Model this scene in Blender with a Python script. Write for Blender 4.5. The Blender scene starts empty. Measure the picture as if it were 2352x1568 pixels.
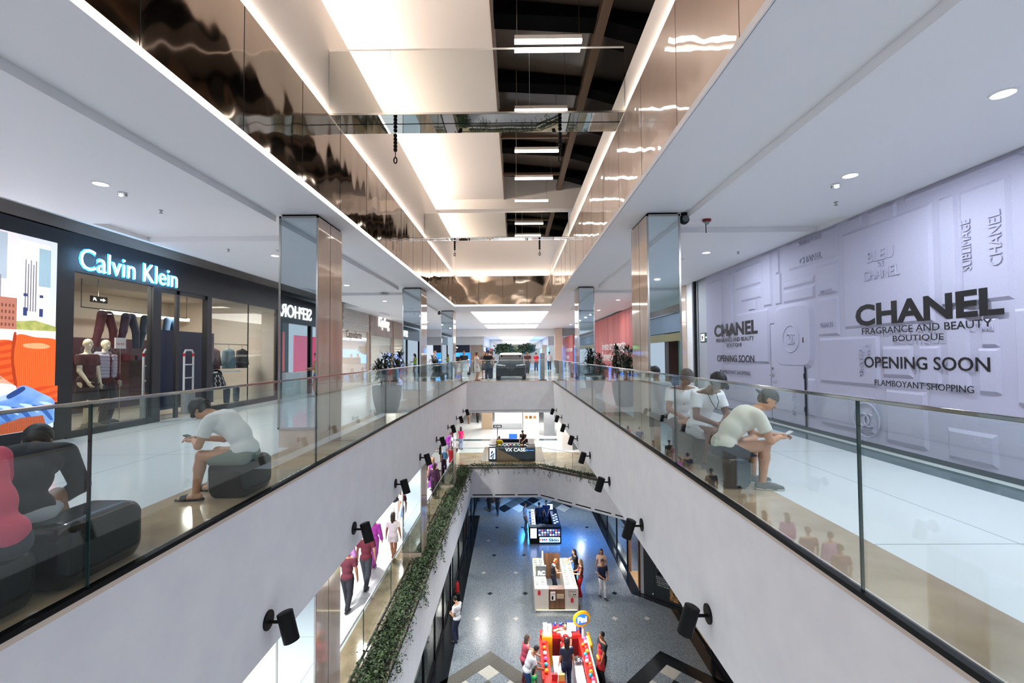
import bpy, bmesh, math, random
import numpy as np
from mathutils import Vector, Matrix
S = bpy.context.scene
COL = S.collection
random.seed(7)
PI = math.pi
# brightness of the lamps
EXPO = 0.7
WORLD = .56
COVE, DOWN, DOWN1, BLUE, LOW = 360, 39, 165, 200, 76
SPOT, SHOP, GLOW = 360, 66, 52
LAMP, TUBE, LED, LUM = 6, 7, 5, 2.6

# ---------------------------------------------------------------- camera, exposure, world
def make_camera():
    p, y, r = .0295, .0071, .0067
    R0 = Vector((math.cos(y), math.sin(y), 0))
    Fw = Vector((-math.sin(y) * math.cos(p), math.cos(y) * math.cos(p), math.sin(p)))
    U0 = R0.cross(Fw)
    R = R0 * math.cos(r) - U0 * math.sin(r)
    U = R0 * math.sin(r) + U0 * math.cos(r)
    cd = bpy.data.cameras.new('camera')
    cd.sensor_width = 36
    cd.lens = 36 * 1045 / 2352
    cd.clip_start = .05
    cd.clip_end = 300
    co = bpy.data.objects.new('camera', cd)
    COL.objects.link(co)
    m = Matrix((R, U, -Fw)).transposed().to_4x4()
    m.translation = (0, 0, 1.5)
    co.matrix_world = m
    S.camera = co
make_camera()
S.view_settings.view_transform = 'Standard'
S.view_settings.look = 'None'
S.view_settings.gamma = 1
S.view_settings.use_curve_mapping = False
S.view_settings.exposure = EXPO
S.cycles.max_bounces = 8
S.cycles.diffuse_bounces = 3
S.cycles.glossy_bounces = 5
S.cycles.transmission_bounces = 6
S.cycles.transparent_max_bounces = 20
S.cycles.caustics_reflective = False
S.cycles.caustics_refractive = False
S.cycles.sample_clamp_indirect = 6
S.cycles.adaptive_threshold = .015
W = bpy.data.worlds.new('world')
S.world = W
W.use_nodes = True
W.node_tree.nodes['Background'].inputs[0].default_value = (.80, .88, 1, 1)
W.node_tree.nodes['Background'].inputs[1].default_value = WORLD

def light(name, kind, loc, power, color=(1, 1, 1), size=.3, size_y=None, aim=(0, 0, -1), parent=None, spot=None, blend=.6):
    ld = bpy.data.lights.new(name, kind)
    ld.energy = power
    ld.color = color
    if kind == 'AREA':
        ld.size = size
        if size_y:
            ld.shape = 'RECTANGLE'
            ld.size_y = size_y
        else:
            ld.shape = 'DISK'
    else:
        ld.shadow_soft_size = size
    if spot:
        ld.spot_size = spot
        ld.spot_blend = blend
    o = bpy.data.objects.new(name, ld)
    COL.objects.link(o)
    o.rotation_euler = Vector(aim).to_track_quat('-Z', 'Y').to_euler()
    o.location = loc
    if parent:
        o.parent = parent
        o.location = Vector(loc) - wpos(parent)
    return o

def wpos(o):
    v = Vector((0, 0, 0))
    while o:
        v += o.location
        o = o.parent
    return v

# large lights that belong to the place: cove of the roof well, luminous ceilings, shop ceilings
CL0 = -2.926
WARM = (1, .86, .74)
COOL = (.82, .9, 1)
light('cove_light', 'AREA', (-3.2, 5, 7.0), COVE, WARM, 24, .16, (.5, 0, .85))
light('well_glow', 'AREA', (CL0 + .05, 7.2, 5.335), GLOW, WARM, 29, .05, (-.15, 0, 1))
light('well_glow', 'AREA', (1.7, 7.2, 5.335), GLOW * .6, WARM, 29, .05, (.15, 0, 1))
light('well_glow', 'AREA', (-.6, 21.88, 5.335), GLOW * .35, WARM, 4.4, .05, (0, .15, 1))
DL_L = [(-5.4, y) for y in (-7.1, -2.8, 1.5, 5.84, 10.15, 14.5, 18.8, 23.1)]
DL_R = [(4.31, y) for y in (-7.1, -2.8, 1.4, 3.97, 5.8, 10.2, 14.6, 19, 23.4)]
for xx, yy in DL_L + DL_R:
    light('corridor_light', 'AREA', (xx, yy, 3.752), DOWN, COOL, .15)
for yy in (5, 11, 17, 23):
    light('gallery_light', 'AREA', (-5.6, yy, -1.9), DOWN1, (1, .97, .94), .4)
for yy in (33, 39, 46):
    light('gallery_light', 'AREA', (-2.5, yy, -1.9), DOWN1 * .7, (1, .95, .9), .4)
    light('gallery_light', 'AREA', (3, yy, -1.9), DOWN1 * .7, (1, .95, .9), .4)
light('blue_light', 'AREA', (3.4, 28.5, -7.6), BLUE, (.05, .3, 1), .8)
light('blue_light', 'AREA', (.6, 34.5, -7.6), BLUE * .6, (.05, .35, 1), .4)
light('hall_light', 'AREA', (1.2, 33, -7.6), LOW, (.9, .95, 1), .4)
light('hall_light', 'AREA', (4.6, 33, -7.6), LOW * .5, (.8, .9, 1), .4)

# ---------------------------------------------------------------- helpers
def lin(h):
    if not isinstance(h, str):
        return tuple(h) + (1,)
    h = h.lstrip('#')
    out = []
    for i in (0, 2, 4):
        c = int(h[i:i + 2], 16) / 255
        out.append(c / 12.92 if c <= .04045 else ((c + .055) / 1.055) ** 2.4)
    return tuple(out) + (1,)

MATS = {}
def mat(name, col='808080', rough=.5, metal=0, emit=0, ecol=None, spec=.5, coat=0):
    if name in MATS:
        return MATS[name]
    m = bpy.data.materials.new(name)
    m.use_nodes = True
    b = m.node_tree.nodes['Principled BSDF']
    b.inputs['Base Color'].default_value = lin(col)
    b.inputs['Roughness'].default_value = rough
    b.inputs['Metallic'].default_value = metal
    b.inputs['Specular IOR Level'].default_value = spec
    b.inputs['Coat Weight'].default_value = coat
    if emit:
        b.inputs['Emission Color'].default_value = lin(ecol or col)
        b.inputs['Emission Strength'].default_value = emit
    MATS[name] = m
    return m

def cmat(col, rough=.8, metal=0):
    return mat('paint_%s_%d_%d' % (col, rough * 100, metal * 100), col, rough, metal)

def node(m, kind, **kw):
    n = m.node_tree.nodes.new(kind)
    for k, v in kw.items():
        if k in n.inputs.keys():
            n.inputs[k].default_value = v
        else:
            setattr(n, k, v)
    return n

def link(m, a, ao, b, bi):
    m.node_tree.links.new(a.outputs[ao], b.inputs[bi])

def noisy(m, scale, c1, c2, lo=.35, hi=.65, detail=4, vec=(1, 1, 1), bump=0, dist=.01, noise2=None):
    """mix two colours by a noise in object space"""
    b = m.node_tree.nodes['Principled BSDF']
    tc = node(m, 'ShaderNodeTexCoord')
    mp = node(m, 'ShaderNodeMapping')
    mp.inputs['Scale'].default_value = vec
    link(m, tc, 'Object', mp, 'Vector')
    n = node(m, 'ShaderNodeTexNoise', Scale=scale, Detail=detail)
    link(m, mp, 'Vector', n, 'Vector')
    r = node(m, 'ShaderNodeValToRGB')
    r.color_ramp.elements[0].position = lo
    r.color_ramp.elements[1].position = hi
    r.color_ramp.elements[0].color = lin(c1)
    r.color_ramp.elements[1].color = lin(c2)
    link(m, n, 'Fac', r, 'Fac')
    link(m, r, 'Color', b, 'Base Color')
    if bump:
        bp = node(m, 'ShaderNodeBump', Strength=bump, Distance=dist)
        link(m, n, 'Fac', bp, 'Height')
        link(m, bp, 'Normal', b, 'Normal')
    return m

def brick(m, c1, c2, mortar, w, h, gap=.004, off=0, rot=None, scale=1):
    b = m.node_tree.nodes['Principled BSDF']
    tc = node(m, 'ShaderNodeTexCoord')
    mp = node(m, 'ShaderNodeMapping')
    if rot:
        mp.inputs['Rotation'].default_value = rot
    link(m, tc, 'Object', mp, 'Vector')
    t = node(m, 'ShaderNodeTexBrick', Scale=scale)
    t.offset = off
    t.inputs['Color1'].default_value = lin(c1)
    t.inputs['Color2'].default_value = lin(c2)
    t.inputs['Mortar'].default_value = lin(mortar)
    t.inputs['Brick Width'].default_value = w
    t.inputs['Row Height'].default_value = h
    t.inputs['Mortar Size'].default_value = gap
    t.inputs['Mortar Smooth'].default_value = 0
    link(m, mp, 'Vector', t, 'Vector')
    link(m, t, 'Color', b, 'Base Color')
    return m

def wavy(m, scale, strength, dist, vec=(1, 1, 1)):
    b = m.node_tree.nodes['Principled BSDF']
    tc = node(m, 'ShaderNodeTexCoord')
    mp = node(m, 'ShaderNodeMapping')
    mp.inputs['Scale'].default_value = vec
    link(m, tc, 'Object', mp, 'Vector')
    n = node(m, 'ShaderNodeTexNoise', Scale=scale, Detail=2)
    link(m, mp, 'Vector', n, 'Vector')
    bp = node(m, 'ShaderNodeBump', Strength=strength, Distance=dist)
    link(m, n, 'Fac', bp, 'Height')
    link(m, bp, 'Normal', b, 'Normal')
    return m

def glass(name, tint=(.93, .98, .96), ior=1.5, rough=0, boost=1.0):
    """clear pane: mirror reflection by the angle of view, the rest passes straight through, slightly tinted"""
    if name in MATS:
        return MATS[name]
    m = bpy.data.materials.new(name)
    m.use_nodes = True
    nt = m.node_tree
    nt.nodes.clear()
    out = nt.nodes.new('ShaderNodeOutputMaterial')
    mx = nt.nodes.new('ShaderNodeMixShader')
    tr = nt.nodes.new('ShaderNodeBsdfTransparent')
    gl = nt.nodes.new('ShaderNodeBsdfGlossy')
    fr = nt.nodes.new('ShaderNodeLayerWeight')
    fr.inputs[0].default_value = .5
    pw = nt.nodes.new('ShaderNodeMath')
    pw.operation = 'POWER'
    pw.inputs[1].default_value = 5
    ma = nt.nodes.new('ShaderNodeMath')
    ma.operation = 'MULTIPLY_ADD'
    f0 = ((ior - 1) / (ior + 1)) ** 2
    ma.inputs[1].default_value = 1 - f0
    ma.inputs[2].default_value = f0
    nt.links.new(fr.outputs['Facing'], pw.inputs[0])
    nt.links.new(pw.outputs[0], ma.inputs[0])
    tr.inputs[0].default_value = tint + (1,)
    gl.inputs['Roughness'].default_value = rough
    gl.inputs['Color'].default_value = (.95, 1, 1, 1)
    nt.links.new(ma.outputs[0], mx.inputs[0])
    nt.links.new(tr.outputs[0], mx.inputs[1])
    nt.links.new(gl.outputs[0], mx.inputs[2])
    nt.links.new(mx.outputs[0], out.inputs[0])
    MATS[name] = m
    return m

class MB:
    def __init__(s):
        s.v, s.f, s.mi, s.m = [], [], [], 0
    def add(s, vs, fs):
        o = len(s.v)
        s.v += [tuple(v) for v in vs]
        s.f += [tuple(i + o for i in f) for f in fs]
        s.mi += [s.m] * len(fs)
        return s
    def box(s, x0, x1, y0, y1, z0, z1):
        x0, x1 = sorted((x0, x1)); y0, y1 = sorted((y0, y1)); z0, z1 = sorted((z0, z1))
        vs = [(x, y, z) for z in (z0, z1) for y in (y0, y1) for x in (x0, x1)]
        return s.add(vs, [(0, 2, 3, 1), (4, 5, 7, 6), (0, 1, 5, 4), (2, 6, 7, 3), (0, 4, 6, 2), (1, 3, 7, 5)])
    def obox(s, c, half, M=None):
        M = M or Matrix.Identity(3)
        c = Vector(c)
        vs = [c + M @ Vector((x * half[0], y * half[1], z * half[2])) for z in (-1, 1) for y in (-1, 1) for x in (-1, 1)]
        return s.add(vs, [(0, 2, 3, 1), (4, 5, 7, 6), (0, 1, 5, 4), (2, 6, 7, 3), (0, 4, 6, 2), (1, 3, 7, 5)])
    def tube(s, pts, r, n=10, caps=True):
        pts = [Vector(p) for p in pts]
        rs = r if isinstance(r, (list, tuple)) else [r] * len(pts)
        rings = []
        prev = None
        for i, p in enumerate(pts):
            t = (pts[min(i + 1, len(pts) - 1)] - pts[max(i - 1, 0)]).normalized()
            if prev is None:
                a = t.orthogonal().normalized()
            else:
                a = prev - t * prev.dot(t)
                a = a.normalized() if a.length > 1e-6 else t.orthogonal().normalized()
            prev = a
            b = t.cross(a)
            rings.append([p + (a * math.cos(2 * PI * k / n) + b * math.sin(2 * PI * k / n)) * rs[i] for k in range(n)])
        vs = [v for g in rings for v in g]
        fs = []
        for i in range(len(pts) - 1):
            for k in range(n):
                k2 = (k + 1) % n
                fs.append((i * n + k, i * n + k2, (i + 1) * n + k2, (i + 1) * n + k))
        if caps:
            fs.append(tuple(range(n))[::-1])
            fs.append(tuple((len(pts) - 1) * n + k for k in range(n)))
        return s.add(vs, fs)
    def cyl(s, a, b, r, r2=None, n=20):
        return s.tube([a, b], [r, r if r2 is None else r2], n)
    def lathe(s, prof, c=(0, 0, 0), n=24, sy=1):
        vs = []
        for r, z in prof:
            vs += [(c[0] + r * math.cos(2 * PI * k / n), c[1] + sy * r * math.sin(2 * PI * k / n), c[2] + z) for k in range(n)]
        fs = []
        for i in range(len(prof) - 1):
            for k in range(n):
                k2 = (k + 1) % n
                fs.append((i * n + k, i * n + k2, (i + 1) * n + k2, (i + 1) * n + k))
        fs.append(tuple(range(n))[::-1])
        fs.append(tuple((len(prof) - 1) * n + k for k in range(n)))
        return s.add(vs, fs)
    def prism(s, poly, z0, z1, fn=None):
        """extrude a 2d polygon; fn maps (u, v, w) to the world"""
        fn = fn or (lambda u, v, w: (u, v, w))
        n = len(poly)
        ar = sum(poly[i][0] * poly[(i + 1) % n][1] - poly[(i + 1) % n][0] * poly[i][1] for i in range(n))
        if ar < 0:
            poly = poly[::-1]
        vs = [fn(u, v, z0) for u, v in poly] + [fn(u, v, z1) for u, v in poly]
        fs = [tuple(range(n))[::-1], tuple(range(n, 2 * n))]
        fs += [(i, (i + 1) % n, n + (i + 1) % n, n + i) for i in range(n)]
        return s.add(vs, fs)
    def ball(s, c, r, n=12, m=8):
        r = (r, r, r) if not isinstance(r, (tuple, list)) else r
        vs = [(c[0], c[1], c[2] - r[2])]
        for i in range(1, m):
            t = PI * i / m
            vs += [(c[0] + r[0] * math.sin(t) * math.cos(2 * PI * k / n), c[1] + r[1] * math.sin(t) * math.sin(2 * PI * k / n), c[2] - r[2] * math.cos(t)) for k in range(n)]
        vs.append((c[0], c[1], c[2] + r[2]))
        fs = [(0, 1 + (k + 1) % n, 1 + k) for k in range(n)]
        for i in range(m - 2):
            for k in range(n):
                k2 = (k + 1) % n
                fs.append((1 + i * n + k, 1 + i * n + k2, 1 + (i + 1) * n + k2, 1 + (i + 1) * n + k))
        L = len(vs) - 1
        fs += [(L, 1 + (m - 2) * n + k, 1 + (m - 2) * n + (k + 1) % n) for k in range(n)]
        return s.add(vs, fs)
    def quad(s, a, b, c, d):
        return s.add([a, b, c, d], [(0, 1, 2, 3)])
    def build(s, name, m, parent=None, at=None, local=False, smooth=False, bevel=0, seg=2, kind=None):
        off = Vector((0, 0, 0))
        if parent and not local:
            off = wpos(parent)
        elif at is not None:
            off = Vector(at)
        me = bpy.data.meshes.new(name)
        me.from_pydata([tuple(Vector(v) - off) for v in s.v], [], s.f)
        for k in (m if isinstance(m, (list, tuple)) else [m]):
            me.materials.append(k)
        me.polygons.foreach_set('material_index', s.mi)
        if smooth:
            me.polygons.foreach_set('use_smooth', [True] * len(me.polygons))
            if smooth != 'all':
                me.set_sharp_from_angle(angle=math.radians(40))
        me.update()
        return put(name, me, parent, None if parent else off, bevel, seg, kind)

def put(name, me, parent=None, at=None, bevel=0, seg=2, kind=None):
    o = bpy.data.objects.new(name, me)
    COL.objects.link(o)
    if parent:
        o.parent = parent
    elif at is not None:
        o.location = at
    if bevel:
        bv = o.modifiers.new('bevel', 'BEVEL')
        bv.width = bevel
        bv.segments = seg
        bv.limit_method = 'ANGLE'
    if kind:
        o['kind'] = kind
    return o

def box(name, m, x0, x1, y0, y1, z0, z1, parent=None, bevel=0, kind=None, at=None, local=False):
    if parent is None and at is None:
        at = ((x0 + x1) / 2, (y0 + y1) / 2, min(z0, z1))
    return MB().box(x0, x1, y0, y1, z0, z1).build(name, m, parent, at=at, bevel=bevel, kind=kind, local=local)

def struct(name, m, *b, bevel=0):
    return box(name, m, *b, bevel=bevel, kind='structure')

def tag(o, label, cat, group=None, kind=None):
    o['label'] = label
    o['category'] = cat
    if group:
        o['group'] = group
    if kind:
        o['kind'] = kind
    return o

def thing(name, label, cat, loc=(0, 0, 0), rotz=0, group=None):
    o = bpy.data.objects.new(name, None)
    COL.objects.link(o)
    o.empty_display_size = .1
    o.location = loc
    o.rotation_euler = (0, 0, rotz)
    return tag(o, label, cat, group)

def dup(root, loc, rotz=None, label=None, group=None, scale=None):
    r = root.copy()
    COL.objects.link(r)
    r.location = loc
    if rotz is not None:
        r.rotation_euler = (0, 0, rotz)
    if scale:
        r.scale = scale
    if label:
        r['label'] = label
    if group:
        r['group'] = group
    for ch in list(root.children):
        c = ch.copy()
        COL.objects.link(c)
        c.parent = r
        for g in list(ch.children):
            d = g.copy()
            COL.objects.link(d)
            d.parent = c
    return r

def text(s, name, m, parent, p0, right, up, width=None, height=None, depth=.01, bold=0, mirror=False, local=False, space=1.0):
    """lettering as a mesh: p0 is the lower left corner, right / up are unit vectors"""
    cu = bpy.data.curves.new('lettering', 'FONT')
    cu.body = s
    cu.extrude = .5
    cu.resolution_u = 3
    cu.space_character = space
    if bold:
        cu.offset = bold
    ob = bpy.data.objects.new('lettering', cu)
    me = bpy.data.meshes.new_from_object(ob)
    bpy.data.objects.remove(ob)
    bpy.data.curves.remove(cu)
    co = np.empty(len(me.vertices) * 3)
    me.vertices.foreach_get('co', co)
    co = co.reshape(-1, 3)
    lo, hi = co.min(0), co.max(0)
    co = co - lo
    ext = hi - lo
    sx = width / ext[0] if width else height / ext[1]
    sy = height / ext[1] if height else width / ext[0]
    r, u = Vector(right).normalized(), Vector(up).normalized()
    n = r.cross(u)
    off = Vector(p0) - (Vector((0, 0, 0)) if local or not parent else wpos(parent))
    A = np.array([list(r * sx), list(u * sy), list(n * depth)])
    co = co @ A + np.array(list(off))
    me.vertices.foreach_set('co', co.ravel())
    me.materials.clear()
    me.materials.append(m)
    me.update()
    me.name = name
    return put(name, me, parent)

# ---------------------------------------------------------------- implicit surfaces for people and soft shapes
def _v(a):
    return np.array(a, float)

def cone(a, b, ra, rb, k=.02, flat=False):
    return ('cone', _v(a), _v(b), ra, rb, k, flat)

def ell(c, r, k=.02, up=None, fw=None, op='+'):
    """ellipsoid; radii along right, forward, up"""
    R = np.eye(3)
    if up is not None or fw is not None:
        u = _v(up if up is not None else (0, 0, 1))
        u = u / np.linalg.norm(u)
        f = _v(fw if fw is not None else (0, 1, 0))
        f = f - u * (f @ u)
        f = f / np.linalg.norm(f)
        R = np.array([np.cross(f, u), f, u])
    return ('ell', _v(c), _v(r), R, k, op)

def rbox(c, h, rd=.02, k=.01, op='+'):
    return ('box', _v(c), _v(h), rd, k, op)

def sdf(prims, vox, cuts=()):
    lo = np.full(3, 1e9)
    hi = -lo
    bb = []
    for p in prims:
        if p[0] == 'cone':
            r = max(p[3], p[4])
            l, h = np.minimum(p[1], p[2]) - r, np.maximum(p[1], p[2]) + r
        elif p[0] == 'ell':
            l, h = p[1] - p[2].max(), p[1] + p[2].max()
        else:
            l, h = p[1] - p[2] - p[3], p[1] + p[2] + p[3]
        bb.append((l, h))
        if p[-1] != '-':
            lo, hi = np.minimum(lo, l), np.maximum(hi, h)
    lo -= 3 * vox
    hi += 3 * vox
    n = np.ceil((hi - lo) / vox).astype(int) + 1
    d = np.full(n, 1., np.float32)
    ax = [lo[i] + vox * np.arange(n[i]) for i in range(3)]
    for p, (l, h) in zip(prims, bb):
        k = p[5] if p[0] == 'cone' else p[4]
        mg = k + 3 * vox
        i0 = np.clip(np.floor((l - mg - lo) / vox).astype(int), 0, n)
        i1 = np.clip(np.ceil((h + mg - lo) / vox).astype(int) + 1, 0, n)
        if (i1 <= i0).any():
            continue
        X = ax[0][i0[0]:i1[0]][:, None, None]
        Y = ax[1][i0[1]:i1[1]][None, :, None]
        Z = ax[2][i0[2]:i1[2]][None, None, :]
        if p[0] == 'cone':
            a, b, ra, rb = p[1:5]
            ab = b - a
            L = max(ab @ ab, 1e-9)
            t = ((X - a[0]) * ab[0] + (Y - a[1]) * ab[1] + (Z - a[2]) * ab[2]) / L
            tc = np.clip(t, 0, 1)
            q = np.sqrt((X - a[0] - tc * ab[0]) ** 2 + (Y - a[1] - tc * ab[1]) ** 2 + (Z - a[2] - tc * ab[2]) ** 2) - (ra + (rb - ra) * tc)
            if p[6]:
                q = np.maximum(q, (t - 1) * math.sqrt(L))
        elif p[0] == 'ell':
            c, r, R = p[1:4]
            x, y, z = X - c[0], Y - c[1], Z - c[2]
            u = [(x * R[i][0] + y * R[i][1] + z * R[i][2]) / r[i] for i in range(3)]
            k0 = np.sqrt(u[0] ** 2 + u[1] ** 2 + u[2] ** 2) + 1e-9
            k1 = np.sqrt((u[0] / r[0]) ** 2 + (u[1] / r[1]) ** 2 + (u[2] / r[2]) ** 2) + 1e-9
            q = k0 * (k0 - 1) / k1
        else:
            c, hf, rd = p[1:4]
            dx, dy, dz = np.abs(X - c[0]) - hf[0] + rd * 0, np.abs(Y - c[1]) - hf[1], np.abs(Z - c[2]) - hf[2]
            q = np.sqrt(np.maximum(dx, 0) ** 2 + np.maximum(dy, 0) ** 2 + np.maximum(dz, 0) ** 2) + np.minimum(np.maximum(np.maximum(dx, dy), dz), 0) - rd
        s = d[i0[0]:i1[0], i0[1]:i1[1], i0[2]:i1[2]]
        if p[-1] == '-':
            s[...] = np.maximum(s, -q)
        else:
            hh = np.maximum(k - np.abs(s - q), 0) / k
            s[...] = np.minimum(s, q) - hh * hh * k / 4
    for pt, nm in cuts:
        pt, nm = _v(pt), _v(nm)
        nm = nm / np.linalg.norm(nm)
        q = (ax[0][:, None, None] - pt[0]) * nm[0] + (ax[1][None, :, None] - pt[1]) * nm[1] + (ax[2][None, None, :] - pt[2]) * nm[2]
        d = np.maximum(d, q)
    d[0] = d[-1] = 1
    d[:, 0] = d[:, -1] = 1
    d[:, :, 0] = d[:, :, -1] = 1
    return nets(d, lo, vox)

def nets(d, lo, vox):
    ins = d < 0
    nx, ny, nz = d.shape
    acc = np.zeros((nx - 1, ny - 1, nz - 1, 3), np.float32)
    cnt = np.zeros((nx - 1, ny - 1, nz - 1), np.float32)
    quads = []
    base = np.zeros((nx - 1, ny - 1, nz - 1), bool)
    cross = []
    for a in range(3):
        sl0 = [slice(None)] * 3
        sl1 = [slice(None)] * 3
        sl0[a] = slice(0, -1)
        sl1[a] = slice(1, None)
        A, B = d[tuple(sl0)], d[tuple(sl1)]
        ch = (A < 0) != (B < 0)
        idx = np.argwhere(ch)
        t = (A[ch] / (A[ch] - B[ch])).astype(np.float32)
        P = idx.astype(np.float32)
        P[:, a] += t
        b, c = (a + 1) % 3, (a + 2) % 3
        for db in (0, -1):
            for dc in (0, -1):
                q = idx.copy()
                q[:, b] += db
                q[:, c] += dc
                np.add.at(acc, (q[:, 0], q[:, 1], q[:, 2]), P)
                np.add.at(cnt, (q[:, 0], q[:, 1], q[:, 2]), 1)
        cross.append((idx, (A[ch] < 0), a))
    m = cnt > 0
    ids = np.full(cnt.shape, -1, int)
    ids[m] = np.arange(m.sum())
    V = acc[m] / cnt[m][:, None] * vox + lo
    F = []
    for idx, neg, a in cross:
        b, c = (a + 1) % 3, (a + 2) % 3
        def at(db, dc):
            q = idx.copy()
            q[:, b] += db
            q[:, c] += dc
            return ids[q[:, 0], q[:, 1], q[:, 2]]
        f = np.stack([at(-1, -1), at(0, -1), at(0, 0), at(-1, 0)], 1)
        f[~neg] = f[~neg][:, ::-1]
        F.append(f)
    return V, np.concatenate(F)

def blob(name, prims, vox, m, parent=None, at=None, cuts=(), local=True):
    V, F = sdf(prims, vox, cuts)
    off = np.zeros(3)
    if parent and not local:
        off = np.array(wpos(parent))
    elif at is not None:
        off = _v(at)
    me = bpy.data.meshes.new(name)
    me.vertices.add(len(V))
    me.vertices.foreach_set('co', (V - off).ravel())
    me.loops.add(len(F) * 4)
    me.loops.foreach_set('vertex_index', F.ravel().astype(np.int32))
    me.polygons.add(len(F))
    me.polygons.foreach_set('loop_start', np.arange(0, len(F) * 4, 4, dtype=np.int32))
    me.polygons.foreach_set('use_smooth', np.ones(len(F), bool))
    me.update(calc_edges=True)
    me.validate()
    me.materials.append(m)
    return put(name, me, parent, off if not parent else None)

# ---------------------------------------------------------------- materials
M_white = noisy(mat('white_paint', 'e9e9ec', .55), 3, 'e6e6ea', 'ececee')
M_ceil = mat('ceiling_paint', 'ecedf0', .6)
M_warmwhite = mat('roof_well_plaster', 'efe8e2', .6)
M_floor = brick(mat('white_floor_tile', 'e4e8ea', .1), 'dfe4e6', 'e3e7e9', '9aa2a6', 3.4, 3.4, .006)
M_marble = noisy(mat('beige_marble', 'b39c82', .09), 1.6, '9c866c', 'bda78c', .35, .68, 9, (1, 1, 1))
M_green = noisy(mat('green_stone', '4d6468', .1), 9, '3f5659', '5d7578')
M_stone = noisy(mat('polished_column_stone', 'c8b3a2', .06, 0, spec=.9), 2.2, 'bfa896', 'd6c3b3', .3, .7, 6, (1, 1, .3))
M_mirror = mat('mirror', 'c9d6dc', .01, 1)
M_steel = mat('stainless_steel', 'a9a6a2', .22, 1)
M_chrome = mat('chrome', 'd0d0d2', .08, 1)
M_bronze = wavy(mat('bronze_mirror_panel', 'b5a79b', .07, 1), .9, .6, .07, (.6, 1, .7))
M_bronze_lit = wavy(mat('bronze_panel_lit_side', 'cfb8a8', .38, .25, coat=1), 1.1, .4, .05, (.6, 1, .9))  # lit copy of the bronze: cove light on the right side put into the colour
M_bronze_lit.node_tree.links.new(M_bronze_lit.node_tree.nodes['Bump'].outputs[0], M_bronze_lit.node_tree.nodes['Principled BSDF'].inputs['Coat Normal'])
M_bronze_lit.node_tree.links.remove(M_bronze_lit.node_tree.nodes['Principled BSDF'].inputs['Normal'].links[0])
M_bmirror = wavy(mat('beam_mirror', 'dfe0dc', .012, 1), .8, .05, .03)
M_black = mat('black_metal', '08090a', .5, spec=.2)
M_blackm = mat('black_matte', '050506', .85, spec=.08)
M_black_gloss = mat('black_gloss', '0c0e12', .12)
M_dark = mat('charcoal', '1d2024', .55, spec=.25)
M_grey = mat('grey_paint', '8d9095', .5)
M_lgrey = mat('light_grey', 'c3c6ca', .5)
M_wood = noisy(mat('brown_wood', '6b4a34', .45), 6, '543824', '7c573d', vec=(1, 1, .08))
M_beam = mat('bronze_beam', '6d5542', .4)
M_lamp = mat('lamp_lens', 'ffffff', .4, 0, LAMP)
M_tube = mat('pendant_diffuser', 'ffffff', .4, 0, TUBE, 'fff4ea')
M_led = mat('led_profile', 'ffffff', .4, 0, LED, 'fff0e2')
M_lum = mat('luminous_ceiling', 'ffffff', .5, 0, LUM, 'fff6ee')
M_gran = noisy(mat('grey_granite', '6c7479', .22), 42, '454d53', '889095', .34, .66, 8)
M_tblack = mat('black_floor_tile', '15181b', .14)
M_tgrey = noisy(mat('olive_grey_floor_tile', '55534c', .15), 30, '4c4a44', '5e5c55')
M_tbeige = noisy(mat('beige_floor_tile', 'a8a49a', .15), 30, '9a968c', 'b4b0a6')
M_glass = glass('balustrade_glass', (.925, .968, .957), 1.52)
M_edge = mat('glass_edge', '1d3a3a', .1)
M_pane = glass('shop_glass', (.93, .95, .95), 1.45)
M_soil = mat('soil', '2a2119', .9)
M_leaf = noisy(mat('leaf_green', '33452a', .55), 5, '1f3018', '4d5f38')
M_leafd = noisy(mat('dark_leaf', '1f2c20', .4), 5, '141f16', '2f3f2c')
M_navy = mat('navy_panel', '16233f', .4)
M_cream = mat('cream_plastic', 'd9cdb0', .45)
M_red = mat('red_laminate', 'c2281f', .3)
M_yellow = mat('yellow_plastic', 'e6a417', .35)
M_roofglass = mat('night_roof_glass', '62574f', .22)
# ================================================================ the setting: three storeys around the void
L1, L0 = -5.6, -10.0
GL, GR = -2.784, 2.165            # edges of the upper void
YE, YN = 26.05, .35               # its far and near ends
CL, CR, YV = -2.926, 1.756, 21.95 # roof well
WLX, WRX = -8.34, 5.65
HC, ZL = 3.87, 3.77
STR = 'structure'

def slab(name, m, poly, z0, z1):
    return MB().prism(poly, z0, z1).build(name, m, kind=STR)
# upper storey floors
struct('floor_left', M_floor, -14, -3.72, -12, YE, -.2, 0)
struct('floor_left_border', M_marble, -3.72, GL - .06, -12, YE, -.2, 0)
struct('floor_right', M_floor, 2.8, 5.06, -12, YE, -.2, 0)
struct('floor_right_border', M_marble, GR + .06, 2.8, -12, YE, -.2, 0)
struct('floor_right_band', M_green, 5.06, 5.5, -12, YE, -.2, .0)
struct('floor_right_edge', M_floor, 5.5, 14, -12, YE, -.2, 0)
struct('floor_near', M_floor, GL - .06, GR + .06, -12, YN, -.2, 0)
struct('floor_far', M_floor, -14, 14, YE + .02, 95, -.2, 0)
struct('floor_far_border', M_marble, GL, GR, YE + .1, YE + .55, -.19, .004)
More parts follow.
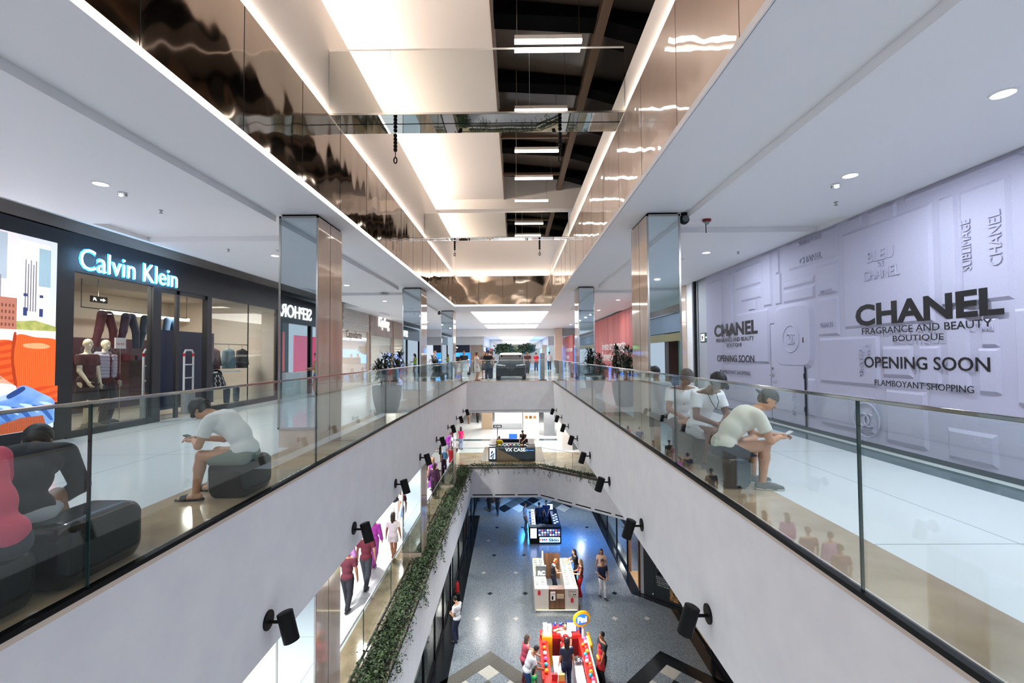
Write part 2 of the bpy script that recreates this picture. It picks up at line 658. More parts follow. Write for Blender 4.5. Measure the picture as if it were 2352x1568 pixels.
# void sides of the upper storey
M_fas = M_white
struct('wall_void_left', M_fas, GL - .3, GL, YN, YE, -1.795, -.075)
struct('wall_void_right', M_fas, GR, GR + .3, YN, YE, -1.795, -.075)
struct('wall_void_far', M_fas, GL - .3, GR + .3, YE, YE + .3, -1.62, -.03)
struct('wall_void_far_lip', M_fas, GL - .3, GR + .3, YE + .12, YE + .4, -1.8, -1.62)
struct('wall_void_near', M_fas, GL - .3, GR + .3, YN - .3, YN, -1.795, -.03)
M_trim = mat('cream_stone_trim', 'dcc9b8', .4)
struct('trim_left', M_trim, GL - .06, GL + .004, YN, YE, -.075, .0)
struct('trim_right', M_trim, GR - .004, GR + .06, YN, YE, -.075, .0)
struct('trim_far', M_trim, GL, GR, YE - .004, YE + .1, -.03, .003)
# ceilings of the upper storey
struct('ceiling_left', M_ceil, -7.25, CL - .012, -12, YE, HC, HC + .2)
struct('ceiling_right', M_ceil, CR + .012, 14, -12, YE, HC, HC + .2)
struct('ceiling_far', M_ceil, -14, 14, YV + .02, 41.6, HC + .005, HC + .2)
struct('ceiling_near', M_ceil, CL, CR, -12, -7.5, HC + .005, HC + .2)
struct('ceiling_left_shops', M_ceil, -14, -7.25, -12, YE, 4.1, 4.3)
struct('ceiling_slot_left', M_blackm, -7.66, -7.58, -12, 20, 4.085, 4.11)
struct('ceiling_slot_left_side', M_ceil, -7.27, -7.22, -12, YE, 3.79, 4.12)
for i, (a, b) in enumerate(((-12, -1.2), (0, 7.6), (8.85, 15.7), (17, 23.6))):
    struct('ceiling_panel_left', M_ceil, -7.2, -4.03, a, b, ZL, HC)
for i, (a, b) in enumerate(((-12, -1.2), (0, 7.6), (8.5, 15.7), (16.8, 23.6))):
    struct('ceiling_panel_right', M_ceil, 2.9, 5.66 if b > 8 else 8, a, b, ZL, HC)
struct('wall_right_above', M_ceil, 5.66, 5.78, 7.6, 8.5, 3.766, HC)
# roof well over the void
struct('wall_roof_well_left_panel', M_bronze, CL - .1, CL, -7.5, YV, 3.94, 5.32)
struct('wall_roof_well_right_panel', M_bronze_lit, CR, CR + .1, -7.5, YV, 3.94, 5.32)
struct('wall_roof_well_far_panel', M_bronze, CL, CR, YV, YV + .1, 3.95, 5.32)
for k in range(1, 4):
    x = CL + (CR - CL) * k / 4
    struct('trim_roof_panel_seam', M_dark, x - .006, x + .006, YV - .004, YV, 3.95, 5.32)
for k in range(0, 16):
    struct('trim_roof_panel_seam', M_dark, CL, CL + .003, k * 1.36 + .75, k * 1.36 + .756, 3.94, 5.32)
    struct('trim_roof_panel_seam', M_beam, CR - .003, CR, k * 1.36 + .75, k * 1.36 + .756, 3.94, 5.32)
struct('wall_roof_well_left', M_warmwhite, CL - .12, CL - .004, -7.5, YV, 5.32, 6.95)
struct('wall_roof_well_left_ledge', M_warmwhite, -3.45, CL - .12, -7.5, YV, 6.8, 6.95)
struct('wall_roof_well_left_back', M_warmwhite, -3.5, -3.4, -7.5, YV, 6.9, 7.8)
struct('wall_roof_well_right', M_warmwhite, CR + .004, CR + .12, -7.5, YV, 5.32, 5.87)
struct('wall_roof_well_right_back', M_blackm, 3.6, 3.7, -7.5, 17.6, 5.8, 8.6)
struct('wall_roof_well_right_ledge', M_blackm, CR + .1, 3.7, -7.5, 17.6, 5.7, 5.86)
struct('wall_roof_well_far', M_warmwhite, -3.5, 3.7, YV + .01, YV + .12, 5.32, 7.3)
struct('wall_roof_well_near', M_warmwhite, -3.5, 3.7, -7.6, -7.5, 3.9, 8.6)
struct('wall_roof_well_bulkhead', M_warmwhite, -3.5, 3.7, 17.36, 17.5, 7.12, 8.6)
struct('ceiling_roof_well_far', M_warmwhite, -3.5, 3.7, 17.5, YV + .1, 7.12, 7.3)
struct('ceiling_roof_well', M_warmwhite, -2.49, -.38, -7.5, 17.4, 7.5, 8.5)
struct('ceiling_roof_well_cove', M_warmwhite, -3.5, -2.49, -7.5, 17.4, 7.66, 7.9)
MB().prism([(-.38, 8.45), (3.7, 8.0), (3.7, 8.06), (-.38, 8.51)], -7.5, 17.4, lambda u, v, w: (u, w, v)).build('window_roof', M_roofglass, kind=STR)
for k in range(13):
    y = -6.6 + 1.9 * k
    MB().prism([(-.4, 8.1), (1.6, 7.98), (3.7, 7.4), (3.7, 7.9), (1.6, 8.2), (-.4, 8.4)], y, y + .42, lambda u, v, w: (u, w, v)).build('trim_roof_purlin', M_blackm, kind=STR)
for k in range(9):
    y = -6 + 2.75 * k
    struct('trim_roof_cross_bar', M_beam, -.4, 1.8, y, y + .07, 7.9, 7.98)
struct('trim_roof_beam', M_beam, 1.62, 1.8, -7.5, 17.38, 7.82, 8.02)
struct('trim_roof_well_edge', M_beam, -.4, -.372, -7.5, 17.38, 7.48, 7.53)
# white edge of the ceiling around the well, with the lit profile on the left and the far side
struct('trim_ceiling_edge_right', M_ceil, CR - .012, CR + .002, -7.5, YV, HC - .003, 3.935)
struct('trim_ceiling_edge_far', M_ceil, CL, CR, YV + .004, YV + .02, HC - .002, 3.945)
led = box('light_profile', M_led, CL - .004, CL + .008, -7.5, YV, HC + .006, 3.928)
tag(led, 'long bright light strip along the left edge of the ceiling opening', 'light strip')
led = box('light_profile', M_led, CL + .01, CR - .02, YV - .004, YV + .003, HC + .006, 3.94)
tag(led, 'bright light strip across the far end of the ceiling opening', 'light strip')

# columns: mirror on the face towards the camera, polished stone round the rest
def column(x0, x1, y0, y1, z0, z1, mirror_z, panels=2, wide=True):
    s = struct('column', M_stone, x0 + .012, x1 - .012, y0 + .02, y1, z0, z1 - .035)
    box('shadow_gap', M_blackm, x0 + .03, x1 - .03, y0 + .04, y1 - .02, z1 - .036, z1, s)
    f = MB()
    e = .03
    f.box(x0, x0 + e, y0, y0 + .03, mirror_z, z1 - .035).box(x1 - e, x1, y0, y0 + .03, mirror_z, z1 - .035)
    f.box(x0, x1, y0, y0 + .03, mirror_z, mirror_z + e).box(x0, x1, y0, y0 + .03, z1 - .065, z1 - .035)
    f.build('mirror_frame', M_steel, s)
    box('mirror', M_mirror, x0 + e, x1 - e, y0 + .008, y0 + .024, mirror_z + e, z1 - .065, s)
    xs = x1 - .012 if x1 < 0 else x0 + .012
    box('joint', M_dark, xs - .002, xs + .002, (y0 + y1) / 2 - .006, (y0 + y1) / 2 + .006, z0, z1 - .035, s)
for yc in (7.49, 15.78, 24.0):
    column(-3.92, -3.268, yc, yc + 1.07, 0, HC, .3)
    column(-3.92, -3.268, yc, yc + 1.07, L1, -1.8, L1 + .35)
for yc in (7.56, 15.84):
    column(2.21, 2.77, yc, yc + 1.07, 0, HC, .3)

# side walls of the upper storey
struct('wall_left', M_dark, WLX - .12, WLX - .02, 7.0, 8.42, .0, 3.86)
M_brown = noisy(mat('brown_stone_fascia', '6d6460', .4), 2, '5d5550', '7a716c', vec=(1, .2, 1))
struct('wall_left_fascia', M_brown, WLX - .3, WLX + .015, -12, 18.4, 3.88, 4.3)
struct('wall_right_return', mat('grey_wall', 'b3b6bd', .6), 5.75, 6.1, 13.46, 14.55, 0, 3.87)
struct('wall_right_post', M_dark, 5.62, 5.7, 14.28, 14.36, 0, HC)
struct('wall_right_white', M_white, 5.66, 6.1, 14.55, 15.0, 0, HC)
struct('wall_right_pier', M_stone, 5.62, 6.1, 15.0, 16.2, 0, HC)
struct('wall_right_back', M_white, 5.9, 6.1, 16.2, 18.6, 0, HC)
struct('wall_right_far', M_white, 5.8, 6, 33.5, 42, 0, HC)
struct('wall_outer_left', M_white, -14, -13.9, -12, 42, 0, 4.3)
struct('wall_outer_right', M_white, 13.9, 14, -12, 42, 0, 4.3)

# middle storey
E1 = -2.85
struct('floor_middle_left', M_floor, -12, -4.25, 1, 60, L1 - .2, L1)
struct('floor_middle_left_border', M_marble, -4.25, -3.55, 1, 28.96, L1 - .2, L1)
struct('floor_middle_far_border', M_marble, -4.25, 10, 28.96, 33.4, L1 - .2, L1 - .001)
struct('floor_middle_far', M_floor, -4.25, 10, 33.4, 60, L1 - .2, L1)
struct('floor_middle_band', M_green, -5, 10, 37.9, 38.7, L1 - .19, L1 + .002)
slab('floor_middle_chamfer', M_marble, [(1.52, 28.95), (6.36, 24.51), (6.36, 28.95)], L1 - .2, L1)
struct('floor_middle_right', M_floor, 6.3, 12, 1, 28.9, L1 - .2, L1)
struct('ceiling_middle_left', M_ceil, -12, GL - .3, 1, 60, -1.8, -1.7)
struct('ceiling_middle_far', M_ceil, GL - .3, 10, YE + .1, 60, -1.79, -1.7)
struct('ceiling_middle_right', M_ceil, GR + .3, 12, 1, YE + .1, -1.8, -1.7)
struct('wall_middle_left', M_white, -12.1, -12, 1, 60, L1, -1.7)
struct('wall_middle_right', M_white, 12, 12.1, 1, 60, L1, -1.7)
ZB = -7.45
struct('wall_middle_void_left', M_fas, E1 - .12, E1, 1, 28.9, ZB, -5.6)
struct('wall_middle_void_far', M_fas, E1 - .12, 1.45, 28.9, 29.02, ZB, -5.53)
def along(p, q, w):
    d = (Vector(q) - Vector(p)).normalized()
    n = Vector((-d.y, d.x)) * w
    return [p, q, (q[0] + n.x, q[1] + n.y), (p[0] + n.x, p[1] + n.y)]
CH0, CH1 = (1.45, 28.9), (6.3, 24.45)
slab('wall_middle_void_chamfer', M_fas, along(CH1, CH0, -.12), ZB, -5.53)
struct('wall_middle_void_right', M_fas, 6.3, 6.42, 1, 24.45, ZB, -5.5)
for k in range(3):
    x = E1 + .1 + k * 1.42
    struct('trim_air_slot', M_blackm, x, x + 1.25, 28.888, 28.9, ZB + .13, ZB + .19)
for k in range(5):
    a = Vector(CH0).lerp(Vector(CH1), .02 + k * .2)
    b = Vector(CH0).lerp(Vector(CH1), .18 + k * .2)
    d = (b - a).normalized()
    n = Vector((d.y, -d.x)) * .012
    n = n if n.y < 0 else -n
    MB().prism([tuple(a), tuple(b), tuple(b + n), tuple(a + n)], ZB + .13, ZB + .19).build('trim_air_slot', M_blackm, kind=STR)
struct('ceiling_ground_left', M_ceil, -12, E1 - .1, 1, 60, ZB - .02, ZB + .1)
struct('ceiling_ground_far', M_ceil, E1 - .1, 12, 29, 60, ZB - .02, ZB + .1)
slab('ceiling_ground_chamfer', M_ceil, [(1.45, 29.0), (6.4, 24.5), (12, 24.5), (12, 29.0)], ZB - .02, ZB + .1)
struct('ceiling_ground_right', M_ceil, 6.4, 12, 1, 24.5, ZB - .02, ZB + .1)
# ground storey
struct('floor_ground', M_gran, -12, 14, 2, 60, L0 - .2, L0)
def inlay(name, m, poly, z=.004):
    return MB().prism(poly, L0 - .02, L0 + z).build(name, m, kind=STR)
inlay('floor_ground_border_left', M_tblack, [(-3.2, 8), (-2.4, 8), (-2.62, 33), (-3.2, 33)])
inlay('floor_ground_border_right', M_tblack, [(5.5, 36), (5.5, 22.25), (6.95, 20.93), (6.95, 8), (8.3, 8), (8.3, 21.1), (5.95, 22.6), (5.95, 36)])
def lattice(cx, cy, n, s, dark, ring_in=('b', 'g'), skip=None):
    q = s / math.sqrt(2)
    for i in range(n):
        for j in range(n):
            r = min(i, j, n - 1 - i, n - 1 - j)
            x, y = cx + (i - j) * q, cy + (n - 1 - i - j) * q
            if r == 0:
                m = dark
            elif r == 1:
                m = M_tbeige if (i + j) % 2 == 0 else M_gran
            else:
                m = dark if (i + j) % 2 == 0 else M_tbeige
            if m is M_gran:
                continue
            g = q - .004
            inlay('floor_ground_tile', m, [(x, y + g), (x + g, y), (x, y - g), (x - g, y)])
lattice(-1.05, 16.05, 5, .56, M_tgrey)
lattice(5.53, 16.05, 5, .56, M_tblack)
for k, x in enumerate((-2, -.9, .2, 1.3, 2.4, 3.5)):
    for j in range(3):
        y = 36.4 - j * .95
        xx = x + (.55 if j % 2 else 0)
        m = (M_tblack, M_tbeige, M_tgrey)[(k + j) % 3]
        inlay('floor_ground_tile', m, [(xx, y + .9), (xx + .53, y), (xx, y - .9), (xx - .53, y)])
for x in (-1.4, .3, 4.6, 6.0):
    for k, y in enumerate((20.2, 24.4, 28.6)):
        for xx, yy, m in ((x - .35, y, M_tbeige), (x + .1, y + 2.1, M_tblack)):
            if m is M_tblack and xx > 4.9:
                continue
            if xx > 5.2 and y > 21:
                continue
            if xx > 5.2 and m is M_tblack:
                continue
            inlay('floor_ground_tile', m, [(xx, yy + .16), (xx + .14, yy), (xx, yy - .16), (xx - .14, yy)])
struct('wall_ground_far', M_dark, -12, 14, 58, 58.2, L0, ZB)
struct('wall_middle_far', M_white, -12, 12, 59, 59.2, L1, -1.7)
# ================================================================ balustrades, lamps and ceiling fittings
ORD = ['nearest the camera', 'second from the camera', 'third from the camera', 'fourth from the camera', 'fifth from the camera', 'sixth from the camera', 'seventh from the camera', 'farthest from the camera']

def balustrade(label, a, b, z0, z1, joints, rail=True, base=True, jw=.0045, cap=M_chrome):
    """glass panels standing in a black channel between two floor points"""
    a, b = Vector((a[0], a[1], 0)), Vector((b[0], b[1], 0))
    L = (b - a).length
    d = (b - a) / L
    n = Vector((-d.y, d.x, 0))
    M = Matrix((d, n, Vector((0, 0, 1)))).transposed()
    t = thing('glass_balustrade', label, 'railing', ((a.x + b.x) / 2, (a.y + b.y) / 2, z0))
    ts = [0] + joints + [L]
    for i in range(len(ts) - 1):
        c = a + d * (ts[i] + ts[i + 1]) / 2
        hl = (ts[i + 1] - ts[i]) / 2 - .006
        MB().obox((c.x, c.y, (z0 + z1) / 2 + .02), (hl, .009, (z1 - z0) / 2 - .02), M).build('glass_panel', M_glass, t)
    for j in joints:
        c = a + d * j
        MB().obox((c.x, c.y, (z0 + z1) / 2), (jw, .0105, (z1 - z0) / 2 - .01), M).build('panel_joint', M_edge, t)
    c = (a + b) / 2
    if rail:
        MB().obox((c.x, c.y, z1), (L / 2, .016, .012), M).build('handrail', cap, t, bevel=.004)
    if base:
        m = MB().obox((c.x, c.y, z0 + .006), (L / 2, .03, .018), M)
        m.build('base_channel', M_black, t)
    return t
balustrade('long glass balustrade along the left edge of the upper void', (GL + .02, YN), (GL + .02, YE), 0, 1.21, [2.6, 5.96, 9.35, 12.72, 16.05, 19.45, 22.85])
balustrade('long glass balustrade along the right edge of the upper void', (GR - .02, YN), (GR - .02, YE), 0, 1.21, [2.53, 5.81, 9.1, 12.45, 15.85, 19.15, 22.5])
balustrade('short glass balustrade across the far end of the void behind the car', (GL + .05, YE + .06), (GR - .05, YE + .06), 0, 1.2, [2.4], base=False)
balustrade('glass balustrade of the middle storey behind the first stone column', (-3.66, 1.5), (-3.66, 7.4), L1, L1 + 1.1, [2.9])
balustrade('glass balustrade of the middle storey between first and second stone columns', (-3.66, 8.6), (-3.66, 15.75), L1, L1 + 1.1, [2.4, 4.8])
balustrade('glass balustrade of the middle storey between second and third stone columns', (-3.66, 16.88), (-3.66, 23.97), L1, L1 + 1.1, [2.4, 4.8])
balustrade('short glass balustrade of the middle storey past its third stone column', (-3.66, 25.1), (-3.66, 29.5), L1, L1 + 1.1, [2.2])
balustrade('glass balustrade of the middle storey in front of the phone case kiosk', (-3.66, 29.6), (1.7, 29.6), L1, L1 + 1.1, [2.6])
balustrade('slanting glass balustrade of the middle storey on the right', (1.75, 29.58), (6.75, 25.0), L1, L1 + 1.1, [2.3, 4.6])

# black spotlights on the parapets
def wall_spot(label):
    t = thing('wall_spotlight', label, 'spotlight', group='black spotlights along the void parapets')
    MB().tube([(0, 0, 0), (.018, 0, 0)], .105, 24).build('wall_plate', M_black, t, local=True, smooth=True)
    MB().tube([(.015, 0, -.02), (.13, 0, -.02)], .018, 10).build('arm', M_black, t, local=True, smooth=True)
    ax = Vector((.28, -.05, -.95)).normalized()
    c = Vector((.225, 0, -.06))
    body = MB().tube([c - ax * .15, c - ax * .145, c + ax * .17, c + ax * .165], [.075, .085, .085, .07], 24).build('lamp_body', M_black, t, local=True, smooth=True)
    MB().tube([c + ax * .13, c + ax * .135], .068, 20).build('lens', mat('spot_lens', 'fff6e0', .3, 0, 3), body, local=True)
    return t
s0 = wall_spot('black wall spotlight on the left parapet, ' + ORD[0])
SPY = (5.15, 7.85, 10.55, 13.27, 16.0, 18.7, 21.4, 24.1)
for i, y in enumerate(SPY):
    for side in (0, 1):
        lab = 'black wall spotlight on the %s parapet, %s' % (('left', 'right')[side], ORD[i])
        loc = (GL, y, -1.44) if side == 0 else (GR, y + .1, -1.44)
        if i == 0 and side == 0:
            s0.location = loc
            o = s0
        else:
            o = dup(s0, loc, PI * side, lab)
        if i < 7:
            sx = 1 if side == 0 else -1
            light('spot_beam', 'SPOT', (loc[0] + sx * .29, loc[1] - .01 * sx, loc[2] - .24), SPOT, (.88, .94, 1), .06, None, (.28 * sx, -.05 * sx, -.95), None, 1.25, .5)

# recessed downlights of the upper ceiling
def downlight(label, loc):
    t = thing('downlight', label, 'downlight', loc, 0, 'recessed downlights of the upper ceiling')
    n = 28
    pr = [(.088, 0), (.1, 0), (.1, -.006), (.082, -.008), (.08, 0)]
    m = MB()
    vs = []
    for r, z in pr[:4]:
        vs += [(r * math.cos(2 * PI * k / n), r * math.sin(2 * PI * k / n), z) for k in range(n)]
    fs = [(i * n + k, i * n + (k + 1) % n, (i + 1) * n + (k + 1) % n, (i + 1) * n + k) for i in range(3) for k in range(n)]
    m.add(vs, fs).build('trim_ring', M_ceil, t, local=True)
    MB().cyl((0, 0, -.001), (0, 0, -.004), .082, n=n).build('lens', M_lamp, t, local=True)
    return t
near = {(-5.4, 5.84): 'round downlight in the left ceiling just above the smoke detector',
        (-5.4, 10.15): 'round downlight in the left ceiling beside the mirrored column',
        (4.31, 3.97): 'large round downlight in the right ceiling above the printed hoarding, near the picture edge',
        (4.31, 5.8): 'round downlight in the right ceiling beside the white smoke detector',
        (4.31, 10.2): 'round downlight in the right ceiling behind the red detector'}
WHERE = {14.5: 'short of the second column', 14.6: 'short of the second column', 18.8: 'beyond the second column', 19: 'beyond the second column', 23.1: 'where the void ends', 23.4: 'where the void ends'}
for x, y in DL_L + DL_R:
    side = 'left' if x < 0 else 'right'
    lab = near.get((x, y), 'round downlight in the %s ceiling %s' % (side, WHERE.get(y, 'above or behind the camera, outside the picture')))
    downlight(lab, (x, y, ZL - .001))
for k, (x, y) in enumerate(((-6.4, 26.8), (-4.6, 29), (-6.2, 32), (4.6, 26.9), (5.0, 31), (4.4, 36))):
    downlight('round downlight in the %s ceiling beyond the void, %s row' % ('left' if x < 0 else 'right', ('first', 'second', 'third')[k % 3]), (x, y, HC - .001))

def smoke(label, loc):
    t = thing('smoke_detector', label, 'smoke detector', loc)
    MB().lathe([(.055, -.0), (.055, -.012), (.05, -.02)], n=24).build('base', mat('detector_white', 'd9dadc', .4), t, local=True, smooth=True)
    MB().lathe([(.048, -.02), (.044, -.045), (.02, -.06), (.005, -.062)], n=24).build('head', mat('detector_white', 'd9dadc', .4), t, local=True, smooth=True)
    v = MB()
    for k in range(12):
        a = 2 * PI * k / 12
        v.obox((.047 * math.cos(a), .047 * math.sin(a), -.034), (.004, .004, .006), Matrix.Rotation(a, 3, 'Z'))
    v.build('vents', M_dark, t, local=True)
smoke('white smoke detector on the left ceiling below a downlight', (-5.4, 6.17, ZL))
smoke('white smoke detector on the right ceiling above the printed hoarding', (4.33, 6.1, ZL))
smoke('white smoke detector on the left ceiling beyond the first column', (-5.4, 14.0, ZL))

def sprinkler(label, loc):
    t = thing('sprinkler', label, 'sprinkler', loc, 0, 'ceiling sprinklers')
    MB().lathe([(.03, 0), (.03, -.004), (.012, -.006), (.01, -.035)], n=14).build('stem', M_steel, t, local=True, smooth=True)
    m = MB()
    m.lathe([(.026, -.045), (.026, -.048), (.004, -.05)], n=14)
    m.box(-.016, -.012, -.003, .003, -.046, -.02).box(.012, .016, -.003, .003, -.046, -.02)
    m.build('deflector', M_steel, t, local=True)
sprinkler('small sprinkler head on the left ceiling, the one nearest the camera', (-5.46, 6.93, ZL))
sprinkler('small sprinkler head on the left ceiling above the lit shop name', (-6.04, 9.5, ZL))
sprinkler('small sprinkler head on the right ceiling above the large embossed box', (4.85, 6.83, ZL))
sprinkler('small sprinkler head on the right ceiling right of the red detector', (5.0, 10.15, ZL))
for x, y, lab in ((3.95, 10.9, 'flat round ceiling speaker beside the right column'), (-5.0, 9.7, 'flat round ceiling speaker left of the first left column'), (-4.9, 16.9, 'flat round ceiling speaker between first and second left columns')):
    tag(MB().lathe([(.13, 0), (.13, -.006), (.12, -.008)], n=28).build('ceiling_speaker', M_lgrey, None, local=True), lab, 'speaker').location = (x, y, ZL)
t = thing('flame_detector', 'red and black detector hanging from the right ceiling by the column', 'detector', (3.4, 8.0, HC))
MB().lathe([(.075, 0), (.07, -.04), (.05, -.05)], n=20).build('base', mat('detector_red', '7c1f1d', .35), t, local=True, smooth=True)
MB().lathe([(.045, -.05), (.03, -.085), (.01, -.09)], n=20).build('lens', mat('detector_glass', '7fa0a8', .1), t, local=True, smooth=True)
MB().cyl((-.02, 0, -.06), (-.015, 0, -.24), .008, n=8).build('antenna', M_black, t, local=True)
for lab, loc in (('round black security camera at the top of the first right column', (2.86, 7.62, 3.76)), ('small black security camera by the third left column', (-4.0, 23.9, 3.72))):
    t = thing('security_camera', lab, 'camera', loc)
    MB().lathe([(.05, .11), (.05, .05), (.03, .03)], n=16).build('bracket', M_black, t, local=True)
    MB().ball((0, 0, 0), .085, 18, 12).build('body', M_black, t, local=True, smooth=True)
    MB().tube([(0, -.05, 0), (0, -.088, -.01)], [.06, .05], 18).build('lens_cover', mat('camera_glass', '565a60', .1), t, local=True)

# mirror clad beams with hoist chains
for k, (y0, y1) in enumerate(((7.06, 7.7), (14.65, 15.05))):
    t = thing('mirror_beam', ('mirror clad beam across the ceiling opening, the nearer of two', 'mirror clad beam across the ceiling opening, the farther of two')[k], 'beam', (-.6, (y0 + y1) / 2, 5.32))
    zt = 6.33 if k == 0 else 6.12
    x0, x1 = CL + .01, CR - .01
    if k:
        x0, x1 = CL + .01, CR - .01
    box('front_mirror', M_bmirror, x0, x1, y0, y0 + .012, 5.325, zt, t)
    box('rear_mirror', M_bmirror, x0, x1, y1 - .012, y1, 5.325, zt, t)
    box('soffit_mirror', M_bmirror, x0, x1, y0, y1, 5.315, 5.324, t)
    box('top_board', M_warmwhite, x0, x1, y0, y1, zt, zt + .03, t)
    ym = (y0 + y1) / 2
    box('soffit_joint', M_black, x0, x1, ym - .006, ym + .006, 5.31, 5.316, t)
    e = box('edge_trim', M_steel, x0, x1, y0 - .006, y0 + .006, 5.3, 5.33, t)
    for xx in (-1.95, .25):
        box('front_joint', M_grey, xx - .002, xx + .002, y0 - .002, y0, 5.33, zt, t)
    light('beam_glow', 'AREA', (-2.8, ym, 5.36), 2, WARM, .05) if 0 else None
def hoist(label, loc):
    t = thing('hoist_chain', label, 'chain', loc, 0, 'black hoist chains under the mirror beams')
    m = MB()
    for k in range(5):
        m.ball((0, 0, -.04 - .062 * k), (.034, .034, .036), 12, 8)
    m.build('beads', M_black, t, local=True, smooth=True)
    MB().cyl((0, 0, -.3), (0, 0, -.42), .007, n=8).build('rope', M_black, t, local=True)
    r = [(.026 * math.sin(a), 0, -.47 + .05 * math.cos(a)) for a in [2 * PI * k / 16 for k in range(17)]]
    MB().tube(r, .011, 8).build('hook', M_black, t, local=True, smooth=True)
hoist('black bead chain with hook hanging left under the nearer mirror beam', (-2.03, 7.68, 5.6 - .29))
hoist('black bead chain with hook hanging right under the nearer mirror beam', (.79, 7.68, 5.6 - .29))
hoist('black bead chain with hook hanging left under the farther mirror beam', (-1.99, 15.0, 5.31))
hoist('black bead chain with hook hanging right under the farther mirror beam', (.83, 15.0, 5.31))

# pendant light bars under the dark roof
def pendant(label, y):
    t = thing('pendant_light', label, 'pendant lamp', (.54, y, 6.4), 0, 'light bars hanging below the dark roof')
    box('housing', mat('pendant_housing', 'cfc8c2', .4), .02, 1.07, y - .03, y + .03, 6.405, 6.47, t)
    box('diffuser', M_tube, .02, 1.07, y - .032, y + .032, 6.36, 6.404, t)
    for x in (.06, 1.03):
        MB().cyl((x, y, 6.47), (x, y, 8.405 if x < .5 else 8.3), .004, n=6).build('cable', M_steel, t)
for y, lab in ((3.2, 'bright light bar above the camera under the dark roof'), (5.15, 'bright light bar before the nearer mirror beam, out above the camera'), (6.96, 'bright light bar hanging before the nearer mirror beam'), (9.0, 'bright light bar hidden just behind the nearer mirror beam'), (10.78, 'first bright light bar visible beyond the nearer mirror beam'), (12.48, 'second bright light bar beyond the nearer mirror beam'), (14.3, 'third bright light bar, right before the farther mirror beam')):
    pendant(lab, y)

# luminous ceilings of the far corridor
for i, (a, b) in enumerate(((24.9, 33.4), (35.8, 40.2))):
    t = thing('luminous_ceiling', 'large glowing white ceiling panel over the far corridor, the %s one' % ('nearer' if i == 0 else 'farther'), 'ceiling light', (-.3, (a + b) / 2, HC))
    box('diffuser', M_lum, -2.42, 1.83, a, b, HC - .012, HC + .004, t)
    box('frame', M_ceil, -.32, -.29, a, b, HC - .016, HC - .012, t)

# ---------------------------------------------------------------- greenery of the middle storey
def leaves(m, pts, size, rnd, droop=.3):
    for p in pts:
        a = rnd.uniform(0, 2 * PI)
        tl = rnd.uniform(-.5, .9)
        s = size * rnd.uniform(.6, 1.3)
        d = Vector((math.cos(a) * math.cos(tl), math.sin(a) * math.cos(tl), math.sin(tl) - droop)).normalized()
        n = d.cross(Vector((rnd.uniform(-1, 1), rnd.uniform(-1, 1), rnd.uniform(-1, 1)))).normalized()
        p = Vector(p)
        m.add([p, p + d * s * .5 + n * s * .28, p + d * s, p + d * s * .5 - n * s * .28], [(0, 1, 2, 3)])
def trough(label, a, b, w, nleaf, seed):
    rnd = random.Random(seed)
    A, B = Vector((a[0], a[1], 0)), Vector((b[0], b[1], 0))
    L = (B - A).length
    d = (B - A) / L
    n = Vector((-d.y, d.x, 0))      # away from the void
    M = Matrix((d, n, Vector((0, 0, 1)))).transposed()
    c = (A + B) / 2 + n * w / 2
    t = thing('planter_trough', label, 'planter', (c.x, c.y, L1 - .1))
    m = MB()
    m.obox((c.x - n.x * (w / 2 - .03), c.y - n.y * (w / 2 - .03), L1 + .01), (L / 2, .03, .07), M)
    m.obox((c.x + n.x * (w / 2 - .03), c.y + n.y * (w / 2 - .03), L1 + .01), (L / 2, .03, .07), M)
    m.build('rim', mat('planter_rim', '6f675c', .7), t)
    MB().obox((c.x, c.y, L1 + .03), (L / 2, w / 2 - .06, .03), M).build('soil', M_soil, t)
    f = MB()
    pts = []
    for _ in range(nleaf):
        u, v = rnd.uniform(0, L), rnd.gauss(.5, .24)
        v = min(max(v, .0), 1.05)
        hgt = .08 + .16 * (1 - abs(v - .5) * 1.6) * rnd.random()
        q = A + d * u + n * (w * v)
        pts.append((q.x, q.y, L1 + .03 + hgt))
    leaves(f, pts, .085, rnd)
    strands = MB()
    for _ in range(int(L * 9)):
        u = rnd.uniform(0, L)
        side = rnd.random() < .62
        q = A + d * u + n * (w * (.04 if side else .98))
        x, y, z = q.x, q.y, L1 + .14
        o = n * ((-.05 if side else .05) * (1 if w > 0 else -1))
        ln = rnd.uniform(.15, .75) if side else rnd.uniform(.05, .3)
        prev = Vector((x, y, z))
        P = []
        for k in range(max(2, int(ln / .05))):
            prev = prev + Vector((o.x * .6 / (k + 1) + rnd.uniform(-.03, .03), o.y * .6 / (k + 1) + rnd.uniform(-.03, .03), -.05 if k else .03))
            P += [prev + Vector((rnd.uniform(-.03, .03), rnd.uniform(-.03, .03), rnd.uniform(-.02, .02))) for _ in range(3)]
        leaves(strands, P, .065, rnd, .5)
    for _ in range(int(L * 5)):
        u = rnd.uniform(0, L)
        q = A + d * u + n * (w * rnd.uniform(.2, 1))
        z = L1 + .12
        P = []
        for k in range(int(rnd.uniform(3, 9))):
            z += .045
            P.append((q.x + rnd.uniform(-.05, .05), q.y + rnd.uniform(-.05, .05), z))
            P.append((q.x + rnd.uniform(-.05, .05), q.y + rnd.uniform(-.05, .05), z))
        leaves(strands, P, .055, rnd, -.1)
    o = f.build('creeping_plants', M_leaf, t)
    o['kind'] = 'stuff'
    o = strands.build('trailing_stems', M_leaf, t)
    o['kind'] = 'stuff'
trough('long planter of creeping plants along the left edge of the middle storey', (E1, 1.5), (E1, 28.75), .7, 20000, 3)
trough('straight planter with thin plants in front of the phone case kiosk', (1.45, 28.9), (E1, 28.9), -.34, 700, 4)
trough('slanting planter with thin plants at the far right of the middle storey', CH1, CH0, -.34, 1200, 5)

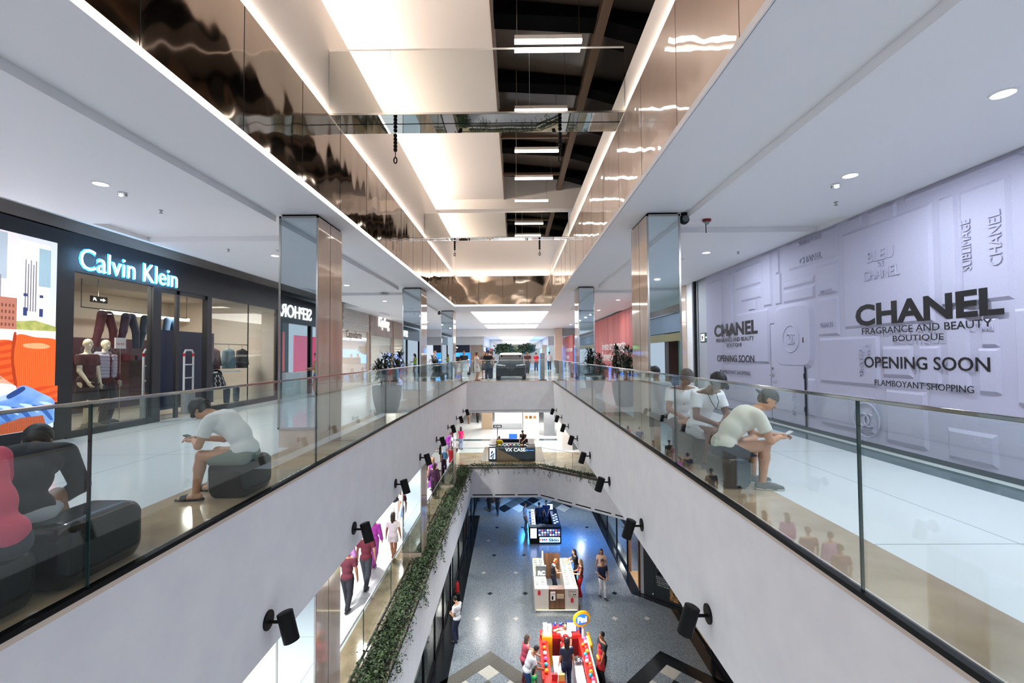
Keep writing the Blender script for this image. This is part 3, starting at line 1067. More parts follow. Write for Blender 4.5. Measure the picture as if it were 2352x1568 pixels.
def yucca(label, loc, H, seed, pot=True, pr=.34, ph=.72, nst=9):
    rnd = random.Random(seed)
    t = thing('potted_palm', label, 'potted plant', loc, 0, 'dark leaved plants in tall grey pots')
    MB().lathe([(pr * .5, 0), (pr * .66, .02), (pr * .84, .2), (pr * .95, .42), (pr, ph - .06), (pr, ph), (pr * .93, ph), (pr * .9, ph - .05), (.02, ph - .05)], n=32).build('pot', mat('pot_grey', '63686d', .4), t, local=True, smooth=True)
    st, fo = MB(), MB()
    for k in range(nst):
        a = rnd.uniform(0, 2 * PI)
        rr = pr * .75 * math.sqrt(rnd.random())
        b = Vector((rr * math.cos(a), rr * math.sin(a), ph - .06))
        top = b + Vector((math.cos(a) * rnd.uniform(.0, .2), math.sin(a) * rnd.uniform(.05, .35), rnd.uniform(.3, 1) * (H - ph)))
        st.tube([b, (b + top) / 2 + Vector((.02, 0, 0)), top], [.02, .017, .014], 7)
        for q in (1, .72, .5):
            c = b.lerp(top, q)
            for j in range(20 if q == 1 else 12):
                az = rnd.uniform(0, 2 * PI)
                el = rnd.uniform(-.35, 1.2)
                ln = rnd.uniform(.24, .42)
                d = Vector((math.cos(az) * math.cos(el), math.sin(az) * math.cos(el), math.sin(el)))
                s = d.cross(Vector((0, 0, 1))).normalized() * .022
                p1 = c + d * ln * .5 + Vector((0, 0, .02))
                p2 = c + d * ln + Vector((0, 0, -.1 * ln - .06))
                fo.add([c - s * .4, c + s * .4, p1 + s, p1 - s, p2], [(0, 1, 2, 3), (3, 2, 4)])
    st.build('stems', mat('plant_stem', '4a4334', .8), t, local=True)
    fo.build('foliage', M_leafd, t, local=True)
    return t
yucca('tall potted plant with spiky dark leaves between first and second left columns', (-3.36, 11.9, 0), 1.62, 1, nst=14, pr=.38)
yucca('potted plant with spiky dark leaves just beyond the first right column', (3.15, 13.2, 0), 1.7, 2, nst=13, pr=.36)
yucca('potted plant with spiky dark leaves in front of the second right column', (3.15, 17.9, 0), 1.6, 3, nst=11, pr=.36)
yucca('potted plant with spiky dark leaves between second and third left columns', (-3.4, 20.5, 0), 1.5, 5, nst=8)
# ================================================================ shops of the upper storey, left side
XR, XU = (0, 1, 0), (0, 0, 1)      # reading direction on the left wall (towards +Y)
M_navyblack = mat('dark_navy_metal', '10141b', .45)
M_int = mat('shop_wall_beige', 'cfc6b8', .6)
M_intw = mat('shop_wall_white', 'e6e4e0', .6)
M_shopfloor = mat('shop_floor', 'b9aea2', .25)
M_lit = mat('lit_sign_letters', 'ffffff', .4, 0, 3.5, 'dff0ff')
M_litw = mat('lit_white_letters', 'ffffff', .4, 0, 1.0, 'ffffff')
M_halo = mat('sign_halo_blue', '1f7fd0', .5, 0, 1.6, '1b8ef0')

def poly_on(m, pts, x0, x1):
    """outline given as (y, z) with thickness x0..x1"""
    return m.prism(pts, x0, x1, lambda u, v, w: (w, u, v))

# the advertising screen at the picture's left edge
t = thing('advertising_screen', 'tall bright advertising screen with orange cushions and blue jeans at the left edge', 'screen', (WLX, 7.2, 0))
box('frame', M_navyblack, WLX - .1, WLX + .03, 5.6, 8.39, .03, 3.85, t)
SX = WLX + .032
def M_scr(n, c, e=.48):
    return mat('screen_' + n, c, .3, 0, e, c)
def stripes(n, c1, c2, scale, vec, e=.48, kind='ShaderNodeTexWave', rot=0):
    """printed pattern of the picture: fine ribs or folds between two tones"""
    m = M_scr(n, c1, e)
    if len(m.node_tree.nodes) > 2:
        return m
    b = m.node_tree.nodes['Principled BSDF']
    tc, mp = node(m, 'ShaderNodeTexCoord'), node(m, 'ShaderNodeMapping')
    mp.inputs['Scale'].default_value = vec
    mp.inputs['Rotation'].default_value = (rot, 0, 0)
    link(m, tc, 'Object', mp, 'Vector')
    w = node(m, kind, Scale=scale)
    if kind == 'ShaderNodeTexWave':
        w.bands_direction = 'Y'
        w.inputs['Distortion'].default_value = 1.5
    link(m, mp, 'Vector', w, 'Vector')
    r = node(m, 'ShaderNodeValToRGB')
    r.color_ramp.elements[0].color, r.color_ramp.elements[1].color = lin(c1), lin(c2)
    r.color_ramp.elements[0].position, r.color_ramp.elements[1].position = .3, .7
    link(m, w, 'Fac', r, 'Fac')
    link(m, r, 'Color', b, 'Base Color')
    link(m, r, 'Color', b, 'Emission Color')
    return m
SX = WLX + .032
box('picture', stripes('sky', 'cfd4ec', 'e9e2ea', .5, (1, 1, 1), .48, 'ShaderNodeTexNoise'), SX, SX + .004, 5.75, 8.15, .26, 3.585, t)
def curve(pts, n=6):
    out = []
    L = len(pts)
    for i in range(L):
        p0, p1, p2, p3 = (Vector(pts[(i + q) % L]) for q in (-1, 0, 1, 2))
        for k in range(n):
            u = k / n
            out.append(tuple(.5 * ((2 * p1) + (p2 - p0) * u + (2 * p0 - 5 * p1 + 4 * p2 - p3) * u * u + (3 * p1 - p0 - 3 * p2 + p3) * u ** 3)))
    return [(min(max(a, 5.75), 8.149), min(max(b, .262), 3.584)) for a, b in out]
def pic(m, pts, k, smooth=False):
    m = M_scr(*m) if isinstance(m, tuple) else m
    poly_on(MB(), curve(pts) if smooth else pts, SX + .004, SX + .004 + .0012 * k).build('picture_shape', m, t)
R_ = lambda a, b, c, d: [(a, c), (b, c), (b, d), (a, d)]
pic(('tower_white', 'f4f1f2'), R_(7.5, 8.02, 2.1, 3.5), 1)
pic(('tower_pink', 'ecdcdf'), R_(7.0, 7.5, 2.4, 3.58), 1)
pic(stripes('tower_teal', '7f9fb0', 'a9c2cc', 14, (1, 1, 1)), R_(7.84, 8.04, 2.75, 3.42), 2)
pic(stripes('tower_grey', 'a9b6c2', 'c2ccd4', 14, (1, 0, 3)), R_(7.02, 7.34, 2.8, 3.56), 2)
for k in range(5):
    pic(('tower_line', '6b6470'), R_(7.62 + k * .042, 7.636 + k * .042, 2.3, 3.18 - .07 * (k % 2)), 3)
    pic(('tower_line2', '8a8490'), R_(7.0 + k * .06, 7.02 + k * .06, 2.45, 2.86), 3)
for y in (7.6, 7.86):
    pic(('tower_navy', '2f3d6e'), R_(y, y + .06, 2.22, 2.36), 4)
    pic(('tower_navy', '2f3d6e'), R_(y, y + .06, 2.55, 2.6), 4)
pic(('brick', 'b5735e'), R_(5.75, 7.5, 1.95, 2.5), 4)
pic(('brick2', '8d4f40'), R_(6.5, 7.05, 1.95, 2.78), 5)
for k in range(4):
    for j in range(14):
        pic(('brick_window', '744236'), R_(6.72 + .055 * j, 6.742 + .055 * j, 2.03 + .105 * k, 2.08 + .105 * k), 6)
pic(stripes('grass', '8f9a4a', 'b9b568', 9, (1, 1, 1), .48, 'ShaderNodeTexNoise'), [(7.5, 2.12), (7.8, 2.15), (8.149, 2.06), (8.149, 1.93), (7.5, 1.96)], 5)
pic(('wall', 'e6d4ce'), R_(5.75, 8.149, 1.72, 1.98), 6)
M_or = stripes('cushion', 'f0672a', 'd8501c', 10, (1, 1, .05))
M_or2 = stripes('cushion_flat', 'e85a22', 'c8441a', 10, (1, .05, 1), rot=.25)
pic(M_or2, [(6.7, 1.74), (7.1, 1.78), (7.5, 1.74), (7.55, 1.1), (6.7, 1.05)], 7, True)
pic(M_or, [(7.5, 1.88), (7.8, 1.86), (8.2, 1.8), (8.25, 1.4), (8.2, 1.02), (7.8, .98), (7.52, 1.05), (7.44, 1.5)], 8, True)
pic(('cushion_seam', 'a43612'), [(7.46, 1.9), (7.5, 1.88), (7.47, 1.5), (7.53, 1.05), (7.49, 1.04), (7.43, 1.5)], 9, True)
pic(('cushion_gloss', 'f7a070'), [(7.62, 1.74), (7.9, 1.76), (8.05, 1.7), (7.9, 1.66), (7.65, 1.68)], 9, True)
pic(M_or2, [(7.5, 1.02), (8.2, 1.0), (8.2, .7), (7.6, .78)], 9)
pic(stripes('skin', 'dca489', 'c98a6c', 1.2, (1, 1, 1), .48, 'ShaderNodeTexNoise'), [(5.7, 2.3), (6.6, 2.25), (7.0, 2.1), (7.08, 1.75), (7.05, 1.45), (7.3, 1.2), (7.5, .98), (7.0, .8), (5.7, .75)], 10, True)
pic(('skin_shade', 'b27a60'), [(7.0, 2.08), (7.07, 1.75), (7.05, 1.45), (7.3, 1.18), (7.2, 1.22), (6.98, 1.45), (6.98, 1.8)], 11, True)
pic(('shirt', 'ecebf2'), [(5.7, 1.05), (6.8, 1.12), (7.4, 1.08), (7.52, .98), (7.42, .78), (6.6, .72), (5.7, .6)], 11, True)
pic(('shirt_shade', 'cfcfe0'), [(6.6, .98), (7.3, .95), (7.4, .84), (7.0, .8)], 12, True)
M_je = stripes('jeans', '4778c0', '8fb2e0', 2.2, (1, 1, 1.6), .48, 'ShaderNodeTexNoise')
pic(M_je, [(5.7, .7), (6.8, .8), (7.4, .92), (7.62, 1.04), (7.9, .9), (8.149, .72), (8.149, .36), (7.4, .3), (6.5, .24), (5.7, .24)], 12, True)
for q in range(5):
    y = 6.5 + q * .32
    pic(('jeans_fold', '2f5aa4'), [(y, .7), (y + .2, .62), (y + .34, .42), (y + .3, .4), (y + .16, .56), (y, .66)], 13, True)
    pic(('jeans_light', 'b4cdee'), [(y + .1, .74), (y + .3, .7), (y + .42, .55), (y + .26, .64)], 13, True)
pic(('jeans_belt', '22407a'), [(7.38, .9), (7.6, 1.02), (7.64, .96), (7.42, .84)], 14, True)
pic(stripes('red_knit', 'c0582f', '9a4322', 12, (1, 1, .05)), [(7.3, .44), (7.6, .5), (7.95, .5), (8.02, .27), (7.2, .27)], 15)
light('screen_glow', 'AREA', (WLX + .12, 6.9, 1.9), 14, (.85, .92, 1), 2, 3, (1, 0, 0))

# clothing shop with the glowing name
t = thing('clothing_storefront', 'dark clothing shop front with glowing white letters above tall windows', 'storefront', (WLX, 12.2, 0))
box('sign_fascia', M_navyblack, WLX - .1, WLX, 8.42, 16.3, 3.14, 3.87, t)
text('Calvin Klein', 'sign_lettering', M_lit, t, (WLX + .022, 8.6, 3.21), XR, XU, 2.5, .4, .018, -.016)
h = text('Calvin Klein', 'letter_halo', M_halo, t, (WLX + .004, 8.58, 3.19), XR, XU, 2.54, .44, .004, .022)
light('sign_glow', 'AREA', (WLX + .25, 9.85, 3.4), 9, (.25, .6, 1), 2.6, .4, (-1, 0, 0))
light('sign_glow', 'AREA', (WLX + .2, 9.85, 3.55), 5, (.4, .72, 1), 2.8, .25, (.4, 0, 1))
posts = [(8.40, 8.5), (10.38, 10.62), (12.22, 12.4), (15.88, 16.2)]
for a, b in posts:
    box('frame_post', M_navyblack, WLX - .12, WLX + .02, a, b, 0, 3.14, t)
box('plinth', M_navyblack, WLX - .1, WLX + .02, 8.5, 10.4, 0, .12, t)
box('plinth', M_navyblack, WLX - .1, WLX + .02, 12.4, 15.9, 0, .14, t)
box('window_pane', M_pane, WLX - .03, WLX - .018, 8.5, 10.38, .12, 3.14, t)
box('window_pane', M_pane, WLX - .03, WLX - .018, 12.4, 14.16, .14, 3.14, t)
box('window_pane', M_pane, WLX - .03, WLX - .018, 14.18, 15.88, .14, 3.14, t)
box('pane_joint', M_dark, WLX - .034, WLX - .014, 14.155, 14.185, .14, 3.14, t)
box('door_transom', M_navyblack, WLX - .08, WLX - .02, 10.6, 12.25, 3.05, 3.14, t)
box('door_post', M_navyblack, WLX - .08, WLX - .02, 11.15, 11.25, 0, 3.14, t)
IX = -12.4
struct('wall_shop_back', M_int, IX - .1, IX, 6.5, 16.3, 0, 3.6)
struct('wall_shop_side', M_int, IX, WLX - .15, 16.2, 16.3, 0, 3.6)
struct('wall_shop_side', M_int, IX, WLX - .15, 6.4, 6.5, 0, 3.6)
struct('ceiling_shop', mat('shop_ceiling', 'a49c92', .7), IX, WLX - .12, 6.5, 16.3, 3.4, 3.5)
struct('floor_shop', M_shopfloor, IX, WLX, 6.5, 16.2, .0, .012)
M_cove = mat('shop_cove', 'fff0d8', .5, 0, 1.6)
for a, b in ((7, 10.6), (12.6, 15.9)):
    tag(box('ceiling_cove_light', M_cove, -11.6, -11.45, a, b, 2.75, 2.85), 'warm cove light inside the clothing shop %s' % ('left of the door' if a < 8 else 'right of the door'), 'light strip')
light('shop_light', 'AREA', (-9.7, 9.3, 3.35), SHOP, (1, .92, .82), .8)
light('shop_light', 'AREA', (-9.7, 14, 3.35), SHOP, (1, .92, .82), .8)
# dark blue display wall behind the door opening
tag(box('display_wall', M_navy, -9.2, -9.05, 11.55, 13.6, .15, 2.2), 'dark blue display wall inside the shop door', 'display wall')
tag(box('display_wall', mat('plum_wall', '352433', .5), -11.9, -11.75, 10.4, 15.4, 0, 2.05), 'dark purple shelf wall behind the two mannequins', 'display wall')

def gate(label, y):
    t = thing('security_gate', label, 'security gate', (WLX - .35, y, 0), 0, 'anti theft gates at the clothing shop door')
    w = .17
    path = [(0, -w, 0), (0, -w, 1.6), (0, -w + .05, 1.68), (0, w - .05, 1.68), (0, w, 1.6), (0, w, 0)]
    MB().tube(path, .025, 10).build('frame', M_lgrey, t, local=True, smooth=True)
    for z in (.5, .95, 1.3):
        MB().cyl((0, -w, z), (0, w, z), .018, n=8).build('rung', M_lgrey, t, local=True)
    box('base', M_grey, -.05, .05, -w - .03, w + .03, 0, .62, t, local=True)
    for s in (-1, 1):
        MB().cyl((0, s * w, 1.52), (0, s * w, 1.6), .029, n=10).build('red_sleeve', mat('gate_red', 'b3272b', .4), t, local=True)
gate('white and red security gate seen through the window beside the mannequins', 10.75)
gate('white and red security gate standing in the shop door opening', 12.05)

# trousers hanging on a rail
t = thing('hanging_rail', 'thin black rail with hanging trousers in the left shop window', 'rail', (-10.4, 10.8, 0))
MB().cyl((-10.4, 10.8, 2.72), (-10.4, 14.3, 2.72), .012, n=8).build('bar', M_black, t)
for y in (10.8, 13.2, 14.3):
    MB().cyl((-10.4, y, 2.72), (-10.4, y, 3.4), .008, n=6).build('drop_rod', M_black, t)
for k, (y, c, lab) in enumerate(((11.45, '40222b', 'dark wine red trousers hanging in the shop window'), (12.15, '31384f', 'dark blue jeans hanging in the middle of the window'), (12.78, '2f4256', 'teal blue jeans hanging beside the window post'), (13.6, '4a6a8a', 'washed blue jeans hanging above the door'))):
    pr = [ell((-10.4, y, 2.58), (.07, .2, .1), .05, (0, 0, 1), (1, 0, 0))]
    pr = [cone((-10.4, y - .12, 2.62), (-10.4, y + .12, 2.62), .06, .06, .04)]
    for s in (-1, 1):
        pr += [cone((-10.4, y + s * .09, 2.58), (-10.37, y + s * .2, 2.2), .1, .085, .04), cone((-10.37, y + s * .2, 2.2), (-10.42, y + s * .27, 1.75), .085, .075, .03, True)]
    tag(blob('hanging_trousers', pr, .018, mat('denim_' + c, c, .85), None, (-10.4, y, 1.75), local=True), lab, 'trousers', 'trousers hanging in the clothing shop')

t = thing('hanging_rail', 'thin black rail with hanging tops in the right shop window', 'rail', (-9.3, 14.7, 1.91))
MB().cyl((-9.3, 13.65, 1.905), (-9.3, 15.75, 1.905), .01, n=8).build('bar', M_black, t)
for y in (13.65, 15.75):
    MB().cyl((-9.3, y, 1.905), (-9.3, y, 3.4), .006, n=6).build('drop_rod', M_black, t)
# shirts on hangers in the right hand window
for k, (y, c, lab) in enumerate(((13.95, '43212a', 'dark red top on a hanger in the right shop window'), (14.7, '55707a', 'grey green top on a hanger in the right shop window'), (15.42, '2a2a30', 'black jacket on a hanger in the right shop window'))):
    x = -9.3
    z = 1.72
    pr = [cone((x, y - .2, z - .06), (x, y + .2, z - .06), .06, .06, .03), cone((x, y, z - .1), (x, y, z - .6), .15, .19, .05, True),
          cone((x, y - .2, z - .07), (x, y - .31, z - .5), .06, .055, .03, True), cone((x, y + .2, z - .07), (x, y + .31, z - .5), .06, .055, .03, True)]
    o = blob('hanging_shirt', pr, .018, mat('cloth_' + c, c, .85), None, (x, y, z - .6), local=True)
    tag(o, lab, 'top', 'tops hanging in the right shop window')
    MB().tube([(x, y - .16, z + .0), (x, y, z + .07), (x, y + .16, z)], .01, 6).build('hanger', M_cream, o)
    MB().tube([(x, y, z + .07), (x, y, z + .16), (x, y + .03, z + .19)], .006, 6).build('hanger_hook', M_steel, o)
tag(box('skirt_display', mat('white_plastic', 'dfe0e2', .4), -9.35, -9.2, 13.8, 15.2, 1.0, 1.05), 'white bar shelf under the hanging tops', 'shelf')
o = tag(blob('checked_skirt', [cone((-9.3, 14.1, .95), (-9.3, 14.1, .5), .16, .3, .04, True)], .02, mat('cloth_dark', '26282c', .9), None, (-9.3, 14.1, .48), local=True), 'black and white checked skirt in the right shop window', 'skirt')
m2 = MB()
for k in range(12):
    for j in range(6):
        if (k + j) % 2:
            a0, a1 = k * PI / 6, (k + 1) * PI / 6
            z0, z1 = .5 + j * .075, .575 + j * .075
            def rr(z):
                return .302 - (z - .5) / .45 * .14 + .003
            m2.add([(-9.3 + rr(z0) * math.cos(a0), 14.1 + rr(z0) * math.sin(a0), z0), (-9.3 + rr(z0) * math.cos(a1), 14.1 + rr(z0) * math.sin(a1), z0), (-9.3 + rr(z1) * math.cos(a1), 14.1 + rr(z1) * math.sin(a1), z1), (-9.3 + rr(z1) * math.cos(a0), 14.1 + rr(z1) * math.sin(a0), z1)], [(0, 1, 2, 3)])
m2.build('check_pattern', mat('cloth_white', 'd8d8d8', .9), o)
for y, lab in ((14.7, 'pair of dark jeans folded low in the right window'), (15.2, 'pair of blue jeans folded low in the right window')):
    tag(blob('folded_jeans', [cone((-9.35, y, .42), (-9.35, y, .06), .1, .09, .03)], .02, mat('denim_2f4256', '2f4256', .85), None, (-9.35, y, 0), local=True), lab, 'jeans')
for k in range(5):
    tag(box('folded_shirt_stack', mat('cloth_' + ('5b2530', '3a2a44', '272a3a')[k % 3], ('5b2530', '3a2a44', '272a3a')[k % 3], .85), -11.7, -11.35, 11.6 + k * .5, 12.0 + k * .5, 1.42, 1.55 + .03 * (k % 2)), 'folded dark shirts on the shelf behind the mannequins, stack %s from left' % ('first', 'second', 'third', 'fourth', 'fifth')[k], 'shirts', 'folded shirts on the wall shelf')
tag(box('wall_shelf', M_dark, -11.75, -11.3, 11.4, 14.4, 1.38, 1.42), 'dark shelf with folded shirts behind the mannequins', 'shelf')
t = thing('exit_sign', 'small black and white exit sign above the trousers in the shop', 'sign', (-10.1, 10.9, 2.85))
box('plate', mat('sign_black', '101512', .4), -10.1, -10.08, 10.7, 11.15, 2.83, 2.98, t)
M_signw = mat('sign_white', 'eef2ee', .4, 0, .6)
poly_on(MB(), [(10.95, 2.885), (11.03, 2.885), (11.03, 2.86), (11.1, 2.905), (11.03, 2.95), (11.03, 2.925), (10.95, 2.925)], -10.08, -10.076).build('arrow', M_signw, t)
poly_on(MB(), [(10.76, 2.86), (10.8, 2.9), (10.84, 2.86), (10.86, 2.87), (10.83, 2.94), (10.78, 2.95)], -10.08, -10.076).build('running_figure', M_signw, t)
MB().cyl((-10.09, 10.9, 2.98), (-10.09, 10.9, 3.4), .008, n=6).build('drop_rod', M_steel, t)
t = thing('price_card', 'white price card on a stand beside the mannequins', 'card', (-9.6, 11.0, 1.75))
box('card', M_intw, -9.62, -9.6, 10.85, 11.15, 1.72, 1.98, t)
text('R$ 499', 'print', mat('print_red', 'c02a30', .6), t, (-9.598, 10.89, 1.8), XR, XU, .2, .05, .002)
MB().cyl((-9.61, 11, 0), (-9.61, 11, 1.72), .01, n=8).build('stand', M_steel, t)

# ------------------------------------------------ simpler shops further along the left side
def shop_left(label, y0, y1, ztop, head, headm, paint, goods, sign=None, depth=3.2, warm=(1, .96, .9), pw=1):
    t = thing('storefront', label, 'storefront', (WLX, (y0 + y1) / 2, 0))
    box('head_panel', headm, WLX - .15, WLX, y0, y1, head, ztop, t)
    for y in (y0, y1 - .14):
        box('frame_post', headm, WLX - .15, WLX + .01, y, y + .14, 0, head, t)
    box('window_pane', M_pane, WLX - .05, WLX - .04, y0 + .14, y1 - .14, 0, head, t)
    struct('wall_shop_back', paint, WLX - depth - .1, WLX - depth, y0, y1, 0, ztop)
    struct('wall_shop_side', paint, WLX - depth, WLX - .15, y1 - .05, y1 + .05, 0, ztop)
    struct('ceiling_shop', M_intw, WLX - depth, WLX - .15, y0, y1, head + .15, head + .25)
    light('shop_light', 'AREA', (WLX - depth * .45, (y0 + y1) / 2, head + .1), 60 * pw, warm, .8)
    for k, (y, z, hy, hz, c) in enumerate(goods):
        tag(box('shop_display', cmat(c), WLX - depth + .02, WLX - depth + .32, y - hy, y + hy, z, z + hz), '%s goods display inside the %s' % (('first', 'second', 'third', 'fourth')[k], ' '.join(label.split()[:7])), 'display')
    if sign:
        text(sign[0], 'sign_lettering', sign[4], t, (WLX + .03, sign[1], sign[2]), XR, XU, sign[3], None, .03, .01)
    return t
M_beige_h = mat('beige_head', 'a8947f', .5)
struct('wall_left_mid', M_int, WLX - .12, WLX, 16.3, 18.4, 0, 3.87)
shop_left('pale beige shop window hidden mostly behind the first left column', 18.4, 21.7, 4.1, 3.0, M_intw, M_intw, [(19.4, .3, .5, .9, 'a88f7c'), (20.8, .3, .4, 1.4, '6e7a86')])
t = shop_left('shop with a white honeycomb screen above its window', 21.75, 25.9, 4.15, 2.82, mat('pink_beige_panel', 'b7a090', .5), mat('pinkish_white', 'dcccc4', .6), [(22.6, 1.25, .35, .5, '3c4a7a'), (23.9, 1.2, .5, .55, '23262c'), (22.8, .1, .6, .5, 'caa0a4'), (24.6, .1, .4, .9, 'ded6d0')], None)
m = MB()
for j in range(8):
    for k in range(21):
        y, z = 21.95 + k * .185 + (.0925 if j % 2 else 0), 2.9 + j * .155
        if y > 25.7:
            continue
        pts = [(y + .088 * math.cos(a), z + .088 * math.sin(a)) for a in [PI / 6 + PI / 3 * q for q in range(6)]]
        pin = [(y + .058 * math.cos(a), z + .058 * math.sin(a)) for a in [PI / 6 + PI / 3 * q for q in range(6)]]
        for q in range(6):
            r = (q + 1) % 6
            m.add([(WLX + .03, *pts[q]), (WLX + .03, *pts[r]), (WLX + .03, *pin[r]), (WLX + .03, *pin[q]), (WLX, *pin[q]), (WLX, *pin[r])], [(0, 1, 2, 3), (3, 2, 5, 4)])
m.build('honeycomb_screen', M_intw, t)
text('Capodarte', 'window_lettering', mat('letter_brown', '4a3a34', .5), t, (WLX - .02, 22.4, 2.3), XR, XU, 2.3, None, .01)
shop_left('concrete fronted bag shop with white illuminated name', 26.1, 30.9, 4.15, 2.7, noisy(mat('concrete_panel', 'a3948a', .6), 2, '96887e', 'b0a299'), M_intw, [(27, .3, .4, 1.3, 'c8453a'), (28.2, .5, .3, .7, '3f6d9c'), (29.4, .2, .4, 1.4, 'd8c9b4'), (30.2, .3, .3, 1.0, '7a5a8c')], ('Kipling', 27.6, 3.1, 2.3, M_litw))
shop_left('narrow beige shop front before the green one', 31.1, 34.4, 4.0, 2.7, M_beige_h, M_int, [(32, .2, .4, 1.6, '3b4a38'), (33.4, .4, .4, 1.1, '8a4a3a')])
shop_left('shop front with a green upper panel on the far left', 34.6, 38.6, 4.0, 2.75, mat('green_panel', '4b7a4e', .5), mat('dark_green_wall', '27402c', .6), [(35.4, .2, .5, 1.7, '1c1f24'), (37.2, .3, .5, 1.2, '5c7a60')])
struct('wall_left_far', M_int, WLX - .12, WLX, 38.6, 42, 0, 3.87)

# what the column mirrors show: the shops beside and behind the camera
t = thing('perfume_storefront', 'black perfume shop front with white letters, seen in the left column mirror', 'storefront', (WLX, -2, 0))
box('sign_fascia', M_black_gloss, WLX - .15, WLX + .02, -8, 4.0, 2.72, 3.7, t)
text('SEPHORA', 'sign_lettering', M_litw, t, (WLX + .05, -3.4, 2.92), XR, XU, 2.85, .48, .03, .01)
for y in (-8, -3.6, -1.2, .8, 3.85):
    box('frame_post', M_black_gloss, WLX - .12, WLX + .02, y, y + .16, 0, 2.72, t)
box('window_pane', M_pane, WLX - .05, WLX - .04, -3.4, -1.2, 0, 2.72, t)
struct('wall_shop_back', M_dark, -11.6, -11.5, -8, 5.5, 0, 3.6)
struct('ceiling_shop', M_intw, -11.5, WLX - .15, -8, 5.5, 3.3, 3.4)
light('shop_light', 'AREA', (-9.8, -2.5, 3.25), SHOP, (1, .97, .93), .8)
for k, (y0, y1, z0, z1, c) in enumerate(((-3.4, -2.2, .9, 2.5, 'c9382c'), (-1.0, .6, .9, 2.4, 'd9552f'), (1.1, 2.6, .8, 2.3, 'cfd3dc'), (-6.5, -4.2, .6, 2.4, 'd8456a'))):
    tag(box('shop_poster', mat('poster_' + c, c, .5, 0, .5, c), -9.4, -9.36, y0, y1, z0, z1), 'bright %s poster in the perfume shop seen in the column mirror' % ('red', 'orange', 'pale grey', 'pink')[k], 'poster')
    tag(box('display_table', M_intw, -9.3, -8.7, y0, y1, 0, .85), 'white display table under the %s poster of the perfume shop' % ('red', 'orange', 'pale grey', 'pink')[k], 'table')
struct('wall_left_near', M_dark, WLX - .12, WLX, 4.0, 5.6, 0, 3.86)

# ------------------------------------------------ right side: printed hoarding
M_hoard = noisy(mat('printed_hoarding', 'abaabf', .75), 160, 'a5a4b9', 'b1b0c5', bump=.12, dist=.003)
M_ink = mat('black_print', '0e0e12', .5)
H = thing('printed_hoarding', 'lilac grey hoarding printed with embossed perfume boxes and black lettering', 'hoarding', (WRX, 8, 0))
box('board', M_hoard, WRX, WRX + .1, 1.0, 13.45, .07, 3.765, H)
struct('baseboard_right', mat('dark_baseboard', '3d4750', .4), WRX - .004, WRX + .1, 1.0, 13.45, 0, .07)
REL = [(6.144, 7.818, 1.9, 3.53), (5.79, 6.04, 2.1, 3.53), (5.16, 5.76, 2.09, 3.52), (7.93, 9.36, 3.18, 3.76), (7.94, 8.49, 2.55, 3.11), (7.94, 8.5, 1.8, 2.5), (7.09, 8.477, .96, 1.77), (10.41, 11.36, 2.77, 3.06), (10.68, 11.0, 2.52, 2.76), (10.14, 11.62, 1.27, 2.5), (9.98, 10.345, 2.54, 3.73), (9.635, 9.87, 2.54, 3.2), (9.68, 9.83, 3.2, 3.79), (8.56, 9.565, 2.82, 2.97), (8.56, 9.565, 2.53, 2.79), (10.4, 11.64, 3.1, 3.62), (7.38, 7.69, 3.56, 3.85), (6.7, 7.25, 3.48, 3.85), (5.0, 6.57, 3.66, 3.84), (6.08, 6.4, 1.05, 1.58), (5.69, 5.99, .99, 2.05), (5.345, 5.546, 1.56, 1.9), (5.336, 5.59, 1.0, 1.54), (4.9, 5.17, .9, 1.98), (6.5, 7.04, 1.13, 1.59), (12.36, 13.3, .88, 3.55), (11.8, 12.05, 2.1, 3.6), (7.2, 8.475, .2, .78), (5.4, 6.02, .12, .52), (9.08, 9.94, .2, 1.0), (8.62, 8.84, .3, 1.01), (4.2, 4.8, .3, 2.2), (3.5, 4.1, 1.0, 3.2), (6.3, 7.0, .15, .95)]
m = MB()
for y0, y1, z0, z1 in REL:
    z1 = min(z1, 3.74)
    i, d = .045, .03
    if y1 - y0 < .35:
        i = .03
    vs = [(WRX, y0, z0), (WRX, y1, z0), (WRX, y1, z1), (WRX, y0, z1), (WRX - d, y0 + i, z0 + i), (WRX - d, y1 - i, z0 + i), (WRX - d, y1 - i, z1 - i), (WRX - d, y0 + i, z1 - i)]
    m.add(vs, [(0, 1, 5, 4), (1, 2, 6, 5), (2, 3, 7, 6), (3, 0, 4, 7), (4, 5, 6, 7)])
n = 40
rim, top = [], []
for k in range(n):
    a = 2 * PI * k / n
    sx, sz = math.copysign(abs(math.cos(a)) ** .35, math.cos(a)), math.copysign(abs(math.sin(a)) ** .35, math.sin(a))
    rim.append((WRX, 9.28 + .665 * sx, 1.85 + .665 * sz))
    top.append((WRX - .045, 9.28 + .59 * sx, 1.85 + .59 * sz))
m.add(rim + top, [(k, (k + 1) % n, n + (k + 1) % n, n + k) for k in range(n)] + [tuple(range(n, 2 * n))])
vs = [(WRX, 6.5, 1.55), (WRX, 6.02, 1.55), (WRX, 6.1, 1.75), (WRX, 6.4, 1.75)]
o = m.build('embossed_pattern', M_hoard, H, bevel=.012)
RL, RU = (0, -1, 0), (0, 0, 1)     # reading direction on the right wall
def htext(s, y0, z0, w, h, mt=M_ink, depth=.003, bold=0, up=RU, right=RL, name='lettering', x=WRX - .034):
    return text(s, name, mt, H, (x, y0, z0), right, up, w, h, depth, bold)
htext('CHANEL', 7.53, 1.925, 2.28, .345, bold=.035)
htext('FRAGRANCE AND BEAUTY', 7.4, 1.79, 2.01, .1)
htext('BOUTIQUE', 6.8, 1.645, .8, .1)
htext('OPENING SOON', 7.37, 1.26, 1.94, .175, bold=.008)
htext('FLAMBOYANT SHOPPING', 7.17, .99, 1.54, .09)
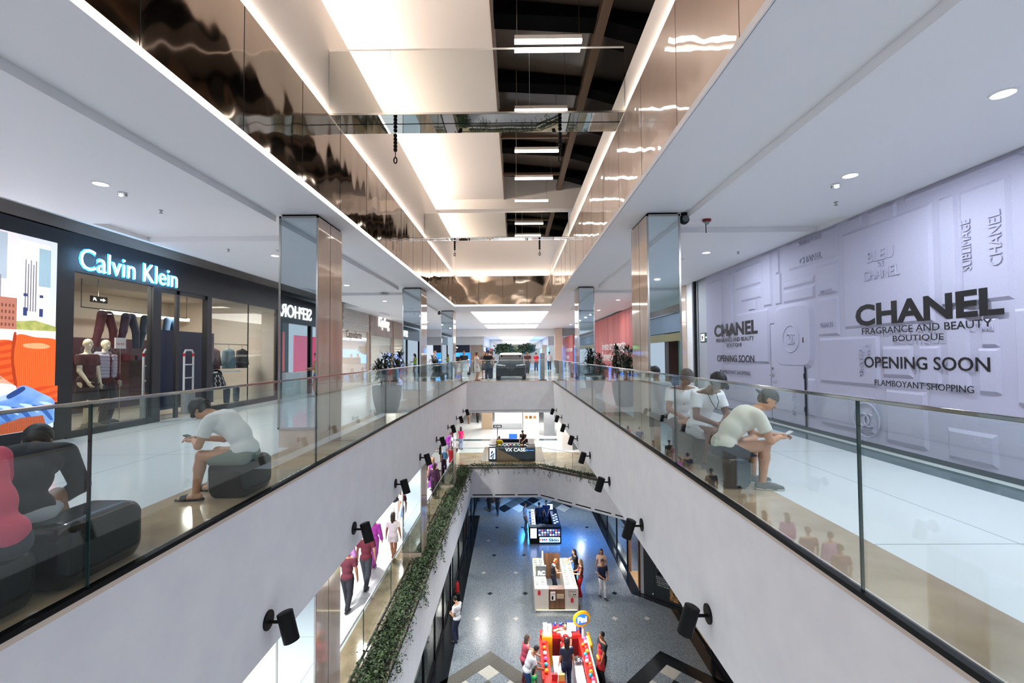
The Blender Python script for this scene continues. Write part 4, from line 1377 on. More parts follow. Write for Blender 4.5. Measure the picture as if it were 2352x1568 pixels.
htext('CHANEL', 12.86, 1.955, 2.29, .34, bold=.035)
htext('FRAGRANCE AND BEAUTY', 12.75, 1.81, 2.0, .1)
htext('BOUTIQUE', 12.12, 1.66, .8, .1)
htext('OPENING SOON', 12.71, 1.28, 1.96, .175, bold=.008)
htext('FLAMBOYANT SHOPPING', 12.54, .97, 1.6, .09)
E_ = dict(mt=M_hoard, depth=.011, name='embossed_lettering')
htext('BLEU', 7.24, 2.92, .5, .17, **E_)
htext('DE', 7.04, 2.83, .12, .07, **E_)
htext('CHANEL', 7.33, 2.64, .68, .16, **E_)
htext('SUBLIMAGE', 8.97, 3.6, .66, .1, **E_)
htext('CHANEL', 8.96, 3.24, .65, .12, **E_)
htext('SUBLIMAGE', 5.6, 2.51, .63, .12, up=(0, 1, 0), right=(0, 0, 1), **E_)
htext('CHANEL', 5.25, 2.51, .64, .14, up=(0, 1, 0), right=(0, 0, 1), **E_)
htext('LES BEIGES', 8.37, 2.58, .3, .06, **E_)
htext('CHANEL', 8.4, 1.97, .34, .08, **E_)
htext('CHANEL', 7.47, 1.56, .45, .09, up=(0, -1, 0), right=(0, 0, -1), **E_)
htext('N5', 7.32, 1.62, .16, .07, up=(0, -1, 0), right=(0, 0, -1), **E_)
htext('CHANEL', 5.53, 1.75, .16, .05, **E_)
htext('SUBLIMAGE', 9.3, .75, .5, .12, up=(0, -1, 0), right=(0, 0, -1), **E_)
def ring(m, y, z, R, r, x, a0=0, a1=2 * PI, n=36):
    pts = [(x, y + R * math.cos(a0 + (a1 - a0) * k / n), z + R * math.sin(a0 + (a1 - a0) * k / n)) for k in range(n + 1)]
    return m.tube(pts, r, 8)
for y, z, s in ((9.29, 1.79, 1), (7.35, .42, 1.0)):
    m = MB()
    ring(m, y, z, .27 * s, .012, WRX - .046)
    ring(m, y + .05 * s, z, .1 * s, .016 * s, WRX - .046, .8, 2 * PI - .8)
    ring(m, y - .05 * s, z, .1 * s, .016 * s, WRX - .046, PI + .8, 3 * PI - .8)
    m.build('embossed_emblem', M_hoard, H, smooth=True)
# door cut in the hoarding
M_line = mat('door_gap', '2a2c33', .6)
d = MB()
d.box(WRX - .036, WRX, 8.893, 8.907, .07, 2.14).box(WRX - .036, WRX, 8.9, 10.05, 2.133, 2.147).box(WRX - .036, WRX, 10.043, 10.05, .07, 2.14)
d.build('door_gap', M_line, H)
dd = box('door', M_hoard, WRX - .034, WRX, 8.91, 10.04, .09, 2.13, H)
for z in (.35, 1.0, 1.7):
    box('hinge', M_dark, WRX - .045, WRX - .03, 8.885, 8.915, z, z + .1, dd)
MB().tube([(WRX - .03, 9.97, 1.02), (WRX - .1, 9.97, 1.02), (WRX - .1, 9.85, 1.02)], .014, 10).build('handle', M_chrome, dd, smooth=True)
MB().cyl((WRX - .03, 9.97, 1.17), (WRX - .05, 9.97, 1.17), .028, n=16).build('lock', M_chrome, dd)
MB().cyl((WRX - .03, 9.97, 1.02), (WRX - .045, 9.97, 1.02), .03, n=16).build('rose', M_chrome, dd)
# exit sign beside the hoarding
t = thing('exit_sign', 'green exit sign with running figure on the grey wall beside the hoarding', 'sign', (5.74, 13.75, 1.86))
M_gsign = mat('exit_green', '0f3d33', .4)
box('plate', M_gsign, 5.735, 5.75, 13.48, 14.12, 1.85, 2.13, t)
fr = lambda u, v, w: (w, u, v)
MB().prism([(13.75, 1.97), (13.62, 1.97), (13.62, 1.92), (13.5, 1.99), (13.62, 2.06), (13.62, 2.01), (13.75, 2.01)], 5.73, 5.735, fr).build('arrow', M_signw, t)
MB().prism([(14.08, 1.88), (13.82, 1.88), (13.82, 2.1), (14.08, 2.1)], 5.731, 5.735, fr).build('door_symbol', M_signw, t)
MB().prism([(14.04, 1.9), (13.98, 1.97), (14.03, 2.02), (13.96, 2.05), (13.88, 1.99), (13.93, 1.98), (13.9, 1.9), (13.95, 1.95), (13.99, 1.9)], 5.727, 5.731, fr).build('running_figure', M_gsign, t)
# red hoardings further on
M_redh = noisy(mat('red_hoarding', 'b9534c', .45), 1.5, 'b04a43', 'c2605a', vec=(1, 1, .15))
for k, (y0, y1, x) in enumerate(((18.6, 33.4, 5.62), (36.4, 43.8, 4.6))):
    t = thing('red_hoarding', ('long red hoarding with white slogan between the two right columns', 'small red hoarding with white slogan at the far right')[k], 'hoarding', (x, (y0 + y1) / 2, 0))
    box('board', M_redh, x, x + .1, y0, y1, .02, 3.75 if k == 0 else 3.1, t)
    yb = y0 + (10.8 if k == 0 else 5)
    sc = 1 if k == 0 else .8
    text('Invente um momento', 'lettering', M_litw if 0 else mat('letter_white', 'f2eded', .5), t, (x - .012, yb, 1.75), RL, RU, 6.2 * sc, None, .006, .012)
    text('Reinvente', 'lettering', mat('letter_white', 'f2eded', .5), t, (x - .012, yb, 1.1), RL, RU, 3.2 * sc, None, .006, .012)
    for q in range(1, 10 if k == 0 else 4):
        box('panel_joint', mat('red_joint', '8e3a35', .5), x - .003, x, y0 + q * 1.5, y0 + q * 1.5 + .012, .02, 3.7 if k == 0 else 3.05, t)
# green boutique beside the camera on the right (seen in the right column mirror)
G = thing('boutique', 'boutique with green walls and a brown pillar, seen in the right column mirror', 'storefront', (6.4, -4, 0))
box('head_band', mat('grey_blue_band', '8d97a6', .5), 6.2, 6.5, -12, .5, 2.35, 3.1, G)
box('gold_band', mat('gold_band', 'a98f52', .3, .6), 6.15, 6.4, -12, .5, 2.0, 2.3, G)
box('slat_band', M_beam, 6.05, 6.12, -12, .5, 3.1, 3.35, G)
box('pillar', mat('pillar_brown', '3d1c14', .4), 6.3, 6.7, -4.1, -3.6, 0, 2.35, G)
struct('wall_boutique_back', noisy(mat('green_wall', '1f7a4c', .4), 1.2, '115a36', '2f9a66'), 9.5, 9.6, -12, .5, 0, 3.6)
struct('wall_boutique_end', M_white, 5.75, 9.5, .9, 1.0, 0, HC)
light('shop_light', 'AREA', (7.8, -4, 3.3), SHOP * .8, (1, .97, .9), .8)
rnd = random.Random(2)
for k in range(22):
    y = -7.2 + k * .24
    c = ('d8d2c2', 'b9bcae', '222222', 'c7b26a', '7a8f8a')[rnd.randrange(5)]
    tag(blob('hanging_dress', [cone((8.6, y, 1.45), (8.6, y, .55 + .1 * rnd.random()), .07, .1, .02)], .03, cmat(c), None, (8.6, y, .5), local=True), 'garment on the clothes rail of the green boutique in the column mirror', 'garment', 'garments on the boutique rail')
t = thing('clothes_rail', 'long clothes rail in the green boutique', 'rail', (8.6, -4.5, 0))
MB().cyl((8.6, -7.4, 1.55), (8.6, -1.8, 1.55), .015, n=8).build('bar', M_chrome, t)
for y in (-7.4, -1.8):
    MB().cyl((8.6, y, 0), (8.6, y, 1.55), .015, n=8).build('leg', M_chrome, t)
# ================================================================ people
SKIN = {'a': 'c89576', 'b': '9c6a4c', 'c': 'd8a98c', 'd': '6f4632', 'm': 'd9cdb0'}

def ik(Sx, T, a, b, pole):
    Sx, T, pole = Vector(Sx), Vector(T), Vector(pole)
    d = T - Sx
    L = min(max(d.length, abs(a - b) + .01), (a + b) * .999)
    u = d.normalized()
    T2 = Sx + u * L
    x = (a * a - b * b + L * L) / (2 * L)
    h = math.sqrt(max(a * a - x * x, 0))
    p = (pole - u * pole.dot(u))
    p = p.normalized() if p.length > 1e-6 else u.orthogonal().normalized()
    return Sx + u * x + p * h, T2

def person(label, loc, face, H=1.7, lean=0, hunch=0, hip=None, feet=None, hands=None, nod=0, turn=0, top=('tee', 'e8e8e8'), low=('trousers', '2b3140'), shoes='1c1c1e', hair=('short', '1b1512'), skin='a', vox=.018, foot_dir=None, knees=None, elbows=None, fem=False, extra=None, features=True, group=None, hand_dir=None, cat='person', name='person', side=0):
    """a standing, walking or seated figure; local axes: x to the figure's right, y forward, z up"""
    s = H * .975
    hz = hip if hip is not None else .535 * s
    t1 = Vector((side, math.sin(lean), math.cos(lean))).normalized()
    t2 = Vector((side, math.sin(lean + hunch), math.cos(lean + hunch))).normalized()
    hp = Vector((0, 0, hz))
    mid = hp + t1 * .15 * s
    sc = mid + t2 * .155 * s
    nl = lean + hunch + nod * .5
    nd = Vector((0, math.sin(nl), math.cos(nl)))
    nb = sc + t2 * .02 * s
    hn = lean * .35 + hunch * .35 + nod
    hu = Vector((0, math.sin(hn), math.cos(hn)))
    hf = Vector((0, math.cos(hn), -math.sin(hn)))
    hf = Matrix.Rotation(turn, 3, hu) @ hf
    hr = hf.cross(hu)
    hc = nb + nd * .062 * s + hu * .055 * s + hf * .012 * s
    sw = (.098 if fem else .112) * s
    R = Vector((1, 0, 0))
    if feet is None:
        feet = [(-.055 * s, .0, 0), (.055 * s, .02, 0)]
    if hands is None:
        hands = [(-.16 * s, .05, hz - .02 * s), (.16 * s, .05, hz - .02 * s)]
    sk = mat('skin_' + skin, SKIN[skin], .5)
    B = []
    tors = lambda g: [ell(hp + t1 * .02 * s, (.092 * s + g, .066 * s + g, .075 * s), .04, t1, (0, 1, -.001)),
                      ell(mid - t1 * .01 * s, (.078 * s + g, .058 * s + g, .1 * s), .04, (t1 + t2), (0, 1, -.001)),
                      ell(sc - t2 * .06 * s, (.098 * s + g, .067 * s + g, .1 * s), .04, t2, (0, 1, -.001)),
                      cone(sc - R * (sw - .025 * s) - t2 * .012 * s, sc + R * (sw - .025 * s) - t2 * .012 * s, .036 * s + g, .036 * s + g, .04)]
    B += tors(0)
    B.append(cone(nb - nd * .03 * s, nb + nd * .05 * s, .034 * s, .03 * s, .02))
    # head: skull, jaw, nose, ears
    B.append(ell(hc + hu * .012 * s, (.0445 * s, .054 * s, .054 * s), .015, hu, hf))
    B.append(ell(hc - hu * .028 * s + hf * .012 * s, (.034 * s, .038 * s, .042 * s), .02, hu, hf))
    B.append(cone(hc - hu * .0 * s + hf * .05 * s, hc - hu * .018 * s + hf * .06 * s, .0045 * s, .0085 * s, .012))
    for q in (-1, 1):
        B.append(ell(hc + hr * q * .045 * s - hu * .004 * s, (.006 * s, .012 * s, .018 * s), .006, hu, hf))
    arms, legs = [], []
    fl = .02 * s
    for i, q in enumerate((-1, 1)):
        sh = sc + R * q * sw - t2 * .012 * s
        pole = Vector((q * .5, -.6, -.6)) if elbows is None else Vector(elbows[i])
        el, wr = ik(sh, hands[i], .172 * s, .15 * s, pole)
        arms.append((sh, el, wr))
        B += [cone(sh, el, .031 * s, .024 * s, .02), cone(el, wr, .0245 * s, .0165 * s, .015)]
        fd = (wr - el).normalized()
        if hand_dir:
            fd = Vector(hand_dir[i]).normalized()
        pn = Vector((-q, .15, 0))
        if abs(fd.z) < .6:
            pn = Vector((-q * .5, 0, -1))
        pn = (pn - fd * pn.dot(fd)).normalized()
        sv = fd.cross(pn) * q
        pc = wr + fd * .03 * s
        B.append(ell(pc, (.012 * s, .03 * s, .024 * s), .012, sv, fd))
        fr = max(.0047 * s, .5 * vox)
        for j, (o, ln) in enumerate(((.017, .042), (.006, .047), (-.005, .044), (-.016, .035))):
            b0 = pc + fd * .022 * s + sv * o * s
            b1 = b0 + (fd * .9 + pn * .3).normalized() * ln * .55 * s
            b2 = b1 + (fd * .55 + pn * .85).normalized() * ln * .5 * s
            B += [cone(b0, b1, fr, fr * .95, .004), cone(b1, b2, fr * .95, fr * .8, .003)]
        b0 = pc - fd * .012 * s + sv * .02 * s
        b1 = b0 + (fd * .6 + sv * .7 + pn * .3).normalized() * .03 * s
        b2 = b1 + (fd * .9 + sv * .2 + pn * .4).normalized() * .024 * s
        B += [cone(b0, b1, fr * 1.2, fr, .006), cone(b1, b2, fr, fr * .85, .003)]
        hj = hp + R * q * .052 * s - Vector((0, 0, .02 * s))
        fk = Vector(feet[i])
        ank = fk + Vector((0, 0, .047 * s))
        kp = Vector((q * .12, 1, .15)) if knees is None else Vector(knees[i])
        kn, an = ik(hj, ank, .245 * s, .238 * s, kp)
        fdir = Vector((q * .18, 1, 0)) if foot_dir is None else Vector(foot_dir[i])
        fdir.z = 0
        fdir.normalize()
        legs.append((hj, kn, an, fdir))
        B += [cone(hj, kn, (.052 if fem else .05) * s, .034 * s, .03), cone(kn, kn.lerp(an, .35), .033 * s, .034 * s, .02), cone(kn.lerp(an, .3), an, .034 * s, .021 * s, .02)]
        hl = an - Vector((0, 0, .024 * s)) - fdir * .02 * s
        B += [cone(hl, an + fdir * .065 * s - Vector((0, 0, .03 * s)), .02 * s, .017 * s, .02), cone(an + fdir * .05 * s - Vector((0, 0, .03 * s)), an + fdir * .1 * s - Vector((0, 0, .034 * s)), .02 * s, .012 * s, .015)]
    root = blob(name, B, vox, sk)
    root.location = loc
    root.rotation_euler = (0, 0, face)
    tag(root, label, cat, group)
    # clothes
    g = .013 + vox * .35
    kind, col = top[0], top[1]
    if kind:
        P = tors(g + .008)
        sl = {'tee': .62, 'long': 1, 'tank': 0, 'dress': .35, 'jacket': 1}[kind]
        for sh, el, wr in arms:
            if sl:
                e2 = sh.lerp(el, min(sl, .999) if sl < 1 else 1)
                P.append(cone(sh, e2, .033 * s + g, (.031 if sl < 1 else .026) * s + g, .03, sl < 1))
                if sl == 1:
                    P.append(cone(el, wr, .0265 * s + g, .019 * s + g, .02, True))
        cuts = [(nb - t2 * .002 * s, t2)]
        cuts.append((hp - t1 * .06 * s, -t1)) if kind != 'dress' else None
        if kind == 'dress':
            L = top[2] if len(top) > 2 else .25
            a = hp + t1 * .06 * s
            b = hp - Vector((0, 0, L * s))
            mx = (legs[0][1] + legs[1][1]) / 2
            b = Vector((b.x, mx.y * .6, b.z))
            P.append(cone(a, b, .085 * s, .085 * s + L * .16 * s, .04, True))
        blob('dress' if kind == 'dress' else {'jacket': 'jacket', 'tank': 'top'}.get(kind, 'shirt'), P, vox, mat('cloth_' + col, col, .85), root, cuts=cuts)
    lk, lc = low[0], low[1]
    if lk:
        P = [ell(hp + t1 * .01 * s, (.092 * s + g * .55, .067 * s + g * .55, .075 * s), .04, t1, (0, 1, -.001))]
        for hj, kn, an, fdir in legs:
            if lk == 'skirt':
                continue
            e = {'trousers': 1, 'shorts': .78, 'short_shorts': .45}[lk]
            k2 = hj.lerp(kn, e)
            P.append(cone(hj, k2, .054 * s + g * .7, (.036 + .016 * (1 - e) + (.012 if e < 1 else 0)) * s + g, .03, e < 1))
            if e == 1:
                P.append(cone(kn, an + Vector((0, 0, -.012 * s)), .037 * s + g * .8, .029 * s + g * .7, .02, True))
        if lk == 'skirt':
            L = low[2] if len(low) > 2 else .16
            P.append(cone(hp + t1 * .05 * s, hp - Vector((0, 0, L * s)), .09 * s, .1 * s + .1 * L * s, .03, True))
        blob({'trousers': 'trousers', 'shorts': 'shorts', 'short_shorts': 'shorts', 'skirt': 'skirt'}[lk], P, vox, mat('cloth_' + lc, lc, .85), root, cuts=[(hp + t1 * .05 * s, t1)])
    if shoes:
        for (hj, kn, an, fdir) in legs:
            z0 = an.z - .047 * s
            P = []
            if shoes.startswith('slide:'):
                c = an + fdir * .04 * s
                P = [cone(an - fdir * .028 * s + Vector((0, 0, -.047 * s + .012)), an + fdir * .05 * s + Vector((0, 0, -.047 * s + .012)), .022 * s, .024 * s, .01), cone(an + fdir * .05 * s + Vector((0, 0, -.047 * s + .012)), an + fdir * .105 * s + Vector((0, 0, -.047 * s + .012)), .024 * s, .018 * s, .01)]
                cu = [(Vector((0, 0, z0 + .022)), (0, 0, 1)), (Vector((0, 0, z0)), (0, 0, -1))]
                m = mat('slide_sole', '17181b', .5)
                sole = blob('sandal', P, vox, m, root, cuts=cu)
                blob('strap', [cone(an + fdir * .05 * s - Vector((0, 0, .03 * s)), an + fdir * .085 * s - Vector((0, 0, .033 * s)), .0265 * s, .022 * s, .01)], vox * .7, mat('slide_strap', '14161b', .3), sole, cuts=[(an + fdir * .048 * s, -fdir), (an + fdir * .088 * s, fdir), (Vector((0, 0, z0 + .01)), (0, 0, -1))])
                continue
            P = [cone(an - fdir * .02 * s - Vector((0, 0, .026 * s)), an + fdir * .07 * s - Vector((0, 0, .03 * s)), .027 * s, .026 * s, .02), cone(an + fdir * .06 * s - Vector((0, 0, .03 * s)), an + fdir * .112 * s - Vector((0, 0, .034 * s)), .026 * s, .017 * s, .015), cone(an - Vector((0, 0, .03 * s)), an + Vector((0, 0, .0)), .03 * s, .03 * s, .015, True)]
            sh = blob('shoe', P, vox, mat('shoe_' + shoes, shoes, .6), root, cuts=[(Vector((0, 0, z0)), (0, 0, -1))])
            if vox < .013:
                P = [cone(an - fdir * .02 * s - Vector((0, 0, .036 * s)), an + fdir * .11 * s - Vector((0, 0, .036 * s)), .031 * s, .023 * s, .01)]
                blob('sole', P, vox, mat('shoe_sole', 'b9babb', .6), sh, cuts=[(Vector((0, 0, z0 + .018)), (0, 0, 1)), (Vector((0, 0, z0)), (0, 0, -1))])
    if hair:
        hk, hcol = hair[0], hair[1]
        hm = mat('hair_' + hcol, hcol, .6)
        o = .006 * s
        if hk in ('short', 'long', 'bun', 'bob'):
            P = [ell(hc + hu * .016 * s - hf * .004 * s, (.0445 * s + o, .054 * s + o, .054 * s + o), .01, hu, hf)]
            n = (hf * .8 - hu * .6).normalized()
            cuts = [(hc + hf * .022 * s + hu * .012 * s, n)]
            if hk == 'short':
                cuts.append((hc - hu * .034 * s, -hu))
            blob('hair', P, vox * .8, hm, root, cuts=cuts)
            if hk == 'long':
                L = hair[2] if len(hair) > 2 else .2
                a = hc - hf * .03 * s
                P = [cone(a, a - Vector((0, .01, L * s)) - hf * .02 * s, .048 * s, .035 * s, .03), cone(a + hr * .03 * s, a + hr * .035 * s - Vector((0, 0, L * s * .8)), .025 * s, .02 * s, .03), cone(a - hr * .03 * s, a - hr * .035 * s - Vector((0, 0, L * s * .8)), .025 * s, .02 * s, .03)]
                blob('long_hair', P, vox, hm, root)
            if hk in ('bun', 'bob'):
                a = hc - hf * (.058 if hk == 'bun' else .03) * s + hu * (.03 if hk == 'bun' else -.03) * s
                blob('hair_bun' if hk == 'bun' else 'hair_back', [ell(a, (.025 * s, .025 * s, .025 * s) if hk == 'bun' else (.05 * s, .035 * s, .045 * s), .01)], vox * .8, hm, root)
        elif hk in ('cap', 'beanie', 'bucket'):
            o = .01 * s
            P = [ell(hc + hu * .02 * s - hf * .003 * s, (.0445 * s + o, .054 * s + o, .055 * s + o), .01, hu, hf)]
            n = (-hu + hf * .12).normalized()
            cuts = [(hc + hu * (.012 if hk == 'cap' else -.002) * s, n)]
            hat = blob('hat' if hk != 'cap' else 'cap', P, vox * .8, hm, root, cuts=cuts)
            if hk in ('cap', 'bucket'):
                c = hc + hu * (.018 if hk == 'cap' else .004) * s + hf * (.055 if hk == 'cap' else .0) * s * (-1 if 'back' in hair else 1)
                P = [ell(c, (.042 * s, .045 * s, .006 * s), .004, hu + hf * .25, hf) if hk == 'cap' else ell(c, (.068 * s, .077 * s, .01 * s), .004, hu, hf)]
                blob('brim', P, max(.006, vox * .5), hm, hat)
            P = [ell(hc + hu * .0 * s - hf * .012 * s, (.0445 * s + .004, .052 * s, .05 * s), .01, hu, hf)]
            blob('hair', P, vox * .8, mat('hair_1b1512', '1b1512', .6), root, cuts=[(hc + hf * .018 * s, (hf * .9 - hu * .4)), (hc - hu * .035 * s, -hu)])
    if features:
        me = mat('eye_dark', '17110e', .3)
        for q in (-1, 1):
            p = hc + hf * .0475 * s + hr * q * .018 * s + hu * .006 * s
            MB().ball(p, (.006 * s,) * 3, 8, 6).build('eye', me, root, local=True, smooth=True)
            if vox < .013:
                b = p + hu * .016 * s
                MB().tube([b - hr * .011 * s, b + hf * .002 * s, b + hr * .011 * s], .0022 * s, 6).build('eyebrow', mat('hair_1b1512', '1b1512', .6), root, local=True)
        p = hc + hf * .049 * s - hu * .037 * s
        MB().tube([p - hr * .012 * s - hf * .003 * s, p + hf * .0015 * s, p + hr * .012 * s - hf * .003 * s], .0035 * s, 6).build('mouth', mat('lip', '8f4f46', .5), root, local=True)
    if extra:
        extra(root, dict(hp=hp, sc=sc, hc=hc, hf=hf, hu=hu, hr=hr, arms=arms, legs=legs, t2=t2, s=s))
    return root

def stool(label, loc, w, d, h, rz=0):
    o = blob('stool', [rbox((0, 0, h * .52), (w / 2 - .1, d / 2 - .1, h * .48 - .1), .1), rbox((0, 0, .06), (w / 2 - .08, d / 2 - .08, .02), .04, .04)], .02, mat('stool_leather', '0d0a09', .2, spec=.35), cuts=[((0, 0, 0), (0, 0, -1))])
    o.location = loc
    o.rotation_euler = (0, 0, rz)
    return tag(o, label, 'stool', 'dark rounded stools beside the balustrades')
stool('dark rounded stool with the hunched boy sitting on it', (-3.06, 5.08, 0), .46, .56, .4)
stool('wide dark rounded stool between the pink shirt and the boy', (-3.08, 3.22, 0), .44, .66, .42)
stool('dark rounded stool under the person in the pink shirt', (-3.12, 2.52, 0), .44, .6, .36)
stool('dark stool under the nearest man at the right balustrade', (2.44, 5.3, 0), .36, .5, .38)
stool('dark stool behind the right glass under the man in the blue cap', (2.5, 6.45, 0), .4, .5, .4)
stool('dark stool under the man in the printed shirt by the right column', (2.5, 7.12, 0), .4, .5, .4)

W90, E90 = PI / 2, -PI / 2
NEAR = .0095
def shirt_print(root, g):
    c = g['sc'] - g['t2'] * .1 * g['s']
    blob('shirt_print', [ell(c + Vector((0, .1, 0)), (.06, .02, .075), .01)], .012, mat('print_brown', '6b5142', .9), root)
def chain(root, g):
    c = g['sc']
    pts = [c + Vector((-.075, .06, .03)), c + Vector((-.06, .125, -.1)), c + Vector((0, .145, -.2)), c + Vector((.06, .125, -.1)), c + Vector((.075, .06, .03))]
    MB().tube(pts, .006, 6).build('necklace', mat('necklace', '4a4a4a', .3, 1), root, local=True)
person('boy in white T-shirt and black hat hunched over a phone on the left stool', (-2.93, 4.95, 0), W90, 1.66, .42, .5, .47, [(-.16, .43, 0), (.17, .5, 0)], [(-.03, .55, .6), (.05, .55, .61)], .62, 0, ('tee', 'e9ebec'), ('shorts', '7f8981'), 'slide:', ('bucket', '15171c'), 'a', NEAR, hand_dir=[(.1, .9, .1), (-.1, .9, .1)], elbows=[(-.6, -.2, -.9), (.6, -.2, -.9)])
t = thing('smartphone', 'dark phone held in the hands of the hunched boy', 'phone', (-3.54, 4.955, .63), W90)
MB().obox((0, 0, 0), (.036, .07, .005), Matrix.Rotation(.35, 3, 'X')).build('phone_body', M_black, t, local=True, bevel=.004)
person('person in a pink T-shirt seated at the left picture edge, seen from behind', (-2.98, 2.6, 0), W90, 1.72, .3, .3, .45, [(-.2, .45, 0), (.2, .45, 0)], [(-.2, .45, .55), (.16, .5, .55)], .5, 0, ('tee', 'e0607a'), ('trousers', '3a3d46'), 'e4e4e6', ('short', '1b1512'), 'a', NEAR, elbows=[(-.8, -.2, -.6), (.8, -.2, -.6)])
person('person in dark hooded clothes leaning forward between the pink shirt and the stool', (-3.3, 3.02, 0), W90 - .9, 1.7, .55, .55, .47, [(-.14, .4, 0), (.16, .44, 0)], [(-.05, .48, .4), (.08, .5, .38)], .55, 0, ('long', '20242b'), ('trousers', 'b6bac3'), 'd5d7da', ('beanie', '16181d'), 'b', .012, elbows=[(-.8, 0, -.6), (.8, 0, -.6)])
person('man in cream T-shirt, dark shorts and cap sitting nearest at the right glass', (2.36, 5.24, 0), E90, 1.74, .5, .42, .44, [(-.13, .4, 0), (.15, .36, 0)], [(-.02, .62, .56), (.05, .61, .55)], .25, -.35, ('tee', 'e6e4d6'), ('shorts', '2b3443'), '5b6265', ('cap', '31353b', 'back'), 'a', NEAR, hand_dir=[(.2, .9, .1), (-.2, .9, .1)], elbows=[(-.6, -.2, -.9), (.6, -.2, -.9)], foot_dir=[(-.1, 1, 0), (.25, 1, 0)])
t = thing('smartphone', 'pale phone held by the nearest seated man on the right', 'phone', (3.07, 5.22, .58), E90)
MB().obox((0, 0, 0), (.036, .072, .005), Matrix.Rotation(.5, 3, 'X')).build('phone_body', M_lgrey, t, local=True, bevel=.004)
person('man in white T-shirt with dark cap and necklace sitting behind the right glass', (2.55, 6.4, 0), PI + .35, 1.78, .22, .3, .47, [(-.2, .38, 0), (.22, .36, 0)], [(-.02, .42, .6), (.08, .42, .58)], .5, .25, ('tee', 'eef0f2'), ('shorts', 'b9bcc4'), '2a2c30', ('cap', '15181d'), 'd', .011, extra=chain, elbows=[(-.8, -.2, -.5), (.8, -.2, -.5)])
person('man in white T-shirt with a printed face sitting beside the first right column', (2.52, 7.08, 0), PI + .1, 1.72, .15, .25, .47, [(-.18, .38, 0), (.18, .36, 0)], [(-.05, .4, .58), (.1, .38, .56)], .35, .2, ('tee', 'eceef0'), ('trousers', '4a3f44'), '2a2c30', ('cap', '4a4643'), 'b', .013, extra=shirt_print, elbows=[(-.8, -.2, -.5), (.8, -.2, -.5)])

# mannequins in the clothing shop window
def bare(root, g):
    pass
mq = person('cream mannequin in a dark wine T-shirt and skirt holding a handbag, left in the window', (-9.2, 9.72, .02), E90, 1.86, 0, 0, None, [(-.09, 0, 0), (.09, .06, 0)], [(-.25, .06, .92), (.22, .22, .98)], 0, -.5, ('tee', '3f2a2f'), ('skirt', '1d1c20', .3), '8a7f70', None, 'm', .014, features=False, cat='mannequin', name='mannequin', fem=True)
mq2 = person('cream mannequin in a grey padded jacket over a dark red top, right in the window', (-9.35, 10.3, .02), E90, 1.86, 0, 0, None, [(-.1, 0, 0), (.1, .05, 0)], [(-.24, .12, .95), (.26, .06, .95)], 0, -.25, ('long', '4a1f2c'), ('trousers', '1e2026'), '1b1b1d', None, 'm', .014, features=False, cat='mannequin', name='mannequin')
# open padded jacket: two fronts, back and sleeves in stitched rolls
P = []
for k in range(7):
    z = 1.06 + k * .075
    r = .045
    for sgn in (-1, 1):
        P += [cone((sgn * .07, .13, z), (sgn * .2, .06, z), r, r, .015), cone((sgn * .2, .06, z), (sgn * .2, -.08, z), r, r, .015)]
    P.append(cone((-.2, -.09, z), (.2, -.09, z), r, r, .015))
for sgn in (-1, 1):
    for k in range(8):
        a = Vector((sgn * .21, -.02, 1.5)).lerp(Vector((sgn * .3, -.02, .98)), k / 7)
        P.append(ell(a, (.068, .068, .045), .015))
    P.append(cone((sgn * .06, .05, 1.58), (sgn * .13, -.06, 1.57), .04, .045, .02))
P.append(cone((-.13, -.07, 1.57), (.13, -.07, 1.57), .045, .045, .02))
blob('padded_jacket', P, .016, mat('cloth_jacket_grey', '9a9ba8', .6), mq2)
b = thing('handbag', 'small black handbag hanging from the hand of the left mannequin', 'bag', (-9.13, 9.98, .66))
box('bag_body', M_black, -9.19, -9.07, 9.86, 10.1, .64, .82, b, bevel=.02)
MB().tube([(-9.13, 9.91, .82), (-9.13, 9.92, .92), (-9.13, 9.98, .95), (-9.13, 10.04, .92), (-9.13, 10.05, .82)], .01, 6).build('bag_handle', M_black, b)

# ------------------------------------------------ people further along the upper storey
FAR = .026
def walk(s=.2):
    return [(-.06, s, 0), (.06, -s, .02)]
P_ = person
P_('woman in a white dress holding something pale to her chest beside the car', (-2.3, 26.9, 0), E90 + .4, 1.66, 0, 0, None, None, [(-.08, .28, 1.2), (.1, .26, 1.15)], .2, 0, ('dress', 'e4dfe2', .22), (None, ''), '8a4038', ('bob', '3a2a22'), 'a', FAR, fem=True)
P_('woman with long hair and dark skirt between white dress and black shirt', (-1.95, 28.6, 0), PI - .3, 1.7, 0, 0, None, None, [(-.15, .2, 1.05), (.15, .15, 1.0)], 0, 0, ('tee', '57474a'), ('skirt', '2c2a30', .2), '8a5a44', ('long', '2a1d18', .16), 'a', FAR, fem=True)
P_('man in a black T-shirt and blue jeans seen from behind, left of the car', (-1.62, 27.0, 0), -.2, 1.78, 0, 0, None, [(-.12, 0, 0), (.14, .05, 0)], None, 0, 0, ('tee', '17181b'), ('trousers', '1e3356'), 'dfe3ea', ('short', '2a2522'), 'b', FAR)
P_('man in a grey T-shirt and black trousers just left of the car bonnet', (-1.62, 29.9, 0), .5, 1.74, 0, 0, None, None, None, 0, 0, ('tee', '8d8f92'), ('trousers', '1c1d21'), '222222', ('short', '3a2c22'), 'a', FAR)
P_('woman in a red T-shirt and blue jeans walking right of the car', (1.85, 40.5, 0), .2, 1.66, .05, 0, None, walk(), None, 0, 0, ('tee', 'd42a44'), ('trousers', '2a3a66'), 'c9c9cc', ('bun', '3a2a22'), 'a', FAR, fem=True)
P_('man in a white T-shirt and dark blue trousers walking by the cream pillar', (3.2, 43, 0), .1, 1.75, .03, 0, None, walk(.22), None, 0, 0, ('tee', 'f0f1f2'), ('trousers', '1f2f55'), 'e6e6e6', ('short', '4a3626'), 'a', FAR)
